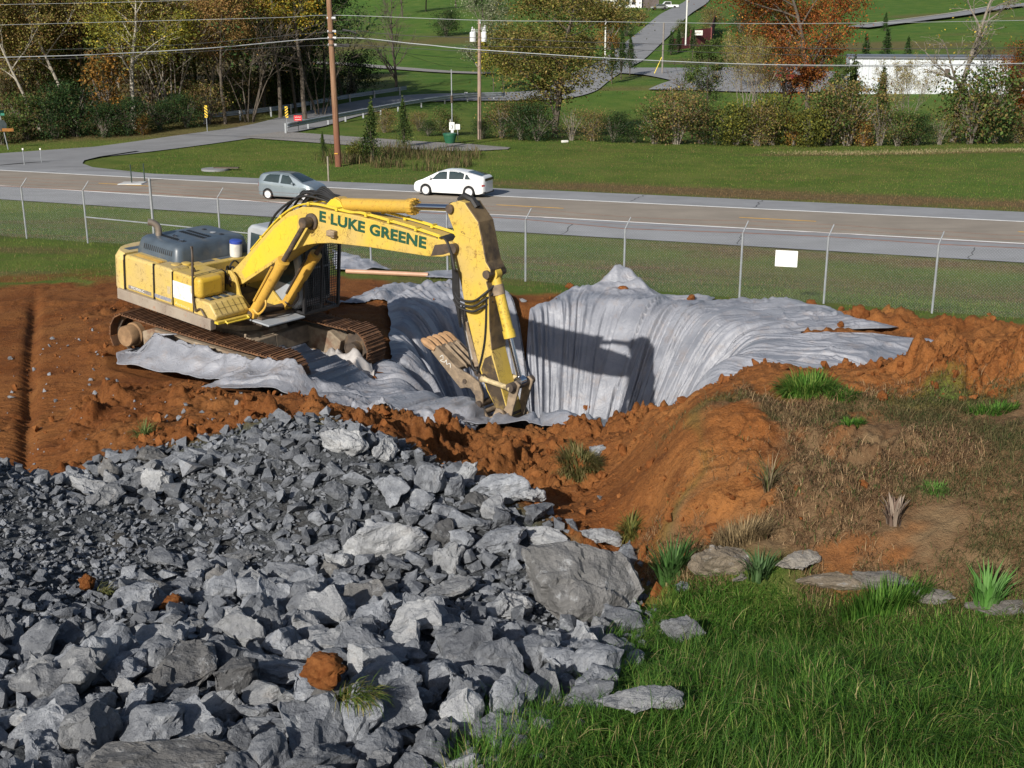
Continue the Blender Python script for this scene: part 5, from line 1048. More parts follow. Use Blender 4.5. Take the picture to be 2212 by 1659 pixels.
c = MB(); c.tube(curve([(6.02, -.366, 1.70), (6.08, -.366, 1.76), (6.10, -.366, 1.68), (6.03, -.366, 1.64), (6.14, -.366, 1.63), (6.18, -.366, 1.69), (6.2, -.366, 1.60), (6.27, -.366, 1.64), (6.30, -.366, 1.56)], 3), .008, 4); c.build('paint_scribble', M_WHT, thumb)
# ================================================================ CARS
M_TYRE = simple('tyre_rubber', (.015, .015, .016), .8, .2, 10); M_RIM = simple('alloy_wheel', (.68, .69, .70), .35, .06, 6, metal=.2); M_CGLASS = simple('car_glass', (.022, .035, .036), .06, .2, 1.5, spec=.9)
M_DARK = simple('dark_trim', (.012, .012, .013), .6, .2, 8); M_TAIL = simple('red_lamp', (.35, .01, .012), .25, .2, 8); M_LAMP = simple('clear_lamp', (.75, .76, .78), .15, .1, 10)
def carpaint(name, col, rough=.3, metal=0.):
    m = simple(name, col, rough, .06, 1.5, metal=metal); m.node_tree.nodes['Principled BSDF'].inputs['Coat Weight'].default_value = .7; m.node_tree.nodes['Principled BSDF'].inputs['Coat Roughness'].default_value = .08; return m
def interp(tab, x):
    xs = [t_[0] for t_ in tab]; out = []
    for k in range(1, len(tab[0])): out.append(float(np.interp(x, xs, [t_[k] for t_ in tab])))
    return out
def car(name, label, L, W, H, rw, xw, prof, belt, paint, glasses, body_w, tail=False, five=True):
    """prof: (x, z) silhouette top line, belt: (x, z) shoulder line; nose at +x"""
    T = thing(name, label, 'car'); n = 90; xs = np.linspace(-L/2, L/2, n); hw = W/2
    def sm(tab, x): return float(np.mean([np.interp(x+d, [a for a, b in tab], [b for a, b in tab]) for d in np.linspace(-.07, .07, 7)]))
    def half(x, s):          # plan taper of the body
        e = abs(x)/(L/2); return hw*(1-.16*max(0, (e-.72)/.28)**2.2-.25*max(0, (e-.93)/.07)**3)*body_w
    def section(x):
        zt = sm(prof, x); zb = min(sm(belt, x), zt-.03); h = half(x, 0); lo = .20+.10*max(0, (abs(x)/(L/2)-.85)/.15)
        arch = lo
        for c_ in xw:
            d = abs(x-c_)
            if d < rw*1.14: arch = max(arch, rw+math.sqrt(max(0, (rw*1.14)**2-d*d)))
        top = max(zt-zb, .03); tum = .30*min(1, top/.55)
        pts = [(0, arch+.0), (h*.80, arch), (h*.955, arch+.002), (h*.985, arch+.03+(zb-arch)*.12), (h, arch+(zb-arch)*.45), (h*.992, arch+(zb-arch)*.78), (h*.965, zb), (h*.955-tum*.12, zb+top*.22), (h*.955-tum*.42, zb+top*.66), (h*.955-tum*.66, zb+top*.88), (h*.955-tum*1.0-.05, zb+top*.975), (h*.955*.55, zt), (0, zt+.012)]
        return pts
    S = [section(x) for x in xs]; m = len(S[0]); V = []
    for x, s in zip(xs, S): V += [(x, -y, z) for y, z in s]+[(x, y, z) for y, z in s[::-1][1:-1]]
    k = 2*m-2; F = [(i*k+j, (i+1)*k+j, (i+1)*k+(j+1) % k, i*k+(j+1) % k) for i in range(n-1) for j in range(k)]+[list(range(k)), [(n-1)*k+j for j in range(k)][::-1]]
    b = MB(); b.add(V, F); body = b.build('body', paint, T, True)
    # bulged nose and tail caps come from the taper; glass panels follow the body section
    def panel(nm, mat, pts, lift=.007, both=True):
        """pts: outline in (x, section parameter 0..1 between belt (6) and roof edge (10))"""
        c = MB(); 
        for sg in ((-1, 1) if both else (-1,)):
            vs = []
            for x, q in pts:
                s = section(x); f = 6+q*4; i = min(int(f), 9); u = f-i; y = s[i][0]*(1-u)+s[i+1][0]*u; z = s[i][1]*(1-u)+s[i+1][1]*u; vs.append((x, sg*(y+lift), z+.001))
            c.add(vs, [list(range(len(vs))) if sg < 0 else list(range(len(vs)))[::-1]])
        return c.build(nm, mat, body)
    def dens(P):
        out = []
        for i in range(len(P)-1):
            for t_ in range(6): out.append((P[i][0]+(P[i+1][0]-P[i][0])*t_/6, P[i][1]+(P[i+1][1]-P[i][1])*t_/6))
        return out+[P[-1]]
    for nm, top, bot in glasses['side']:
        for sg in (-1, 1):
            c = MB(); vs = []; xt = dens(top); xb = dens(bot); N = 24
            for r_ in range(6):
                for i in range(N+1):
                    u = i/N; a = top[0][0]+(top[-1][0]-top[0][0])*u; qa = np.interp(a, [p[0] for p in top], [p[1] for p in top]); bq = bot[0][0]+(bot[-1][0]-bot[0][0])*u; qb = np.interp(bq, [p[0] for p in bot], [p[1] for p in bot])
                    x = bq+(a-bq)*r_/5; q = qb+(qa-qb)*r_/5; s = section(x); f = 6+q*4; i_ = min(int(f), 9); w_ = f-i_; y = s[i_][0]*(1-w_)+s[i_+1][0]*w_; z = s[i_][1]*(1-w_)+s[i_+1][1]*w_; vs.append((x, sg*(y+.008), z+.002))
            c.add(vs, [(r_*(N+1)+i, r_*(N+1)+i+1, (r_+1)*(N+1)+i+1, (r_+1)*(N+1)+i) for r_ in range(5) for i in range(N)])
            c.build('side_window', M_CGLASS, body, True)
    for nm, xa, xb_, wa, wb in glasses['top']:      # windscreen / rear screen over the crown
        c = MB(); vs = []
        for i in range(9):
            x = xa+(xb_-xa)*i/8; s = section(x); w_ = wa+(wb-wa)*i/8
            for j in range(9):
                yy = -w_+2*w_*j/8; half_y = [p[0] for p in s[9:]][::-1]; hz = [p[1] for p in s[9:]][::-1]; z = float(np.interp(abs(yy)*s[10][0]/.60 if False else abs(yy)*s[9][0], half_y, hz)); vs.append((x, yy*s[9][0], z+.010))
        c.add(vs, [(i*9+j, i*9+j+1, (i+1)*9+j+1, (i+1)*9+j) for i in range(8) for j in range(8)]); c.build(nm, M_CGLASS, body, True)
    for sg in (-1, 1):
        for x in xw:
            w_ = MB(); yo = sg*(hw*body_w-.02); w_.lathe([(rw*.62, yo), (rw*.93, yo), (rw, yo-sg*.03), (rw, yo-sg*.19), (rw*.6, yo-sg*.2)], (x, 0, rw), 28, 'y'); wh = w_.build('wheel', M_TYRE, T, True)
            r_ = MB(); r_.lathe([(.001, yo-sg*.05), (rw*.2, yo-sg*.03), (rw*.24, yo-sg*.055), (rw*.58, yo-sg*.055), (rw*.64, yo+sg*.004), (rw*.68, yo-sg*.002)], (x, 0, rw), 24, 'y')
            rm = r_.build('rim', M_DARK, wh, True); c = MB()
            ns = 7
            for k_ in range(ns):
                a = 2*math.pi*k_/ns; c.add([(x+rw*(r0*math.cos(a)-s0*math.sin(a)), yo+sg*dy, rw+rw*(r0*math.sin(a)+s0*math.cos(a))) for r0, s0, dy in ((.1, -.08, -.01), (.66, -.12, .004), (.66, .12, .004), (.1, .08, -.01))], [(0, 1, 2, 3)])
            c.lathe([(rw*.16, yo), (.001, yo+sg*.005)], (x, 0, rw), 14, 'y'); c.lathe([(rw*.60, yo+sg*.002), (rw*.69, yo+sg*.003)], (x, 0, rw), 28, 'y'); c.build('spokes', M_RIM, rm)
            c = MB(); c.lathe([(rw*1.1, yo-sg*.22), (.001, yo-sg*.22)], (x, 0, rw), 20, 'y'); c.build('wheel_well', M_DARK, T)
    MB().box(-L/2+.3, L/2-.3, -hw*.8, hw*.8, .17, .24).build('underbody', M_DARK, T)
    return T, body, section
def skin(body, sec, nm, mat, x0, x1, i0, i1, f0=0., f1=1., sides=(-1, 1), off=.006):
    """thin part that follows the body between two stations"""
    c = MB()
    for sg in sides:
        vs = []
        for i in range(5):
            x = x0+(x1-x0)*i/4; s = sec(x)
            for j in range(4):
                f = (i0+f0)+((i1+f1-1)-(i0+f0)+0)*j/3 if False else i0+(i1-i0)*j/3; a = min(int(f), len(s)-2); u = f-a; y = s[a][0]*(1-u)+s[a+1][0]*u; z = s[a][1]*(1-u)+s[a+1][1]*u; vs.append((x, sg*(y+off), z))
        c.add(vs, [(i*4+j, i*4+j+1, (i+1)*4+j+1, (i+1)*4+j) for i in range(4) for j in range(3)])
    return c.build(nm, mat, body, True)
M_CWHITE = carpaint('white_car_paint', (.72, .73, .74)); M_CGREY = carpaint('blue_grey_car_paint', (.235, .28, .31), .28, .4)
# white hatchback heading left
W1, B1, s1 = car('white_hatchback', 'white sloping-back hatchback driving left on the far lane', 4.45, 1.725, 1.49, .315, (-1.32, 1.36),
    [(-2.23, .95), (-2.2, 1.12), (-2.1, 1.18), (-1.6, 1.30), (-1.0, 1.42), (-.3, 1.49), (.3, 1.47), (.75, 1.34), (1.25, 1.08), (1.55, .93), (1.95, .80), (2.15, .66), (2.225, .5)],
    [(-2.23, .90), (-1.8, .98), (-.8, .98), (0, .95), (.9, .92), (1.3, .90), (1.8, .76), (2.1, .62), (2.23, .45)], M_CWHITE,
    {'side': [('a', [(.08, .80), (.45, .86), (1.02, .12)], [(.02, .06), (.5, .06), (1.28, .05)]), ('b', [(-1.02, .62), (-.5, .86), (-.05, .86)], [(-.98, .08), (-.5, .06), (-.10, .06)]), ('c', [(-1.34, .32), (-1.2, .55), (-1.1, .60)], [(-1.50, .18), (-1.3, .10), (-1.06, .09)])],
     'top': [('windscreen', .42, 1.30, .72, .86), ('rear_window', -1.98, -1.12, .78, .74)]}, 1.0)
skin(B1, s1, 'tail_lamp', M_LAMP, -2.2, -2.08, 4.9, 6.2); skin(B1, s1, 'tail_lamp', M_TAIL, -2.2, -2.08, 4.4, 4.85); skin(B1, s1, 'headlamp', M_LAMP, 1.82, 2.1, 4.6, 6.0)
MB().box(-2.245, -2.222, -.62, .62, .93, 1.08).build('tailgate_glass', M_CGLASS, B1); MB().box(-2.25, -2.235, -.26, .26, .72, .84).build('number_plate', M_WHT, B1); MB().box(-2.22, -2.1, -.7, .7, .22, .34).build('rear_bumper_trim', M_DARK, B1)
for sg in (-1, 1): MB().box(.98, 1.12, min(sg*.84, sg*1.0), max(sg*.84, sg*1.0), .95, 1.08).build('wing_mirror', M_CWHITE, B1, True, .03)
c = MB()
for x in (.02-.04, -1.08, 1.18): c.box(x-.006, x+.006, -.866, .866, .36, .93)
MB().box(.06, .2, -.872, .872, .80, .825).build('door_handle', M_CWHITE, B1)
def setcar(T, pr, pf, yoff, tr, sc_):
    """rear and front near-side wheel contacts given in the photo"""
    a = atZ(*pr, RZ+.06); b = atZ(*pf, RZ+.06); d = (b-a)[:2]; d /= np.linalg.norm(d); n = np.array([-d[1], d[0]])*yoff; m = a[:2]+d*tr+n; T.location = (m[0], m[1], RZ+.057); T.rotation_euler = (0, 0, math.atan2(d[1], d[0])); T.scale = (sc_, sc_, sc_)
setcar(W1, (1014, 427.5), (918, 422.3), -.82, 1.30, .95)
G1, B2, s2 = car('grey_hatchback', 'small silver-grey two-door hatchback driving right in front of the excavator boom', 3.83, 1.695, 1.53, .30, (-1.18, 1.28),
    [(-1.92, .9), (-1.90, 1.05), (-1.78, 1.38), (-1.65, 1.46), (-1.0, 1.52), (-.3, 1.53), (.2, 1.48), (.7, 1.25), (1.12, 1.02), (1.45, .93), (1.75, .80), (1.88, .62), (1.915, .45)],
    [(-1.92, .88), (-1.6, 1.02), (-.8, .98), (0, .92), (.8, .88), (1.2, .86), (1.6, .74), (1.9, .5)], M_CGREY,
    {'side': [('a', [(-.22, .86), (.1, .80), (.62, .20)], [(-.30, .05), (.2, .05), (.80, .04)]), ('b', [(-1.25, .55), (-.95, .84), (-.38, .86)], [(-1.46, .10), (-1.0, .05), (-.42, .05)])],
     'top': [('windscreen', .15, 1.06, .74, .88), ('rear_window', -1.86, -1.72, .8, .78)]}, 1.0)
skin(B2, s2, 'tail_lamp', M_TAIL, -1.90, -1.80, 4.8, 6.4); skin(B2, s2, 'headlamp', M_LAMP, 1.42, 1.80, 4.9, 6.2)
MB().box(1.885, 1.925, -.34, .34, .56, .66).build('grille', M_DARK, B2, True, .02); MB().box(1.88, 1.93, -.42, .42, .28, .40).build('lower_grille', M_DARK, B2, True, .02)
for sg in (-1, 1): MB().box(.50, .62, min(sg*.84, sg*1.0), max(sg*.84, sg*1.0), .93, 1.06).build('wing_mirror', M_CGREY, B2, True, .03)
MB().box(-.30, -.14, -.858, .858, .80, .83).build('door_handle', M_CGREY, B2)
setcar(G1, (577, 431), (668, 436.5), .82, 1.10, .92)
# ================================================================ FENCE, POLES, WIRES, SIGNS
M_GALV = simple('galvanised_steel', (.30, .32, .34), .45, .15, 6, metal=.3); M_RUSTW = simple('rusty_wire', (.14, .06, .035), .8, .3, 3); M_WIRE = simple('fence_wire', (.42, .44, .46), .5, .1, 4)
FP = [(-360,486,0),(-220,495,0),(-85,505,0),(58,515,0),(190,525,0),(335,534,0),(478,546,0),(640,562,0),(802,580,0),(967,593,0),(1135,608,0),(1347,626,0),(1597,645,0),(1779,657,0),(2013,676,0),(2270,700,0),(2560,727,0)]
PW = [atZ(*p) for p in FP]; FEN = thing('chain_link_fence', 'galvanised chain link fence with barbed wire along the highway verge', 'fence', tuple(PW[8]))
FEN.location = (0, 0, 0); fh = 1.86; PW = [Vector((p[0], p[1], gz(p[0], p[1]))) for p in PW]
for i, p in enumerate(PW):
    c = MB(); tall = i == 5; r = .045 if tall else .03; c.cyl(p-Vector((0, 0, .2)), p+Vector((0, 0, fh+(.42 if tall else 0))), r, 10)
    if tall: c.lathe([(.05, 0), (.05, .05), (.001, .08)], (p.x, p.y, p.z+fh+.42), 10)
    else: a = p+Vector((0, 0, fh)); d = Vector((.17, .18, .30)); c.tube([a, a+d], .018, 6)
    c.build('fence_post', M_GALV, FEN, True)
c = MB(); b = MB(); g = MB()
for i in range(len(PW)-1):
    p, q = PW[i], PW[i+1]; L = (q-p).length; n = int(L/.078); d = q-p; up = Vector((0, 0, fh-.06)); nn = Vector((-d.y, d.x, 0)).normalized()*.0022
    k0 = int((fh-.06)/.078)
    for k in range(-k0, n+1):
        for sg in (1, -1):
            # wire climbing at 45 degrees between bottom and top
            x0 = k*.078 if sg > 0 else k*.078+(fh-.06); z0 = 0; x1 = x0+sg*(fh-.06); z1 = fh-.06; t0, t1 = 0., 1.
            for lim, s_ in ((0, -1), (L, 1)):
                dx = x1-x0
                if s_ < 0:
                    if x0 < 0 and x1 > 0: t0 = max(t0, -x0/dx)
                    if x1 < 0 and x0 > 0: t1 = min(t1, -x0/dx)
                    if x0 <= 0 and x1 <= 0: t1 = -1
                else:
                    if x0 > L and x1 < L: t0 = max(t0, (L-x0)/dx)
                    if x1 > L and x0 < L: t1 = min(t1, (L-x0)/dx)
                    if x0 >= L and x1 >= L: t1 = -1
            if t1-t0 < .02: continue
            P = [p+d*((x0+(x1-x0)*u)/L)+Vector((0, 0, .04+z1*u)) for u in (t0, t1)]; o_ = nn*(1 if sg > 0 else -1)
            w_ = Vector((0, 0, .0010)); c.add([P[0]-w_+o_, P[1]-w_+o_, P[1]+w_+o_, P[0]+w_+o_], [(0, 1, 2, 3)])
    a0, a1 = p+Vector((0, 0, fh)), q+Vector((0, 0, fh)); g.tube([a0, a1], .011, 4)
    for j, h in enumerate((.33, .66, 1.)):
        D = Vector((.17, .18, .30))*h; m = (a0+a1)/2+D-Vector((0, 0, .02)); b.tube([a0+D, m, a1+D], .0045, 4)
c.build('chain_link_mesh', M_WIRE, FEN); g.build('top_tension_wire', M_RUSTW, FEN); b.build('barbed_wire', M_RUSTW, FEN)
c = MB(); c.tube([PW[4]+Vector((0, 0, .93)), PW[5]+Vector((0, 0, .80)), PW[7]+Vector((0, 0, .75))], .022, 6); c.build('brace_rail', M_GALV, FEN, True)
sg = atZ(1693, 552, 0); i = 12; u = (1693-1597)/(1779-1597); p = PW[12].lerp(PW[13], u)+Vector((.0, -.03, 1.18)); d = (PW[13]-PW[12]).normalized(); M = Matrix.Translation(p) @ Matrix.Rotation(math.atan2(d.y, d.x), 4, 'Z')
tag(MB(M).box(-.30, .30, -.004, .004, -.20, .25).build('blank_sign', simple('white_sign', (.74, .74, .73), .5, .06, 3), None, False, .003), 'blank white rectangular sign wired to the chain link fence', 'sign')
a, b_ = onground(748, 592, 20), onground(925, 600, 20); tag(MB().cyl(a+Vector((0, 0, .09)), b_+Vector((0, 0, .09)), .07, 16).build('plastic_pipe', simple('tan_pipe', (.42, .25, .16), .5, .12, 3), None, True), 'long tan pipe lying on the grass by the fence', 'pipe')
# wooden utility pole and its neighbour with transformers
def woodpole(name): 
    t = NT(name); c = t.mix(t.step(t.noise(2, 6, .7, t.scale((6, 6, .35))), .35, .7), (.16, .075, .038, 1), (.30, .19, .12, 1))
    sx = t.n('ShaderNodeSeparateXYZ'); t.l(t.co, sx.inputs[0]); f = t.ramp(t.math('MULTIPLY', t.math('ADD', sx.outputs[2], t.math('MULTIPLY', t.noise(1.5, 4), 2)), .1), [(.25, (1, 1, 1)), (.5, (0, 0, 0))])
    c = t.mix(t.math('MULTIPLY', f, .7), c, (.14, .04, .022, 1)); return t.out(c, .9, t.noise(12, 4, .6, t.scale((3, 3, .3))), .4, .02)
M_POLE = woodpole('treated_pole'); M_PORC = simple('porcelain', (.45, .46, .48), .3, .2, 5); M_TRANS = simple('transformer_paint', (.62, .64, .66), .4, .1, 2)
pA = onground(731, 352, 40); pA.y = 80; pA = Vector(atY(731, 352, 80)); TP_ = thing('utility_pole', 'tall reddish wooden utility pole nearest the road, rising out of the picture', 'utility pole', pA)
hA = 15.0; zA = pA.z; MB().tube([(0, 0, -.5), (-.10, 0, 5), (-.25, .0, hA)], [.215, .19, .155], 14).build('pole', M_POLE, TP_, True)
def atYz(px, py, Y): return atY(px, py, Y)
c = MB()
for py in (39, 68, 82, 97): z = atY(727, py, 80)[2]-zA; c.cyl((-.35, -.05, z), (.2, -.05, z), .09, 10)
c.build('insulator', M_PORC, TP_, True)
c = MB()
for py in (84, 97, 70): z = atY(727, py, 80)[2]-zA; c.lathe([(.235, z-.05), (.235, z+.05)], (-.13, 0, 0), 14)
c.build('pole_band', M_STEEL, TP_, True); c = MB(); z = atY(727, 98, 80)[2]-zA; c.box(.0, 1.0, -.12, .06, z-.1, z+.1); c.build('splice_case', M_DARK, TP_)
c = MB(); z = atY(727, 332, 80)[2]-zA; c.box(-.2, .02, -.26, -.23, z, z+.06); c.build('yellow_tag', M_YEL, TP_)
pB = Vector(atY(1036, 305, 100)); TB = thing('utility_pole', 'thinner grey wooden utility pole carrying two white transformers', 'utility pole', pB); zt = lambda py, Y, pB: atY(1036, py, Y)[2]-pB.z
MB().tube([(0, 0, -.5), (0.02, 0, 5), (.06, 0, zt(42, 100, pB))], [.17, .15, .11], 12).build('pole', woodpole('grey_pole') if False else simple('grey_wood', (.27, .20, .16), .9, .25, 2, dirt=(.2, .06, .03, 1), dirt_amt=.3), TB, True)
for dx in (-.47, .42):
    c = MB(); z = zt(90, 100, pB); c.lathe([(.24 if dx < 0 else .21, z), (.25 if dx < 0 else .22, z+.03), (.25 if dx < 0 else .22, z+.70), (.18, z+.76), (.001, z+.78)], (dx, -.1, 0), 18); tr = c.build('transformer', M_TRANS, TB, True)
    c = MB()
    for o_ in (-.09, .09): c.lathe([(.03, z+.76), (.05, z+.80), (.03, z+.84), (.05, z+.88), (.02, z+.98)], (dx+o_, -.1, 0), 8)
    c.build('bushing', M_PORC, tr, True)
c = MB()
for dx, py in ((-.5, 62), (.42, 62), (.12, 47), (-.35, 66), (.5, 58)): z = zt(py, 100, pB); c.lathe([(.05, z-.15), (.07, z-.05), (.04, z), (.07, z+.05), (.03, z+.15)], (dx, -.08, 0), 8); c.tube([(0, 0, z-.1), (dx, -.08, z-.1)], .02, 5)
c.build('insulator', M_PORC, TB, True)
def wire(pts, r, mat, label, k=8):
    P = [atY(px, py, Y) for px, py, Y in pts]; o = MB().tube(curve(P, k), r, 5).build('overhead_wire', mat, None, True); return tag(o, label, 'wire')
M_WL = simple('aluminium_cable', (.30, .32, .34), .5, .1, 2, metal=.3); M_WD = simple('black_cable', (.03, .03, .032), .6, .2, 2)
wire([(-150,58,96),(0,54,94),(300,46,88),(600,38,83),(726,33,80),(1040,44,78),(1239,46,77),(1700,51,76),(2212,44,75),(2400,38,75)], .014, M_WL, 'thin pale wire, topmost of those running the full width')
wire([(-100,14,95),(0,10,94),(250,5,90),(500,-3,86)], .012, M_WL, 'short thin wire crossing the top left corner')
wire([(-150,128,96),(0,124,94),(200,118,91),(450,104,86),(722,82,80),(900,95,79),(1040,108,78),(1416,131,77),(1766,141,76),(2212,137,75),(2400,132,75)], .028, M_WL, 'thickest pale cable, lowest of those running the full width')
wire([(-150,135,96),(0,130,94),(200,124,91),(450,110,86),(722,97,80),(860,103,79),(1040,113,78),(1416,135,77),(1766,144,76),(2212,140,75),(2400,136,75)], .016, M_WD, 'thin black wire running just under the thickest cable')
wire([(100,108,92),(400,96,86),(722,68,80),(820,72,79.5),(900,78,79),(1040,82,78),(1239,90,77),(1416,95,77),(1800,105,76),(2212,103,75),(2400,100,75)], .018, M_WD, 'black wire second below the topmost pale wire')
wire([(722,70,80),(790,83,79),(900,98,79),(1040,100,78),(1239,103,77),(1500,112,77),(1800,120,76),(2212,122,75),(2400,122,75)], .014, M_WD, 'thin black wire between the second wire and the thickest cable')
wire([(740,64,80),(755,67,80),(770,72,80)], .06, M_WD, 'black splice closure hanging right of the tall pole', 4)
wire([(745,97,80),(900,118,82),(1000,126,95),(1036,128,100)], .012, M_WD, 'black drop wire from the splice box to the transformer pole')
wire([(860,112,81),(960,142,90),(1036,146,100)], .010, M_WD, 'lower black drop wire running to the transformer pole')
def post(name, px, py0, py1, Y, r, mat, label, cat='post', extra=None):
    p = Vector(atY(px, py1, Y)); T = thing(name, label, cat, p); h = atY(px, py0, Y)[2]-p.z; MB().cyl((0, 0, -.3), (0, 0, h), r, 8).build('post', mat, T, True)
    if extra: extra(T, h)
    return T
def Yg(px, py): return onground(px, py, 45).y
# small posts and signs by the junction
M_GREENP = simple('green_tpost', (.02, .04, .03), .6, .2, 5)
for px, y0, y1, lab in ((285, 355, 398, 'left one of two dark steel posts in the grass island'), (313, 353, 395, 'right one of two dark steel posts in the grass island')): post('steel_post', px, y0, y1, Yg(px, y1), .035, M_GREENP, lab)
p = onground(285, 399, 45); p.z += .06; tag(MB(Matrix.Translation(p)).prism([(-.75, -.06), (.8, -.06), (.7, .06), (-.65, .05)], -.55, .6).build('concrete_pad', simple('pale_concrete', (.48, .50, .50), .8, .1, 3), None, False, .03), 'pale concrete pad under the left steel post', 'concrete pad')
p = onground(466, 368, 45); p.z += .05
T = thing('manhole', 'round grey manhole collar in the grass island', 'manhole', p); MB().lathe([(.9, -.1), (.9, .07), (.4, .1), (.001, .1)], (0, 0, 0), 20).build('collar', M_SIDE, T, True); MB().box(-.1, 1.5, -.2, .15, .08, .16).build('lid', M_STEEL, T)
post('marker_post', 710, 338, 394, Yg(710, 393), .05, simple('weathered_timber', (.25, .22, .17), .9, .2, 4), 'short weathered marker post at the highway verge left of the tall pole')
post('marker_post', 53, 320, 357, Yg(53, 357), .03, M_GALV, 'thin pale stake beside the stop sign', extra=lambda T, h: MB().box(-.05, .05, -.03, .0, h-.12, h).build('cap', M_WHT, T)); post('marker_post', 90, 320, 352, Yg(90, 352), .025, M_GALV, 'second thin pale stake right of the stop sign', extra=lambda T, h: MB().box(-.05, .05, -.03, .0, h-.12, h).build('cap', M_WHT, T))
# stop sign seen from behind with street names above
p = Vector(atY(19, 323, Yg(19, 323))); T = thing('stop_sign', 'back of a stop sign under green street name plates at the left edge', 'road sign', p); h = atY(5, 250, p.y)[2]-p.z; top = Vector((-.38, 0, h))
MB().cyl((0, 0, -.3), top, .045, 8).build('post', M_GALV, T, True); M = Matrix.Translation(Vector((-.27, -.06, h*.68+.08))) @ Matrix.Rotation(1.15, 4, 'Z') @ Matrix.Rotation(math.radians(7), 4, 'Y')
c = MB(M); oc = [(.46*math.cos(math.pi/8+k*math.pi/4), .46*math.sin(math.pi/8+k*math.pi/4)) for k in range(8)]; c.prism(oc, -.006, .006); c.build('sign_back', simple('aluminium_sheet', (.50, .52, .54), .4, .08, 3, metal=.3), T)
mg = simple('street_name_green', (.01, .16, .11), .4, .15, 4); c = MB(); c.box(-.62, -.02, -.02, .02, h+.02, h+.20); c.build('name_plate', mg, T); c = MB(Matrix.Translation((-.35, 0, h+.32)) @ Matrix.Rotation(1.2, 4, 'Z')); c.box(-.42, .42, -.01, .01, -.1, .1); c.build('name_plate', mg, T); c = MB(); c.box(-1.1, .62, -.16, -.14, 1.42, 1.66); c.build('orange_board', simple('faded_orange_board', (.22, .09, .015), .8, .3, 4), T)
# object markers with chevrons
M_OMY = simple('marker_yellow', (.75, .50, .02), .5, .1, 4)
def marker(px, y0, ym, y1, lab, sgn):
    Y = Yg(px, y1); p = Vector(atY(px, y1, Y)); T = thing('object_marker', lab, 'road sign', p); h0 = atY(px, ym, Y)[2]-p.z; h = atY(px, y0, Y)[2]-p.z; MB().cyl((0, .03, -.3), (0, .03, h), .035, 8).build('post', M_GALV, T, True)
    w_ = .13; pl = MB(); pl.box(-w_, w_, -.02, -.005, h0, h); pb = pl.build('panel', M_OMY, T); c = MB(); n_ = 4
    for k in range(n_): z = h0+(h-h0)*(k-.2)/n_; dz = (h-h0)/n_*.48; sl = (h-h0)/n_*.9; zs = [z, z+dz]; c.add([(-w_, -.024, max(h0, min(h, z+(sl if sgn < 0 else 0)))), (w_, -.024, max(h0, min(h, z+(0 if sgn < 0 else sl)))), (w_, -.024, max(h0, min(h, z+dz+(0 if sgn < 0 else sl)))), (-w_, -.024, max(h0, min(h, z+dz+(sl if sgn < 0 else 0))))], [(0, 1, 2, 3)])
    c.build('black_stripe', M_DARK, pb)
marker(448, 228, 254, 286, 'yellow and black striped marker at the left end of the far guardrail', -1); marker(621, 230, 254, 284, 'yellow and black striped marker at the left end of the near guardrail', 1)
# guardrails
def guardrail(pts, lab, back):
    T = thing('guardrail', lab, 'guardrail', (0, 0, 0)); P = [Vector(q) for q in pts]; rail = MB(); L = 0
    prof = [(.0, .30), (.05, .36), (.05, .42), (0, .47), (0, .50), (.05, .55), (.05, .61), (0, .66)] ; Q = curve(P, 8)
    vs = []; m = len(prof)
    for i, p in enumerate(Q):
        tg = (Q[min(i+1, len(Q)-1)]-Q[max(i-1, 0)]); tg.z = 0; tg.normalize(); nn = Vector((-tg.y, tg.x, 0))*(1 if back else -1)
        for o_, z in prof: q = p+nn*(o_*1.3)+Vector((0, 0, z*1.15+.05)); vs.append(q)
    rail.add(vs, [(i*m+j, (i+1)*m+j, (i+1)*m+j+1, i*m+j+1) for i in range(len(Q)-1) for j in range(m-1)]); o = rail.build('rail', M_GALV, T, True); o.modifiers.new('t', 'SOLIDIFY').thickness = .02
    d = 0; last = Q[0]
    for i, p in enumerate(Q):
        d += (p-last).length; last = p
        if i == 0 or d > 3.7:
            d = 0; tg = (Q[min(i+1, len(Q)-1)]-Q[max(i-1, 0)]).normalized(); nn = Vector((-tg.y, tg.x, 0))*(-1 if back else 1); q = p+nn*.12; MB().box(q.x-.075, q.x+.075, q.y-.075, q.y+.075, q.z-.45, q.z+.80).build('rail_post', M_GALV, T)
    return T
def gp(px, py, Y): p = atY(px, py, Y); return (p[0], p[1], gz0(p[0], p[1])+.1)
guardrail([gp(441, 281, 112), gp(560, 270, 118), gp(650, 263, 125), gp(740, 253, 133), gp(880, 243, 143)], 'far guardrail curving along the side road toward the bridge', True)
guardrail([gp(620, 285, 104), gp(700, 275, 111), gp(800, 262, 121), gp(900, 256, 130), gp(1000, 250, 137), gp(1090, 248, 141)], 'near guardrail with its posts facing the highway', False)
# meter pole group on the gravel pull-off
Y = 96; p = Vector(atY(977, 295, Y)); T = thing('meter_pole', 'thin pole with a white electric meter box standing in the green tub', 'meter pole', p); z = lambda py: atY(977, py, Y)[2]-p.z
MB().cyl((0, 0, -.2), (0, 0, z(150)), .045, 8).build('post', M_GALV, T, True); MB().cyl((0, 0, z(222)), (0, 0, z(206)), .10, 8).build('head_fitting', M_STEEL, T, True); MB().box(-.22, .2, -.14, -.02, z(281), z(264)).build('meter_box', simple('box_white', (.75, .77, .74), .5, .05, 3), T, False, .02); MB().box(-.10, .11, -.12, -.02, z(288), z(281.2)).build('lower_box', M_TRANS, T); MB().cyl((-.14, -.05, z(264)), (-.14, -.05, z(258)), .03, 6).build('conduit', M_WHT, T)
facing_text('3', .26, sideM(-.07, -.143, z(277.5)), M_DARK, T, 'number', .001, .004)
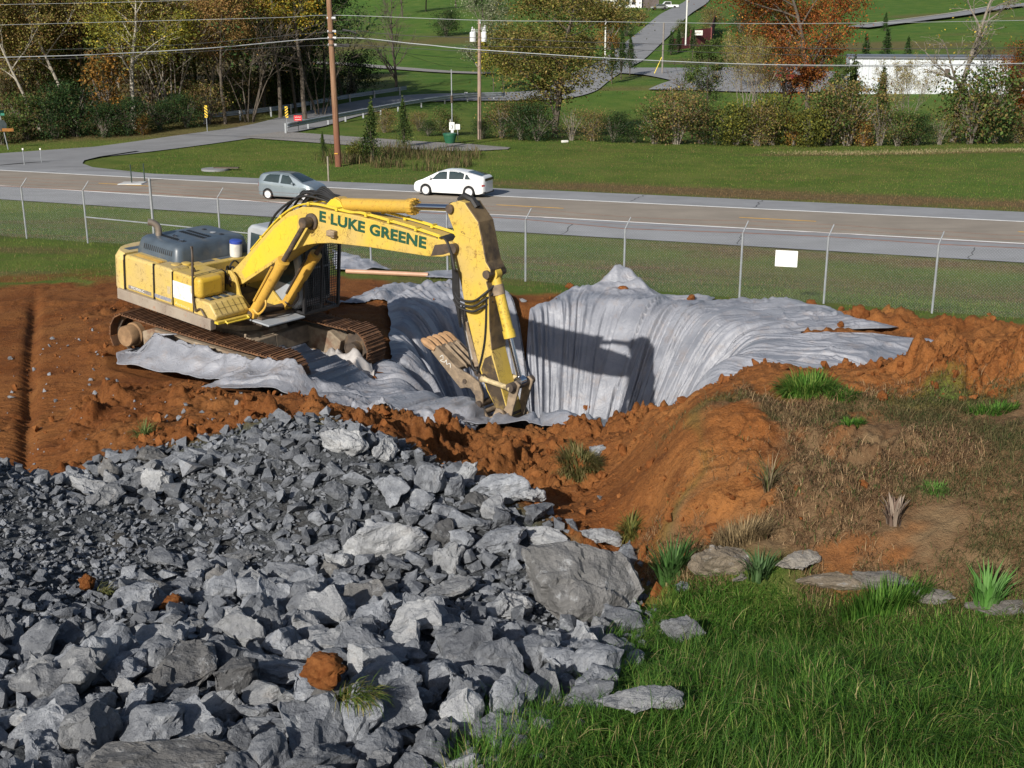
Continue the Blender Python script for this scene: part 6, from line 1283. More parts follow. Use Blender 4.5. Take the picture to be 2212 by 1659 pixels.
p2 = Vector(atY(972, 305, 95.5)); p2.z = gz0(p2.x, p2.y)+.05; tag(MB().lathe([(.35, 0), (.52, .62), (.55, .64), (.55, .78), (.46, .80), (.001, .82)], tuple(p2), 24).build('green_tub', simple('green_plastic', (.015, .10, .05), .5, .2, 3), None, True), 'dark green plastic tub on the gravel pull-off', 'tub')
p = Vector(atY(989, 304, 96)); T = thing('small_sign', 'small white sign on a thin post right of the meter box', 'sign', p); h = atY(989, 268, 96)[2]-p.z; MB().cyl((0, 0, 0), (0, 0, h), .03, 6).build('post', M_GALV, T, True); MB().box(-.18, .18, -.05, -.03, h-.42, h).build('panel', M_TRANS, T)
p = Vector(atY(645, 286, 106)); p.z = gz0(p.x, p.y); T = thing('red_sign', 'small red sign with white lettering on a dark stake by the near guardrail', 'sign', p); MB().cyl((0, 0, -.2), (0, 0, 1.0), .03, 6).build('post', M_DARK, T, True); mr = simple('sign_red', (.5, .012, .02), .5, .15, 5); c = MB(); c.box(-.34, .34, -.05, -.03, .92, 1.38); pb = c.build('panel', mr, T)
c = MB()
for k in range(6): x = -.24+k*.085; c.box(x, x+.03, -.056, -.0505, 1.18, 1.28); c.box(x, x+.06, -.056, -.0505, 1.18+.07*(k % 2), 1.21+.07*(k % 2)); c.box(x, x+.055, -.056, -.0505, .99, 1.05)
c.build('lettering', M_WHT, pb)
post('bridge_sign', 1007, 200, 252, 141, .05, M_GALV, 'back of a tall narrow sign at the right end of the near guardrail', 'road sign', lambda T, h: MB().box(-.18, .18, -.03, -.01, h-1.1, h+.05).build('panel', M_TRANS, T))
# gravel pull-off, drive, pavement beyond
M_GRAV = simple('grey_gravel', (.22, .21, .20), .95, .25, 6, bump=.6, dirt=(.14, .11, .08, 1), dirt_amt=.5)
ribbon('gravel_pull_off', [wy(560, 297, 103), wy(640, 300, 101), wy(780, 306, 97), wy(900, 312, 94), wy(1000, 316, 92), wy(1100, 318, 91.5)+(1.5,)], 5.5, M_GRAV, .07)
def sheet(name, pts, mat, lift=.12, kind='structure'):
    P = np.array([atY(px, py, Y)[:2] for px, py, Y in pts]); b = bmesh.new(); f = b.faces.new([b.verts.new((p[0], p[1], 0)) for p in P]); bmesh.ops.triangulate(b, faces=[f])
    for _ in range(3): bmesh.ops.subdivide_edges(b, edges=b.edges, cuts=1, use_grid_fill=True)
    v = np.array([q.co[:2] for q in b.verts]); z = ground(v[:, 0], v[:, 1], False)+lift
    for q, zz in zip(b.verts, z): q.co.z = zz
    bmesh.ops.recalc_face_normals(b, faces=b.faces); me = bpy.data.meshes.new(name); b.to_mesh(me); b.free(); me.materials.append(mat); o = bpy.data.objects.new(name, me); link(o); return tag(o, kind=kind)
sheet('car_park', [(1400, 200, 150), (1450, 187, 158), (1390, 183, 166), (1300, 178, 172), (1330, 165, 182), (1480, 166, 180), (1700, 168, 178), (1900, 190, 160), (1900, 206, 149), (1650, 205, 149)], M_SIDE, .2)
ribbon('farm_track', [wy(540, 135, 206), wy(700, 143, 200), wy(850, 158, 184), wy(960, 172, 174), wy(1060, 178, 170)], 3.2, M_GRAV, .1)
ribbon('upper_drive', [wy(1850, 63, 262), wy(1950, 52, 272), wy(2060, 44, 285), wy(2140, 24, 300), wy(2300, 10, 320)], 6, M_SIDE, .25); ribbon('upper_kerb', [wy(1850, 60.5, 266), wy(1950, 48.5, 276), wy(2060, 36, 290), wy(2140, 14, 306)], .5, simple('kerb_concrete', (.5, .48, .42), .8, .1, 2), .4)
# white metal building
def at3(px, py, Y): return Vector(atY(px, py, Y))
A = at3(1830, 205, 148); Bp = at3(2330, 214, 142); hb = 5.0; z0 = min(gz0(A.x, A.y), gz0(Bp.x, Bp.y))-.8; z1 = at3(1950, 127, 146).z; d = (Bp-A); d.z = 0; ang = math.atan2(d.y, d.x); Lb = d.length
T = thing('metal_building', 'long low white corrugated metal building behind the trees', 'building', (A.x, A.y, z0), ang); t = NT('white_corrugated'); wv = t.n('ShaderNodeTexWave'); wv.inputs['Scale'].default_value = 1.4; t.l(t.co, wv.inputs[0]); mcor = t.out(t.mix(t.noise(.5, 4), (.46, .49, .53, 1), (.54, .57, .60, 1)), .5)
H = z1-z0; c = MB(); xs = [0]; 
k = 0; vs = []; x = 0
while x < Lb: vs += [(x, 0), (x+.5, 0), (x+.56, -.05), (x+.68, -.05), (x+.74, 0)]; x += .78
n = len(vs); c.add([(x, y, 0) for x, y in vs]+[(x, y, H) for x, y in vs], [(i, i+1, n+i+1, n+i) for i in range(n-1)]); c.box(0, vs[-1][0], .02, 16, 0, H-.03); c.build('wall', mcor, T)
MB().prism([(-.2, H+.0), (Lb+.3, H+.0), (Lb+.3, H+.2), (-.2, H+.2)], -.25, -.08).build('gutter', simple('dark_eave', (.12, .13, .15), .5, .1, 2), T); MB().add([(-.2, -.1, H+.05), (Lb, -.1, H+.05), (Lb, 8, H+.35), (-.2, 8, H+.35), (-.2, 16, H), (Lb, 16, H)], [(0, 1, 2, 3), (3, 2, 5, 4)]).build('roof', simple('grey_roof', (.13, .14, .16), .5, .15, 1), T)
MB().box(Lb*.42, Lb*.42+.55, -.3, -.06, H-1.75, H-1.1).build('wall_lamp', M_STEEL, T, True, .05); MB().box(Lb*.06, Lb*.06+1, -.08, -.04, .1, 2.2).build('door', simple('grey_door', (.3, .31, .32), .5, .1, 2), T)
# white house at the top of the road
def W3(px, py, Y): q = atY(px, py, Y); return Vector((q[0], q[1], gz0(q[0], q[1])))
Y = 345; p = W3(1345, 14, Y); T = thing('white_house', 'white clapboard house cut off by the top edge of the picture', 'house', p)
mh = simple('white_siding', (.68, .69, .70), .6, .08, 2); c = MB(); c.box(-5.5, 5.2, 0, 7, -.5, 5); c.build('wall', mh, T); MB().prism([(-6, 5), (5.7, 5), (5.7, 5.2), (-6, 5.2)], -.5, 7.5).build('roof', simple('house_roof', (.1, .1, .11), .7, .2, 1), T); MB().box(-9, -5.5, .5, 5, -.4, 2.9).build('porch', simple('grey_porch', (.16, .16, .17), .8, .2, 1), T); MB().box(5.2, 10, 1.0, 6, -.4, 3.4).build('garage', simple('dark_lean_to', (.10, .08, .075), .8, .2, 1), T)
for x in (-1.6, .9, 2.6): w_ = MB().box(x, x+.9, -.05, .02, .6, 3.2).build('window', simple('dark_pane', (.03, .03, .035), .2, .1, 2), T)
p = W3(1323, 33, 318); T = thing('round_tank', 'small round white tank below the white house', 'tank', p); MB().lathe([(1.3, 0), (1.3, 1.9), (1.15, 2.0), (.001, 2.0)], (0, 0, 0), 20).build('shell', simple('cream_tank', (.55, .50, .42), .6, .1, 1), T, True); MB().lathe([(1.34, .0), (1.34, .5)], (0, 0, 0), 20).build('base_band', M_STEEL, T)
def simplecar(name, lab, px, py, Y, yaw, L, H, mat, truck=False, cat='car'):
    p = W3(px, py, Y); T = thing(name, lab, cat, p+Vector((0, 0, .1)), yaw)
    P = [(-L/2, .3), (L/2, .3), (L/2, .75), (L*.30, .92), (L*.17, H), (-L*.12 if truck else -L*.3, H), (-L*.14 if truck else -L*.42, .98), (-L/2, .95)]
    b = MB().prism(P, -.9, .9).build('body', mat, T, True, .07); MB().prism([(L*.27, .95), (L*.16, H-.08), (-L*.10 if truck else -L*.28, H-.08), (-L*.11 if truck else -L*.38, .99)], -.905, .905).build('side_window', M_CGLASS, b)
    for s_ in (-1, 1):
        for x in (-L*.3, L*.32): MB().lathe([(.001, s_*.93), (.2, s_*.93), (.36, s_*.91), (.36, s_*.7), (.001, s_*.7)], (x, 0, .36), 16, 'y').build('wheel', M_TYRE, T, True)
    return T
simplecar('pickup_truck', 'white pickup truck parked beside the white house', 1443, 16, 345, 3.2, 5.6, 1.8, M_CWHITE, True, 'pickup truck'); simplecar('parked_car', 'small silver car parked in front of the white pickup', 1424, 19, 335, 3.3, 4.2, 1.4, carpaint('silver_paint', (.35, .36, .37), .3, .6))
simplecar('parked_car', 'dark red car glimpsed through the trees in the car park', 1690, 200, 158, .1, 4.4, 1.4, carpaint('dark_red_paint', (.16, .012, .018))); simplecar('parked_car', 'dark grey car behind the dark red one in the car park', 1655, 183, 168, 3.0, 4.5, 1.45, carpaint('charcoal_paint', (.05, .055, .06)))
# maroon board fence with a white sign
mm = simple('maroon_boards', (.10, .018, .022), .8, .25, 2); F0 = [W3(1448, 104, 222), W3(1490, 100, 226), W3(1535, 98, 230), W3(1542, 82, 262)]; T = thing('maroon_fence', 'maroon board fence at the corner of the climbing road', 'fence', (0, 0, 0)); hh = [2.0, 3.2, 3.4]
for i in range(3):
    a, b_ = F0[i], F0[i+1]; d = b_-a; n_ = Vector((-d.y, d.x, 0)).normalized()*.04; h = hh[i]; MB().add([a-n_, b_-n_, b_+n_, a+n_]+[q+Vector((0, 0, h)) for q in (a-n_, b_-n_, b_+n_, a+n_)], [(0, 1, 5, 4), (1, 2, 6, 5), (2, 3, 7, 6), (3, 0, 4, 7), (4, 5, 6, 7)]).build('board_panel', mm, T)
    MB().box(b_.x-.1, b_.x+.1, b_.y-.14, b_.y+.1, b_.z, b_.z+h+.15).build('fence_post', simple('maroon_post', (.18, .05, .05), .8, .2, 2), T)
q = F0[1].lerp(F0[2], .12)+Vector((0, -.12, 2.25)); T = thing('fence_sign', 'white sign with dark lettering on the maroon fence', 'sign', q); pb = MB().box(0, 1.75, -.04, 0, 0, .85).build('panel', M_WHT, T); c = MB(); rg = random.Random(2)
for k in range(8): x = .2+k*.17; c.box(x, x+.05, -.046, -.041, .28, .58); c.box(x, x+.12, -.046, -.041, (.53, .40, .28)[k % 3], (.58, .45, .33)[k % 3])
c.build('lettering', M_STEEL, pb)
M_CONC = simple('bright_pole', (.60, .60, .57), .6, .1, 2)
post('light_pole', 1481, -20, 94, 214, .13, M_CONC, 'slim white pole standing beside the maroon fence', 'pole'); post('service_pole', 1430, 48, 170, 168, .12, simple('grey_post', (.2, .18, .16), .8, .2, 2), 'short grey wooden pole on the grass bank below the road', 'pole'); post('service_pole', 1307, -10, 122, 205, .13, M_CONC, 'white-topped pole left of the climbing road behind the big tree', 'pole')
p = W3(1412, 168, 168); tag(MB().tube([p, p+Vector((1.0, 0, 2.3))], .06, 6).build('guy_marker', simple('yellow_sleeve', (.65, .5, .03), .5, .1, 3), None, True), 'slanting yellow guy wire guard beside the grey wooden pole', 'guy guard')
p = onground(1220, 309, 60); p.z += .1; tag(MB(Matrix.Translation(p) @ Matrix.Rotation(.4, 4, 'Z')).box(-.3, .3, -.12, .12, -.08, .12).build('litter', M_WHT, None, True, .06), 'white scrap of litter on the far grass', 'litter')
# ================================================================ TREES
def barkmat(name, a, b, sc=3): 
    t = NT(name); return t.out(t.mix(t.step(t.noise(sc, 5, .7, t.scale((2, 2, .7))), .35, .65), a+(1,), b+(1,)), .9, t.noise(10, 4), .4, .03)
M_BARK = barkmat('dark_bark', (.05, .04, .03), (.11, .09, .07)); M_BARKP = barkmat('pale_bark', (.16, .14, .11), (.42, .39, .33)); M_BARKG = barkmat('grey_bark', (.12, .105, .085), (.24, .21, .175))
M_LEAF = leafmat('foliage', .65, .3, .15)
def skeleton(seed, H, r0, stems=1, base=.3, spread=.5, n1=9, n2=5, n3=3, up=.35, lean=(0, 0), droop=0., fan=.12, bulge=0.):
    R = random.Random(seed); tubes = []; tips = []
    def grow(p, d, L, r, lvl):
        n = (7, 5, 4, 3)[lvl]; pts = [p.copy()]; rs = [r]; q = p.copy(); dd = d.copy()
        for i in range(n):
            dd = (dd+Vector((R.gauss(0, 1), R.gauss(0, 1), R.gauss(0, 1)))*(.07, .12, .17, .2)[lvl]+Vector((0, 0, up*(.0, .10, .12, .05)[lvl]-droop*.1*(lvl > 1)))).normalized()
            q = q+dd*L/n; pts.append(q.copy()); rs.append(max(.013, r*(1-.82*(i+1)/n)))
        tubes.append((pts, rs, lvl))
        if lvl >= 2: tips.append((pts[-1], L)); tips.append((pts[len(pts)//2], L))
        if lvl == 3 or (lvl == 2 and n3 == 0): return
        cnt = (n1, n2, n3)[lvl]
        for k in range(cnt):
            t_ = base+(1-base)*(k+R.random())/cnt if lvl == 0 else .25+.75*(k+R.random())/cnt
            f = t_*n; i = min(int(f), n-1); a = pts[i].lerp(pts[i+1], f-i); tg = (pts[i+1]-pts[i]).normalized(); side = Vector((R.gauss(0, 1), R.gauss(0, 1), R.gauss(0, .4))); side = (side-tg*side.dot(tg)).normalized()
            ang = (.95, .8, .8)[lvl]*spread*2*R.uniform(.7, 1.2); nd = (tg*math.cos(ang)+side*math.sin(ang)).normalized()
            prof = (1-.6*((t_-base)/(1-base))) if not bulge else (.35+math.sin(math.pi*min(1, (t_-base)/(1-base)*.9+.08))*.75)
            ln = L*(.42*prof if lvl == 0 else .48*(1.1-.5*t_))*R.uniform(.75, 1.25); grow(a, nd, ln, rs[i]*.55, lvl+1)
    for s_ in range(stems):
        a = R.uniform(0, 6.28); d = Vector((lean[0], lean[1], 1)); 
        if stems > 1: d += Vector((math.cos(a), math.sin(a), 0))*fan*R.uniform(.5, 1.6)
        grow(Vector((math.cos(a), math.sin(a), 0))*(.25 if stems > 1 else 0)+Vector((0, 0, -.3)), d.normalized(), H*R.uniform(.85, 1.0), r0*R.uniform(.7, 1), 0)
    return tubes, tips
def make_tree(name, seed, H, r0, bark, cols=None, wts=None, nleaf=7000, ls=.16, cloud=.75, lvlmax=3, **k):
    tubes, tips = skeleton(seed, H, r0, **k); T = bpy.data.objects.new(name, None); link(T); mb = MB()
    for pts, rs, lvl in tubes:
        if lvl <= lvlmax: mb.tube(pts, rs, (8, 5, 4, 3)[lvl], False)
    mb.build('trunk', bark, T, True)
    if cols and nleaf:
        R = np.random.RandomState(seed); tp = np.array([tuple(p) for p, L in tips]); tl = np.array([L for p, L in tips]); ci = R.randint(0, len(tp), nleaf)
        P = tp[ci]+R.normal(0, 1, (nleaf, 3))*(cloud*np.clip(tl[ci], .3, 1.6)*.55)[:, None]*np.array([1, 1, .75]); P = P[P[:, 2] > .15]; n = len(P); ci = ci[:n]
        clump = R.rand(len(tp))[ci]; leafcloud(T, 'crown', P, R, cols, wts, ls, clump, seed)
    return T
def leafcloud(T, nm, P, R, cols, wts, ls, clump, seed):
    n = len(P); N = R.normal(0, 1, (n, 3))+np.array([0, 0, .5]); N /= np.linalg.norm(N, axis=1)[:, None]; U = np.cross(N, R.normal(0, 1, (n, 3))); U /= np.linalg.norm(U, axis=1)[:, None]; W = np.cross(N, U); s = (ls*(.6+.8*R.rand(n)))[:, None]*.5
    V = np.stack([P-U*s, P-W*s*.6, P+U*s, P+W*s*.6], 1).reshape(-1, 3); F = np.arange(4*n).reshape(n, 4)
    c = pal(n, cols, wts, .3, seed)*(.65+.7*np.asarray(clump))[:, None]; return nmesh(nm, V, F, M_LEAF, T, col=np.repeat(c, 4, 0))
OLV = [(.15, .17, .03), (.24, .22, .045), (.19, .13, .045), (.36, .31, .11)]; BRN = [(.24, .14, .055), (.32, .19, .07), (.17, .12, .045), (.22, .19, .05)]; YEL = [(.30, .27, .04), (.42, .31, .04), (.20, .21, .04), (.15, .16, .03)]
GRN = [(.045, .085, .02), (.08, .12, .03), (.12, .145, .04)]; DGR = [(.02, .045, .016), (.035, .070, .02), (.06, .095, .026)]; ORG = [(.28, .095, .022), (.20, .055, .018), (.34, .16, .03), (.13, .05, .02)]; SIL = [(.20, .23, .13), (.12, .16, .07), (.30, .31, .20)]; MIX = [(.08, .10, .03), (.20, .15, .055), (.25, .22, .05), (.14, .09, .045)]
# prototypes: name -> builder; the first placement uses the prototype itself, later ones copy it
PROTO = {}
def bush(name, seed, H, W, cols, wts, n, ls=.13, twig=True, cone=0.):
    R = np.random.RandomState(seed); T = bpy.data.objects.new(name, None); link(T); mb = MB(); rg = random.Random(seed)
    for k in range(26 if twig else 10):
        a = rg.uniform(0, 6.28); f = rg.uniform(.2, 1)*(1-cone*.6); e = Vector((math.cos(a)*W*.45*f, math.sin(a)*W*.45*f, H*rg.uniform(.6, 1.0)*(1.1-.35*f))); mb.tube(curve([(math.cos(a)*.1, math.sin(a)*.1, -.15), (e.x*.35, e.y*.35, e.z*.5), e], 4), [.03]*4+[.02]*4+[.008], 4, False)
    mb.build('stems', M_BARKG if twig else M_BARK, T)
    if n:
        m = 40; a = R.uniform(0, 6.28, m); z = R.rand(m)**.8; rad = np.sqrt(R.rand(m))*.40*W*((1-z*.95) if cone else (.55+.9*np.sqrt(z*(1-z))+.0)); C = np.stack([np.cos(a)*rad, np.sin(a)*rad, z*H*.9+.1*H], 1); ci = R.randint(0, m, n)
        sd_ = .13*W*((1-.8*C[ci, 2]/H) if cone else 1); P = C[ci]+R.normal(0, 1, (n, 3))*np.stack([sd_*np.ones(n), sd_*np.ones(n), np.full(n, .08*H)], 1); P[:, 2] = np.abs(P[:, 2]); leafcloud(T, 'foliage', P, R, cols, wts, ls, R.rand(m)[ci], seed)
    return T
DEF = {
 'olive_tree': lambda: make_tree('deciduous_tree', 11, 15, .22, M_BARKG, OLV, [3, 3, 2, 2], 24000, .21, 1.0, base=.28, spread=.44, n1=13, n2=6, n3=2),
 'brown_tree': lambda: make_tree('deciduous_tree', 12, 15, .20, M_BARK, BRN, [3, 3, 2, 2], 21000, .19, 1.0, base=.3, spread=.42, n1=13, n2=6, n3=2),
 'yellow_tree': lambda: make_tree('deciduous_tree', 13, 16, .2, M_BARK, YEL+[(.36, .20, .02)], [3, 3, 2, 2, 2], 22000, .20, 1.0, base=.35, spread=.44, n1=13, n2=6, n3=2),
 'white_trunk': lambda: make_tree('pale_trunk_tree', 14, 16, .20, M_BARKP, OLV+BRN, [2, 2, 2, 3, 2, 1, 1, 1], 18000, .19, 1.0, base=.36, spread=.44, n1=12, n2=6, n3=2, lean=(-.42, 0)),
 'mottled_trunk': lambda: make_tree('pale_trunk_tree', 15, 16, .27, M_BARKP, YEL, [2, 1, 3, 3], 20000, .20, 1.0, base=.34, spread=.44, n1=12, n2=6, n3=2, lean=(-.16, 0)),
 'clump_tree': lambda: make_tree('multi_stem_tree', 16, 13, .09, M_BARKG, OLV+BRN[:2], [2, 2, 2, 3, 1, 1], 12000, .14, .9, stems=8, base=.38, spread=.34, n1=6, n2=4, n3=2, fan=.16),
 'bare_clump': lambda: make_tree('bare_tree', 17, 10, .07, M_BARK, BRN, [1, 1, 1, 1], 250, .15, .8, stems=6, base=.35, spread=.32, n1=7, n2=5, n3=3, fan=.2),
 'pine': lambda: make_tree('pine_tree', 18, 16, .24, M_BARK, DGR, [2, 3, 2], 10000, .24, .9, base=.30, spread=.62, n1=22, n2=5, n3=0, up=.1),
 'green_tree': lambda: make_tree('deciduous_tree', 19, 11, .16, M_BARK, GRN, [3, 3, 2], 7000, .19, 1.0, base=.25, spread=.42, n1=10, n2=6, n3=2),
 'bare_cone': lambda: make_tree('bare_tree', 20, 11.5, .20, M_BARK, None, None, 0, base=.12, spread=.42, n1=24, n2=6, n3=4, up=.5),
 'silver_tree': lambda: make_tree('silvery_tree', 21, 11, .2, M_BARKG, SIL, [3, 2, 2], 14000, .18, 1.0, base=.12, spread=.36, n1=14, n2=6, n3=2, bulge=1),
 'big_olive': lambda: make_tree('broad_tree', 22, 13.5, .34, M_BARK, [(.10, .11, .025), (.16, .155, .035), (.20, .14, .045), (.25, .20, .07)], [3, 3, 2, 1], 38000, .17, 1.15, base=.08, spread=.52, n1=18, n2=7, n3=2, bulge=1),
 'column': lambda: make_tree('small_yellowing_tree', 23, 5.2, .06, M_BARK, YEL, [3, 1, 3, 2], 2200, .2, .8, base=.25, spread=.28, n1=12, n2=4, n3=0),
 'pear': lambda: bushtree(24, 4.6, 2.2, DGR+GRN[:1], [2, 3, 3, 2], 2600),
 'maple': lambda: make_tree('maple_tree', 25, 14.5, .28, M_BARK, ORG, [4, 3, 1.6, 3], 24000, .165, 1.05, base=.22, spread=.48, n1=14, n2=6, n3=2, bulge=1),
 'bare_big': lambda: make_tree('bare_tree', 26, 13.5, .36, M_BARKG, YEL, [1, 1, 1, 1], 420, .16, .9, base=.28, spread=.55, n1=10, n2=7, n3=5, up=.3),
 'evergreen': lambda: bush('evergreen', 27, 3.6, 2.2, DGR+[(.03, .08, .02)], [2, 3, 3, 2], 2600, .17, False, .9),
 'cedar': lambda: bush('cedar', 28, 3.6, 1.9, GRN+DGR[:1], [3, 3, 2, 2], 4200, .11, False, .75),
 'dark_bush': lambda: bush('shrub', 29, 3.2, 4.2, DGR+[(.07, .06, .025)], [4, 3, 1, 1], 5200, .14),
 'green_bush': lambda: bush('shrub', 30, 3.0, 3.6, GRN+[(.15, .12, .04), (.10, .07, .03)], [3, 3, 1, 1.5, 1.5], 4600, .14),
 'brown_bush': lambda: bush('shrub', 31, 3.0, 3.6, MIX, [2, 3, 1, 3], 3600, .12),
 'yellow_bush': lambda: bush('shrub', 32, 3.0, 3.4, [(.20, .18, .03), (.12, .13, .025), (.08, .09, .02), (.06, .075, .02)], [1.5, 3, 3, 2], 4000, .17),
 'twig_bush': lambda: bush('bare_shrub', 33, 3.4, 4.0, MIX, [2, 2, 1, 2], 1400, .12),
 'orange_bush': lambda: bush('shrub', 34, 3.6, 2.6, [(.30, .15, .03), (.20, .11, .03), (.10, .09, .03)], [3, 2, 2], 2400, .17),
}
def bushtree(seed, H, W, cols, wts, n):
    T = bush('pear_tree', seed, H*.78, W, cols, wts, n, .16, False, .55)
    for c in T.children: c.location = (0, 0, H*.24)
    MB().tube([(0, 0, -.2), (0, 0, H*.5)], [.07, .05], 7).build('trunk', M_BARK, T, True); return T
def tree(kind, px, py, Y, Hm, label, cat='tree', group=None, rz=None, wid=1., off=-.1):
    if kind not in PROTO: PROTO[kind] = (DEF[kind](), {}); T = PROTO[kind][0]
    else: T = copy_tree(PROTO[kind][0])
    p = atY(px, py, Y); T.location = (p[0], p[1], gz0(p[0], p[1])+off); base = HB[kind]; s = Hm/base
    T.scale = (s*wid, s*wid, s); T.rotation_euler = (0, 0, rz if rz is not None else ((px*37+py*11) % 628)/100.); return tag(T, label, cat, group)
HB = dict(olive_tree=15, brown_tree=15, yellow_tree=16, white_trunk=16, mottled_trunk=16, clump_tree=13, bare_clump=10, pine=16, green_tree=11, bare_cone=11.5, silver_tree=11, big_olive=13.5, column=5.2, pear=4.6, maple=14.5, bare_big=13.5, evergreen=3.6, cedar=3.6, dark_bush=3.2, green_bush=3, brown_bush=3, yellow_bush=3, twig_bush=3.4, orange_bush=3.6)
WG = 'woodland trees beyond the junction'
for a in [
 ('olive_tree', -60, 292, 112, 16, 'olive-leaved tree cut by the left edge of the picture', 0.),
 ('white_trunk', 92, 285, 108, 15, 'white-trunked tree leaning left above the stop sign', 0.),
 ('white_trunk', 172, 282, 112, 17, 'taller white-trunked tree leaning left right of the first one', .15),
 ('brown_tree', 40, 262, 122, 18, 'russet-brown tree behind the first leaning white trunk', 2.),
 ('brown_tree', 135, 258, 128, 19, 'brown tree standing between the two leaning white trunks', 4.),
 ('olive_tree', 225, 262, 124, 18, 'olive tree behind the orange-tinged shrub', 1.),
 ('mottled_trunk', 293, 292, 108, 17, 'tree with a mottled pale trunk leaning left', 0.),
 ('clump_tree', 372, 272, 113, 14, 'fan of pale stems rising from dark cedars', 1.2),
 ('olive_tree', 330, 255, 128, 19, 'yellow-green tree behind the fan of pale stems', 3.3),
 ('yellow_tree', 430, 250, 134, 20, 'yellowing tree whose top reaches the sky gap', 5.),
 ('brown_tree', 488, 283, 112, 14, 'dark straight-trunked tree at the left end of the far guardrail', 2.6),
 ('bare_clump', 540, 285, 114, 11, 'nearly bare multi-stem tree behind the far guardrail', .4),
 ('brown_tree', 572, 262, 124, 17, 'thin brown-leaved tree between the bare stems and the golden tree', 5.6),
 ('yellow_tree', 607, 276, 118, 19, 'golden-topped tree behind the striped markers', 2.2),
 ('green_tree', 545, 255, 132, 12, 'green undergrowth tree behind the bare multi-stem tree', 2.),
 ('green_tree', 640, 262, 128, 12, 'low green tree left of the pine', 5.2),
 ('pine', 660, 268, 117, 20, 'tall dark pine left of the nearest utility pole', 1.),
 ('bare_clump', 692, 262, 122, 12, 'dark bare stems just left of the nearest utility pole', 3.),
 ('brown_tree', -30, 270, 118, 15, 'brown tree half outside the left edge', 1.4), ('olive_tree', 100, 266, 119, 16, 'olive tree between the two leaning white trunks and the road', 5.9), ('brown_tree', 190, 270, 117, 15, 'russet tree right of the taller leaning white trunk', 3.1), ('brown_tree', 335, 266, 119, 15, 'brown-leaved tree left of the fan of pale stems', 5.0), ('yellow_tree', 395, 262, 122, 16, 'yellow-leaved tree right of the fan of pale stems', 1.9),
 ('olive_tree', 455, 266, 119, 15, 'olive tree left of the dark straight trunk', 2.7), ('brown_tree', 520, 262, 122, 16, 'purplish-brown tree right of the dark straight trunk', 4.1), ('yellow_tree', 640, 262, 124, 16, 'pale yellow tree touching the left side of the pine', 3.7), ('green_tree', 700, 256, 130, 13, 'green tree directly behind the tall pole', 2.9), ('olive_tree', 590, 250, 136, 17, 'olive tree behind the striped markers', 3.5),
 ('green_tree', 60, 258, 126, 10, 'low dark green tree behind the stop sign', .3), ('green_tree', 250, 258, 128, 10, 'low dark green tree behind the mottled trunk', 4.8), ('green_tree', 460, 256, 130, 10, 'low dark green tree behind the far guardrail end', 1.7),
 ('green_tree', 160, 250, 140, 13, 'dark green tree deep behind the leaning white trunks', 3.9),
 ('green_tree', 420, 245, 142, 13, 'dark green tree deep in the middle of the left wood', .9),
 ('olive_tree', -10, 240, 150, 22, 'hazy olive tree at the back of the wood by the left edge', 4.4),
 ('olive_tree', 260, 235, 156, 21, 'olive tree at the back of the wood above the cedars', 5.4),
 ('yellow_tree', 560, 238, 150, 18, 'yellow tree at the back of the wood right of the sky gap', .7)]:
    tree(a[0], a[1], a[2], a[3], a[4]*.86, a[5], 'tree', WG, a[6], 1.15)
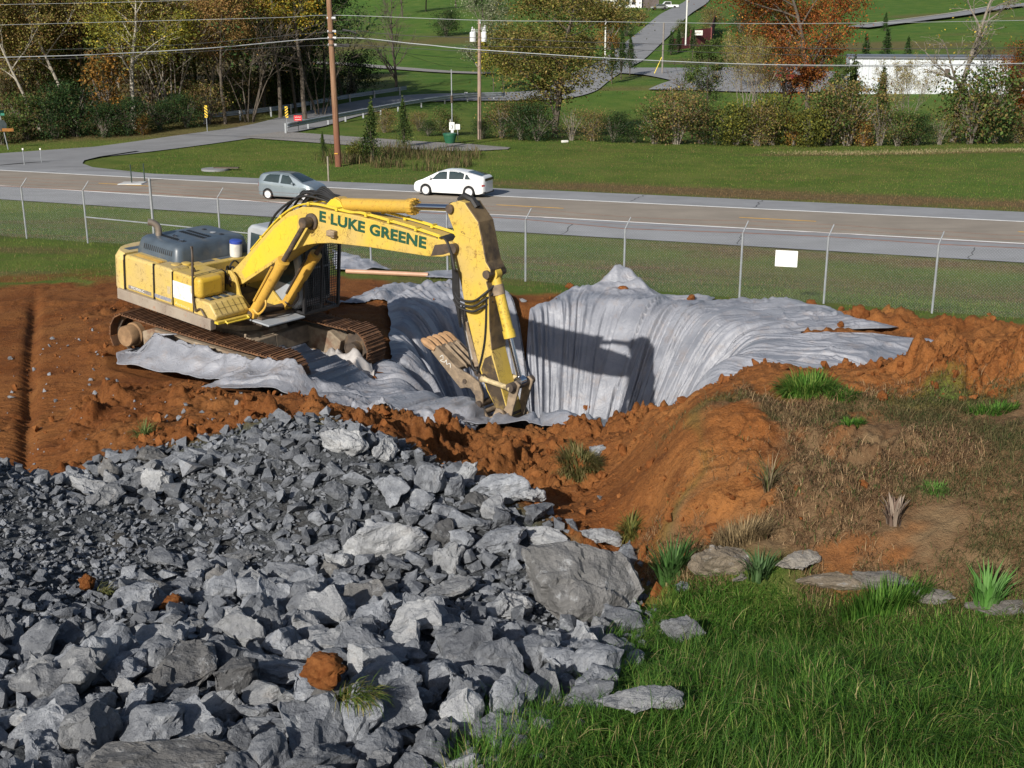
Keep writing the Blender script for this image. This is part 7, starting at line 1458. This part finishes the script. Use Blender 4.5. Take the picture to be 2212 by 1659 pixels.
for a in [
 ('bare_clump', 745, 238, 138, 9.5, 'slender bare tree with fanning limbs just right of the tall pole', 'tree', 4.),
 ('bare_cone', 856, 232, 146, 11.5, 'bare tree with one straight trunk standing alone on the green field', 'tree', 1.),
 ('dark_bush', 765, 236, 142, 4.6, 'round dark bush right of the tall pole', 'shrub', 1.), ('brown_bush', 722, 236, 142, 3.6, 'brown bush hiding the foot of the slender bare tree', 'shrub', 2.),
 ('silver_tree', 1037, 185, 165, 12, 'silvery olive-leaved tree behind the transformers', 'tree', 2.),
 ('big_olive', 1198, 300, 104, 13.6, 'broad olive-brown tree standing alone right of the transformer pole', 'tree', .6, 1.28),
 ('column', 1066, 214, 148, 6, 'small yellowing tree just right of the transformer pole', 'tree', 1.), ('column', 1090, 220, 146, 5.2, 'second small yellowing tree nearer the broad olive tree', 'tree', 3.),
 ('pear', 1321, 193, 156, 4.4, 'leftmost of three small dark trees beside the climbing road', 'tree', 1.), ('pear', 1341, 188, 161, 5.4, 'tallest, middle one of three small dark trees beside the climbing road', 'tree', 2.), ('pear', 1360, 181, 166, 4.6, 'rightmost of three small dark trees beside the climbing road', 'tree', 3.),
 ('pear', 1496, 130, 205, 4.6, 'small round-headed tree in front of the maroon fence', 'tree', 4.), ('evergreen', 1449, 118, 214, 3.6, 'pointed evergreen at the left end of the maroon fence', 'evergreen', 1.), ('evergreen', 1465, 112, 218, 3.6, 'bushier evergreen against the maroon fence', 'evergreen', 2.), ('green_bush', 1474, 90, 250, 3.2, 'light green bush behind the maroon fence', 'shrub', 3.),
 ('maple', 1745, 303, 102, 15.5, 'large orange-red maple in front of the white metal building', 'tree', .3), ('maple', 1700, 290, 112, 13, 'rust-coloured maple just behind and left of the large one', 'tree', 2.4),
 ('bare_big', 2060, 303, 100, 15, 'big almost leafless tree in front of the white metal building', 'tree', 2.1),
 ('evergreen', 1869, 122, 178, 4, 'leftmost of three evergreens above the white building', 'evergreen', 1.), ('evergreen', 1914, 122, 178, 4.6, 'tallest, middle one of three evergreens above the white building', 'evergreen', 2.), ('evergreen', 1960, 122, 178, 3.6, 'rightmost of three evergreens above the white building', 'evergreen', 3.), ('evergreen', 1911, 74, 255, 3.2, 'tiny dark evergreen by the upper drive', 'evergreen', 4.),
 ('maple', 2200, 300, 99, 8.5, 'small orange tree at the right edge', 'tree', 4.), ('evergreen', 2186, 262, 118, 7, 'dark evergreen behind the small orange tree', 'evergreen', .5),
 ('green_tree', 870, 62, 290, 14, 'dark tree mass at the top edge right of the tall pole', 'tree', 1.), ('green_tree', 920, 52, 300, 15, 'second dark tree at the top edge', 'tree', 3.), ('green_tree', 985, 40, 310, 16, 'third dark tree at the top edge, nearest the silvery tree', 'tree', 5.),
 ('dark_bush', 962, 82, 245, 4.6, 'round dark bush alone on the upper field', 'shrub', 2.), ('maple', 1262, 45, 280, 13, 'orange tree glimpsed above the broad olive tree', 'tree', 3.),
 ('orange_bush', 1316, 98, 222, 6.5, 'orange bush left of the climbing road', 'shrub', 1.), ('dark_bush', 1352, 82, 250, 3, 'dark hedge bush at the left side of the climbing road', 'shrub', 4.), ('brown_bush', 1380, 62, 275, 3.2, 'brown hedge bush higher up the climbing road', 'shrub', 4.), ('green_bush', 1346, 28, 325, 4.5, 'rounded bush in front of the white house', 'shrub', 1.), ('bare_clump', 1400, 28, 330, 8, 'bare tree beside the white house', 'tree', 1.),
 ('dark_bush', 1600, 60, 260, 4, 'dark bush on the mown lawn above the maroon fence', 'shrub', 3.), ('brown_bush', 1537, 72, 262, 5, 'reddish bare bush at the right end of the maroon fence', 'shrub', 3.),
 ('green_tree', 1600, 190, 150, 7, 'olive bushy tree hiding the car park', 'tree', 2.), ('clump_tree', 1655, 272, 112, 9.5, 'grey twiggy tree left of the maples', 'tree', 3.), ('bare_clump', 1500, 285, 106, 6.5, 'small bare tree rising from the thicket below the maroon fence', 'tree', 2.),
 ('green_tree', 1530, 292, 104, 8, 'dark olive tree rising from the thicket left of the maples', 'tree', 1.2), ('clump_tree', 1610, 290, 104, 8.5, 'twiggy brownish tree just left of the maples', 'tree', 5.2), ('green_tree', 1800, 298, 102, 6.5, 'dark tree right of the maple trunk hiding the left end of the white building', 'tree', 3.4), ('clump_tree', 1960, 300, 100, 6.5, 'low grey-brown tree before the middle of the white building', 'tree', 2.2),
 ('bare_clump', 2150, 290, 102, 8, 'thin bare tree between the big leafless tree and the right edge', 'tree', 2.)]:
    tree(a[0], a[1], a[2], a[3], a[4], a[5], a[6], None, a[7], a[8] if len(a) > 8 else 1.)
# thicket along the creek
TH_ = [('dark_bush', 1045, 296, 101, 2.6, 'dark shrub at the foot of the transformer pole'), ('brown_bush', 1085, 292, 102, 3.4, 'brown shrub right of the transformer pole'), ('dark_bush', 1125, 298, 100, 3.6, 'dark evergreen shrub under the left side of the broad olive tree'), ('dark_bush', 1160, 302, 99, 3.4, 'second dark shrub under the broad olive tree'),
 ('twig_bush', 1235, 298, 100, 3.2, 'twiggy shrub right under the broad olive tree'), ('brown_bush', 1280, 300, 100, 2.6, 'low brown shrub right of the broad olive tree'), ('dark_bush', 1325, 302, 99, 2.8, 'low dark shrub with upright shoots'), ('dark_bush', 1370, 302, 99, 2.4, 'low dark shrub below the three small trees'), ('green_bush', 1415, 304, 98, 3.4, 'green shrub left of the vine-covered thicket'), ('brown_bush', 1462, 304, 98, 4.8, 'tall brown vine-covered shrub'), ('green_bush', 1515, 300, 99, 5, 'tall green shrub in the middle of the thicket'), ('dark_bush', 1545, 304, 98, 3.6, 'dark shrub below the tall green one'),
 ('yellow_bush', 1590, 306, 97, 3.6, 'yellow-green shrub left of the maple trunk'), ('brown_bush', 1635, 306, 97, 3.2, 'low brown shrub at the grass edge'), ('yellow_bush', 1668, 304, 98, 5, 'tall yellow-green shrub under the maple'), ('orange_bush', 1715, 306, 97, 3, 'orange-leaved shrub at the maple foot'), ('yellow_bush', 1745, 308, 96, 3.4, 'bright yellow-green shrub in front of the maple trunk'), ('green_bush', 1790, 306, 97, 4.2, 'green shrub right of the maple trunk'), ('brown_bush', 1830, 306, 97, 4.6, 'brown twiggy shrub before the left end of the white building'), ('cedar', 1835, 280, 104, 5.5, 'narrow dark cedar before the white building'), ('orange_bush', 1865, 308, 96, 2.6, 'small orange shrub at the grass edge'),
 ('cedar', 1898, 290, 101, 6, 'tall pointed cedar before the white building'), ('twig_bush', 1900, 306, 97, 4.5, 'grey arching twiggy shrub'), ('green_bush', 1940, 308, 96, 3, 'green shrub with a yellow patch'), ('dark_bush', 1980, 306, 97, 3, 'dark shrub left of the big leafless tree'), ('twig_bush', 2030, 306, 97, 3.4, 'twiggy shrub at the foot of the big leafless tree'), ('twig_bush', 2095, 306, 97, 5, 'white-stemmed arching shrub right of the big leafless tree'), ('green_bush', 2120, 300, 98, 6, 'tall grey-green shrub before the right half of the white building'), ('dark_bush', 2150, 306, 97, 3, 'dark shrub near the right edge'), ('brown_bush', 2195, 306, 97, 3.2, 'brown shrub at the right edge'), ('green_bush', 2245, 306, 97, 3.4, 'shrub just outside the right edge')]
TH_ += [('brown_bush', 20, 262, 118, 5, 'red-brown shrub behind the stop sign'), ('green_bush', 5, 306, 101, 4.0, 'green shrub wrapped round the stop sign'), ('green_bush', 60, 300, 103, 4.4, 'dark green shrub right of the stop sign'), ('dark_bush', 120, 300, 103, 4.6, 'dense dark shrub left of the tallest dark one'), ('dark_bush', 165, 296, 104, 5, 'tallest dense dark shrub left of the orange-tinged one'), ('orange_bush', 235, 290, 108, 7, 'tall orange-tinged shrub in the left wood'), ('dark_bush', 225, 298, 103, 4.2, 'black-green shrub under the orange-tinged one'), ('dark_bush', 275, 296, 104, 4.0, 'black-green shrub at the foot of the mottled trunk'), ('orange_bush', 308, 293, 104, 2.2, 'tiny bright orange shrub beside the side road'),
 ('dark_bush', 345, 288, 107, 4.4, 'dark cedar-like shrub at the foot of the pale stem fan'), ('dark_bush', 405, 285, 109, 4.2, 'dark shrub right of the pale stem fan'), ('brown_bush', 450, 282, 112, 3.6, 'red-brown shrub behind the left striped marker'), ('brown_bush', 90, 262, 120, 6, 'tall brown undergrowth between the leaning white trunks'), ('green_bush', 150, 264, 119, 6, 'tall green undergrowth behind the taller leaning trunk'), ('brown_bush', 330, 264, 119, 6, 'brown undergrowth behind the fan of pale stems'), ('green_bush', 385, 262, 121, 6, 'green undergrowth right of the fan of pale stems'), ('brown_bush', 540, 262, 124, 5, 'brown undergrowth behind the bare multi-stem tree'), ('green_bush', 620, 256, 130, 5.5, 'green undergrowth at the foot of the pine'), ('dark_bush', 655, 256, 130, 7, 'dark undergrowth beside the pine trunk'), ('green_bush', 500, 268, 122, 4, 'green shrub behind the far guardrail'), ('green_bush', 590, 262, 128, 4, 'second green shrub farther along the far guardrail'), ('green_bush', 680, 250, 140, 4.5, 'green shrub behind the far guardrail left of the tall pole'),
 ('brown_bush', 905, 274, 108, 2.0, 'low brown brush below the near guardrail'), ('brown_bush', 830, 278, 106, 1.8, 'low brown brush left of the green tub'), ('green_bush', 960, 282, 104, 2.2, 'green brush behind the green tub'), ('dark_bush', 925, 286, 103, 1.8, 'dark brush left of the meter box'), ('yellow_bush', 772, 340, 84, 1.6, 'yellowing low bush right of the tall pole'),
 ('cedar', 805, 346, 83, 3.5, 'pointed young cedar near the highway right of the tall pole'), ('cedar', 872, 318, 93, 2.9, 'second young cedar behind the brown weeds'), ('cedar', 698, 338, 86, 1.9, 'small young cedar left of the tall pole')]
for a in TH_: tree(a[0], a[1], a[2], a[3], a[4]*(.78+.5*((a[1]*7919 % 101)/101.))*(.66 if a[0] == 'dark_bush' else .9), a[5], 'cedar' if a[0] == 'cedar' else 'shrub', 'shrubs along the creek and the wood edge')
# standing dead weeds round the tall pole
R = np.random.RandomState(77); n = 5200; pu = R.rand(n); px_ = 660+380*pu; Yw = R.uniform(79, 91, n)-3*(pu > .6)*pu; X = (px_-1106)/FPX*(Yw*math.cos(TH)+8.5*math.sin(TH)); dn = vn(X*.6, Yw*.4, 7)*(1-.7*np.abs(pu-.45)); k = dn+.25*R.rand(n) > .58; X, Yw = X[k], Yw[k]; n = len(X)
blades('standing_weeds', X, Yw, (.35+.6*R.rand(n)), .03+.03*R.rand(n), .2+.5*R.rand(n), R.uniform(0, 6.28, n), pal(n, [(.10, .075, .04), (.16, .12, .06), (.06, .075, .025), (.09, .10, .03)], [3, 1.5, 3, 2], .3, 5), M_STRAW, seg=3)
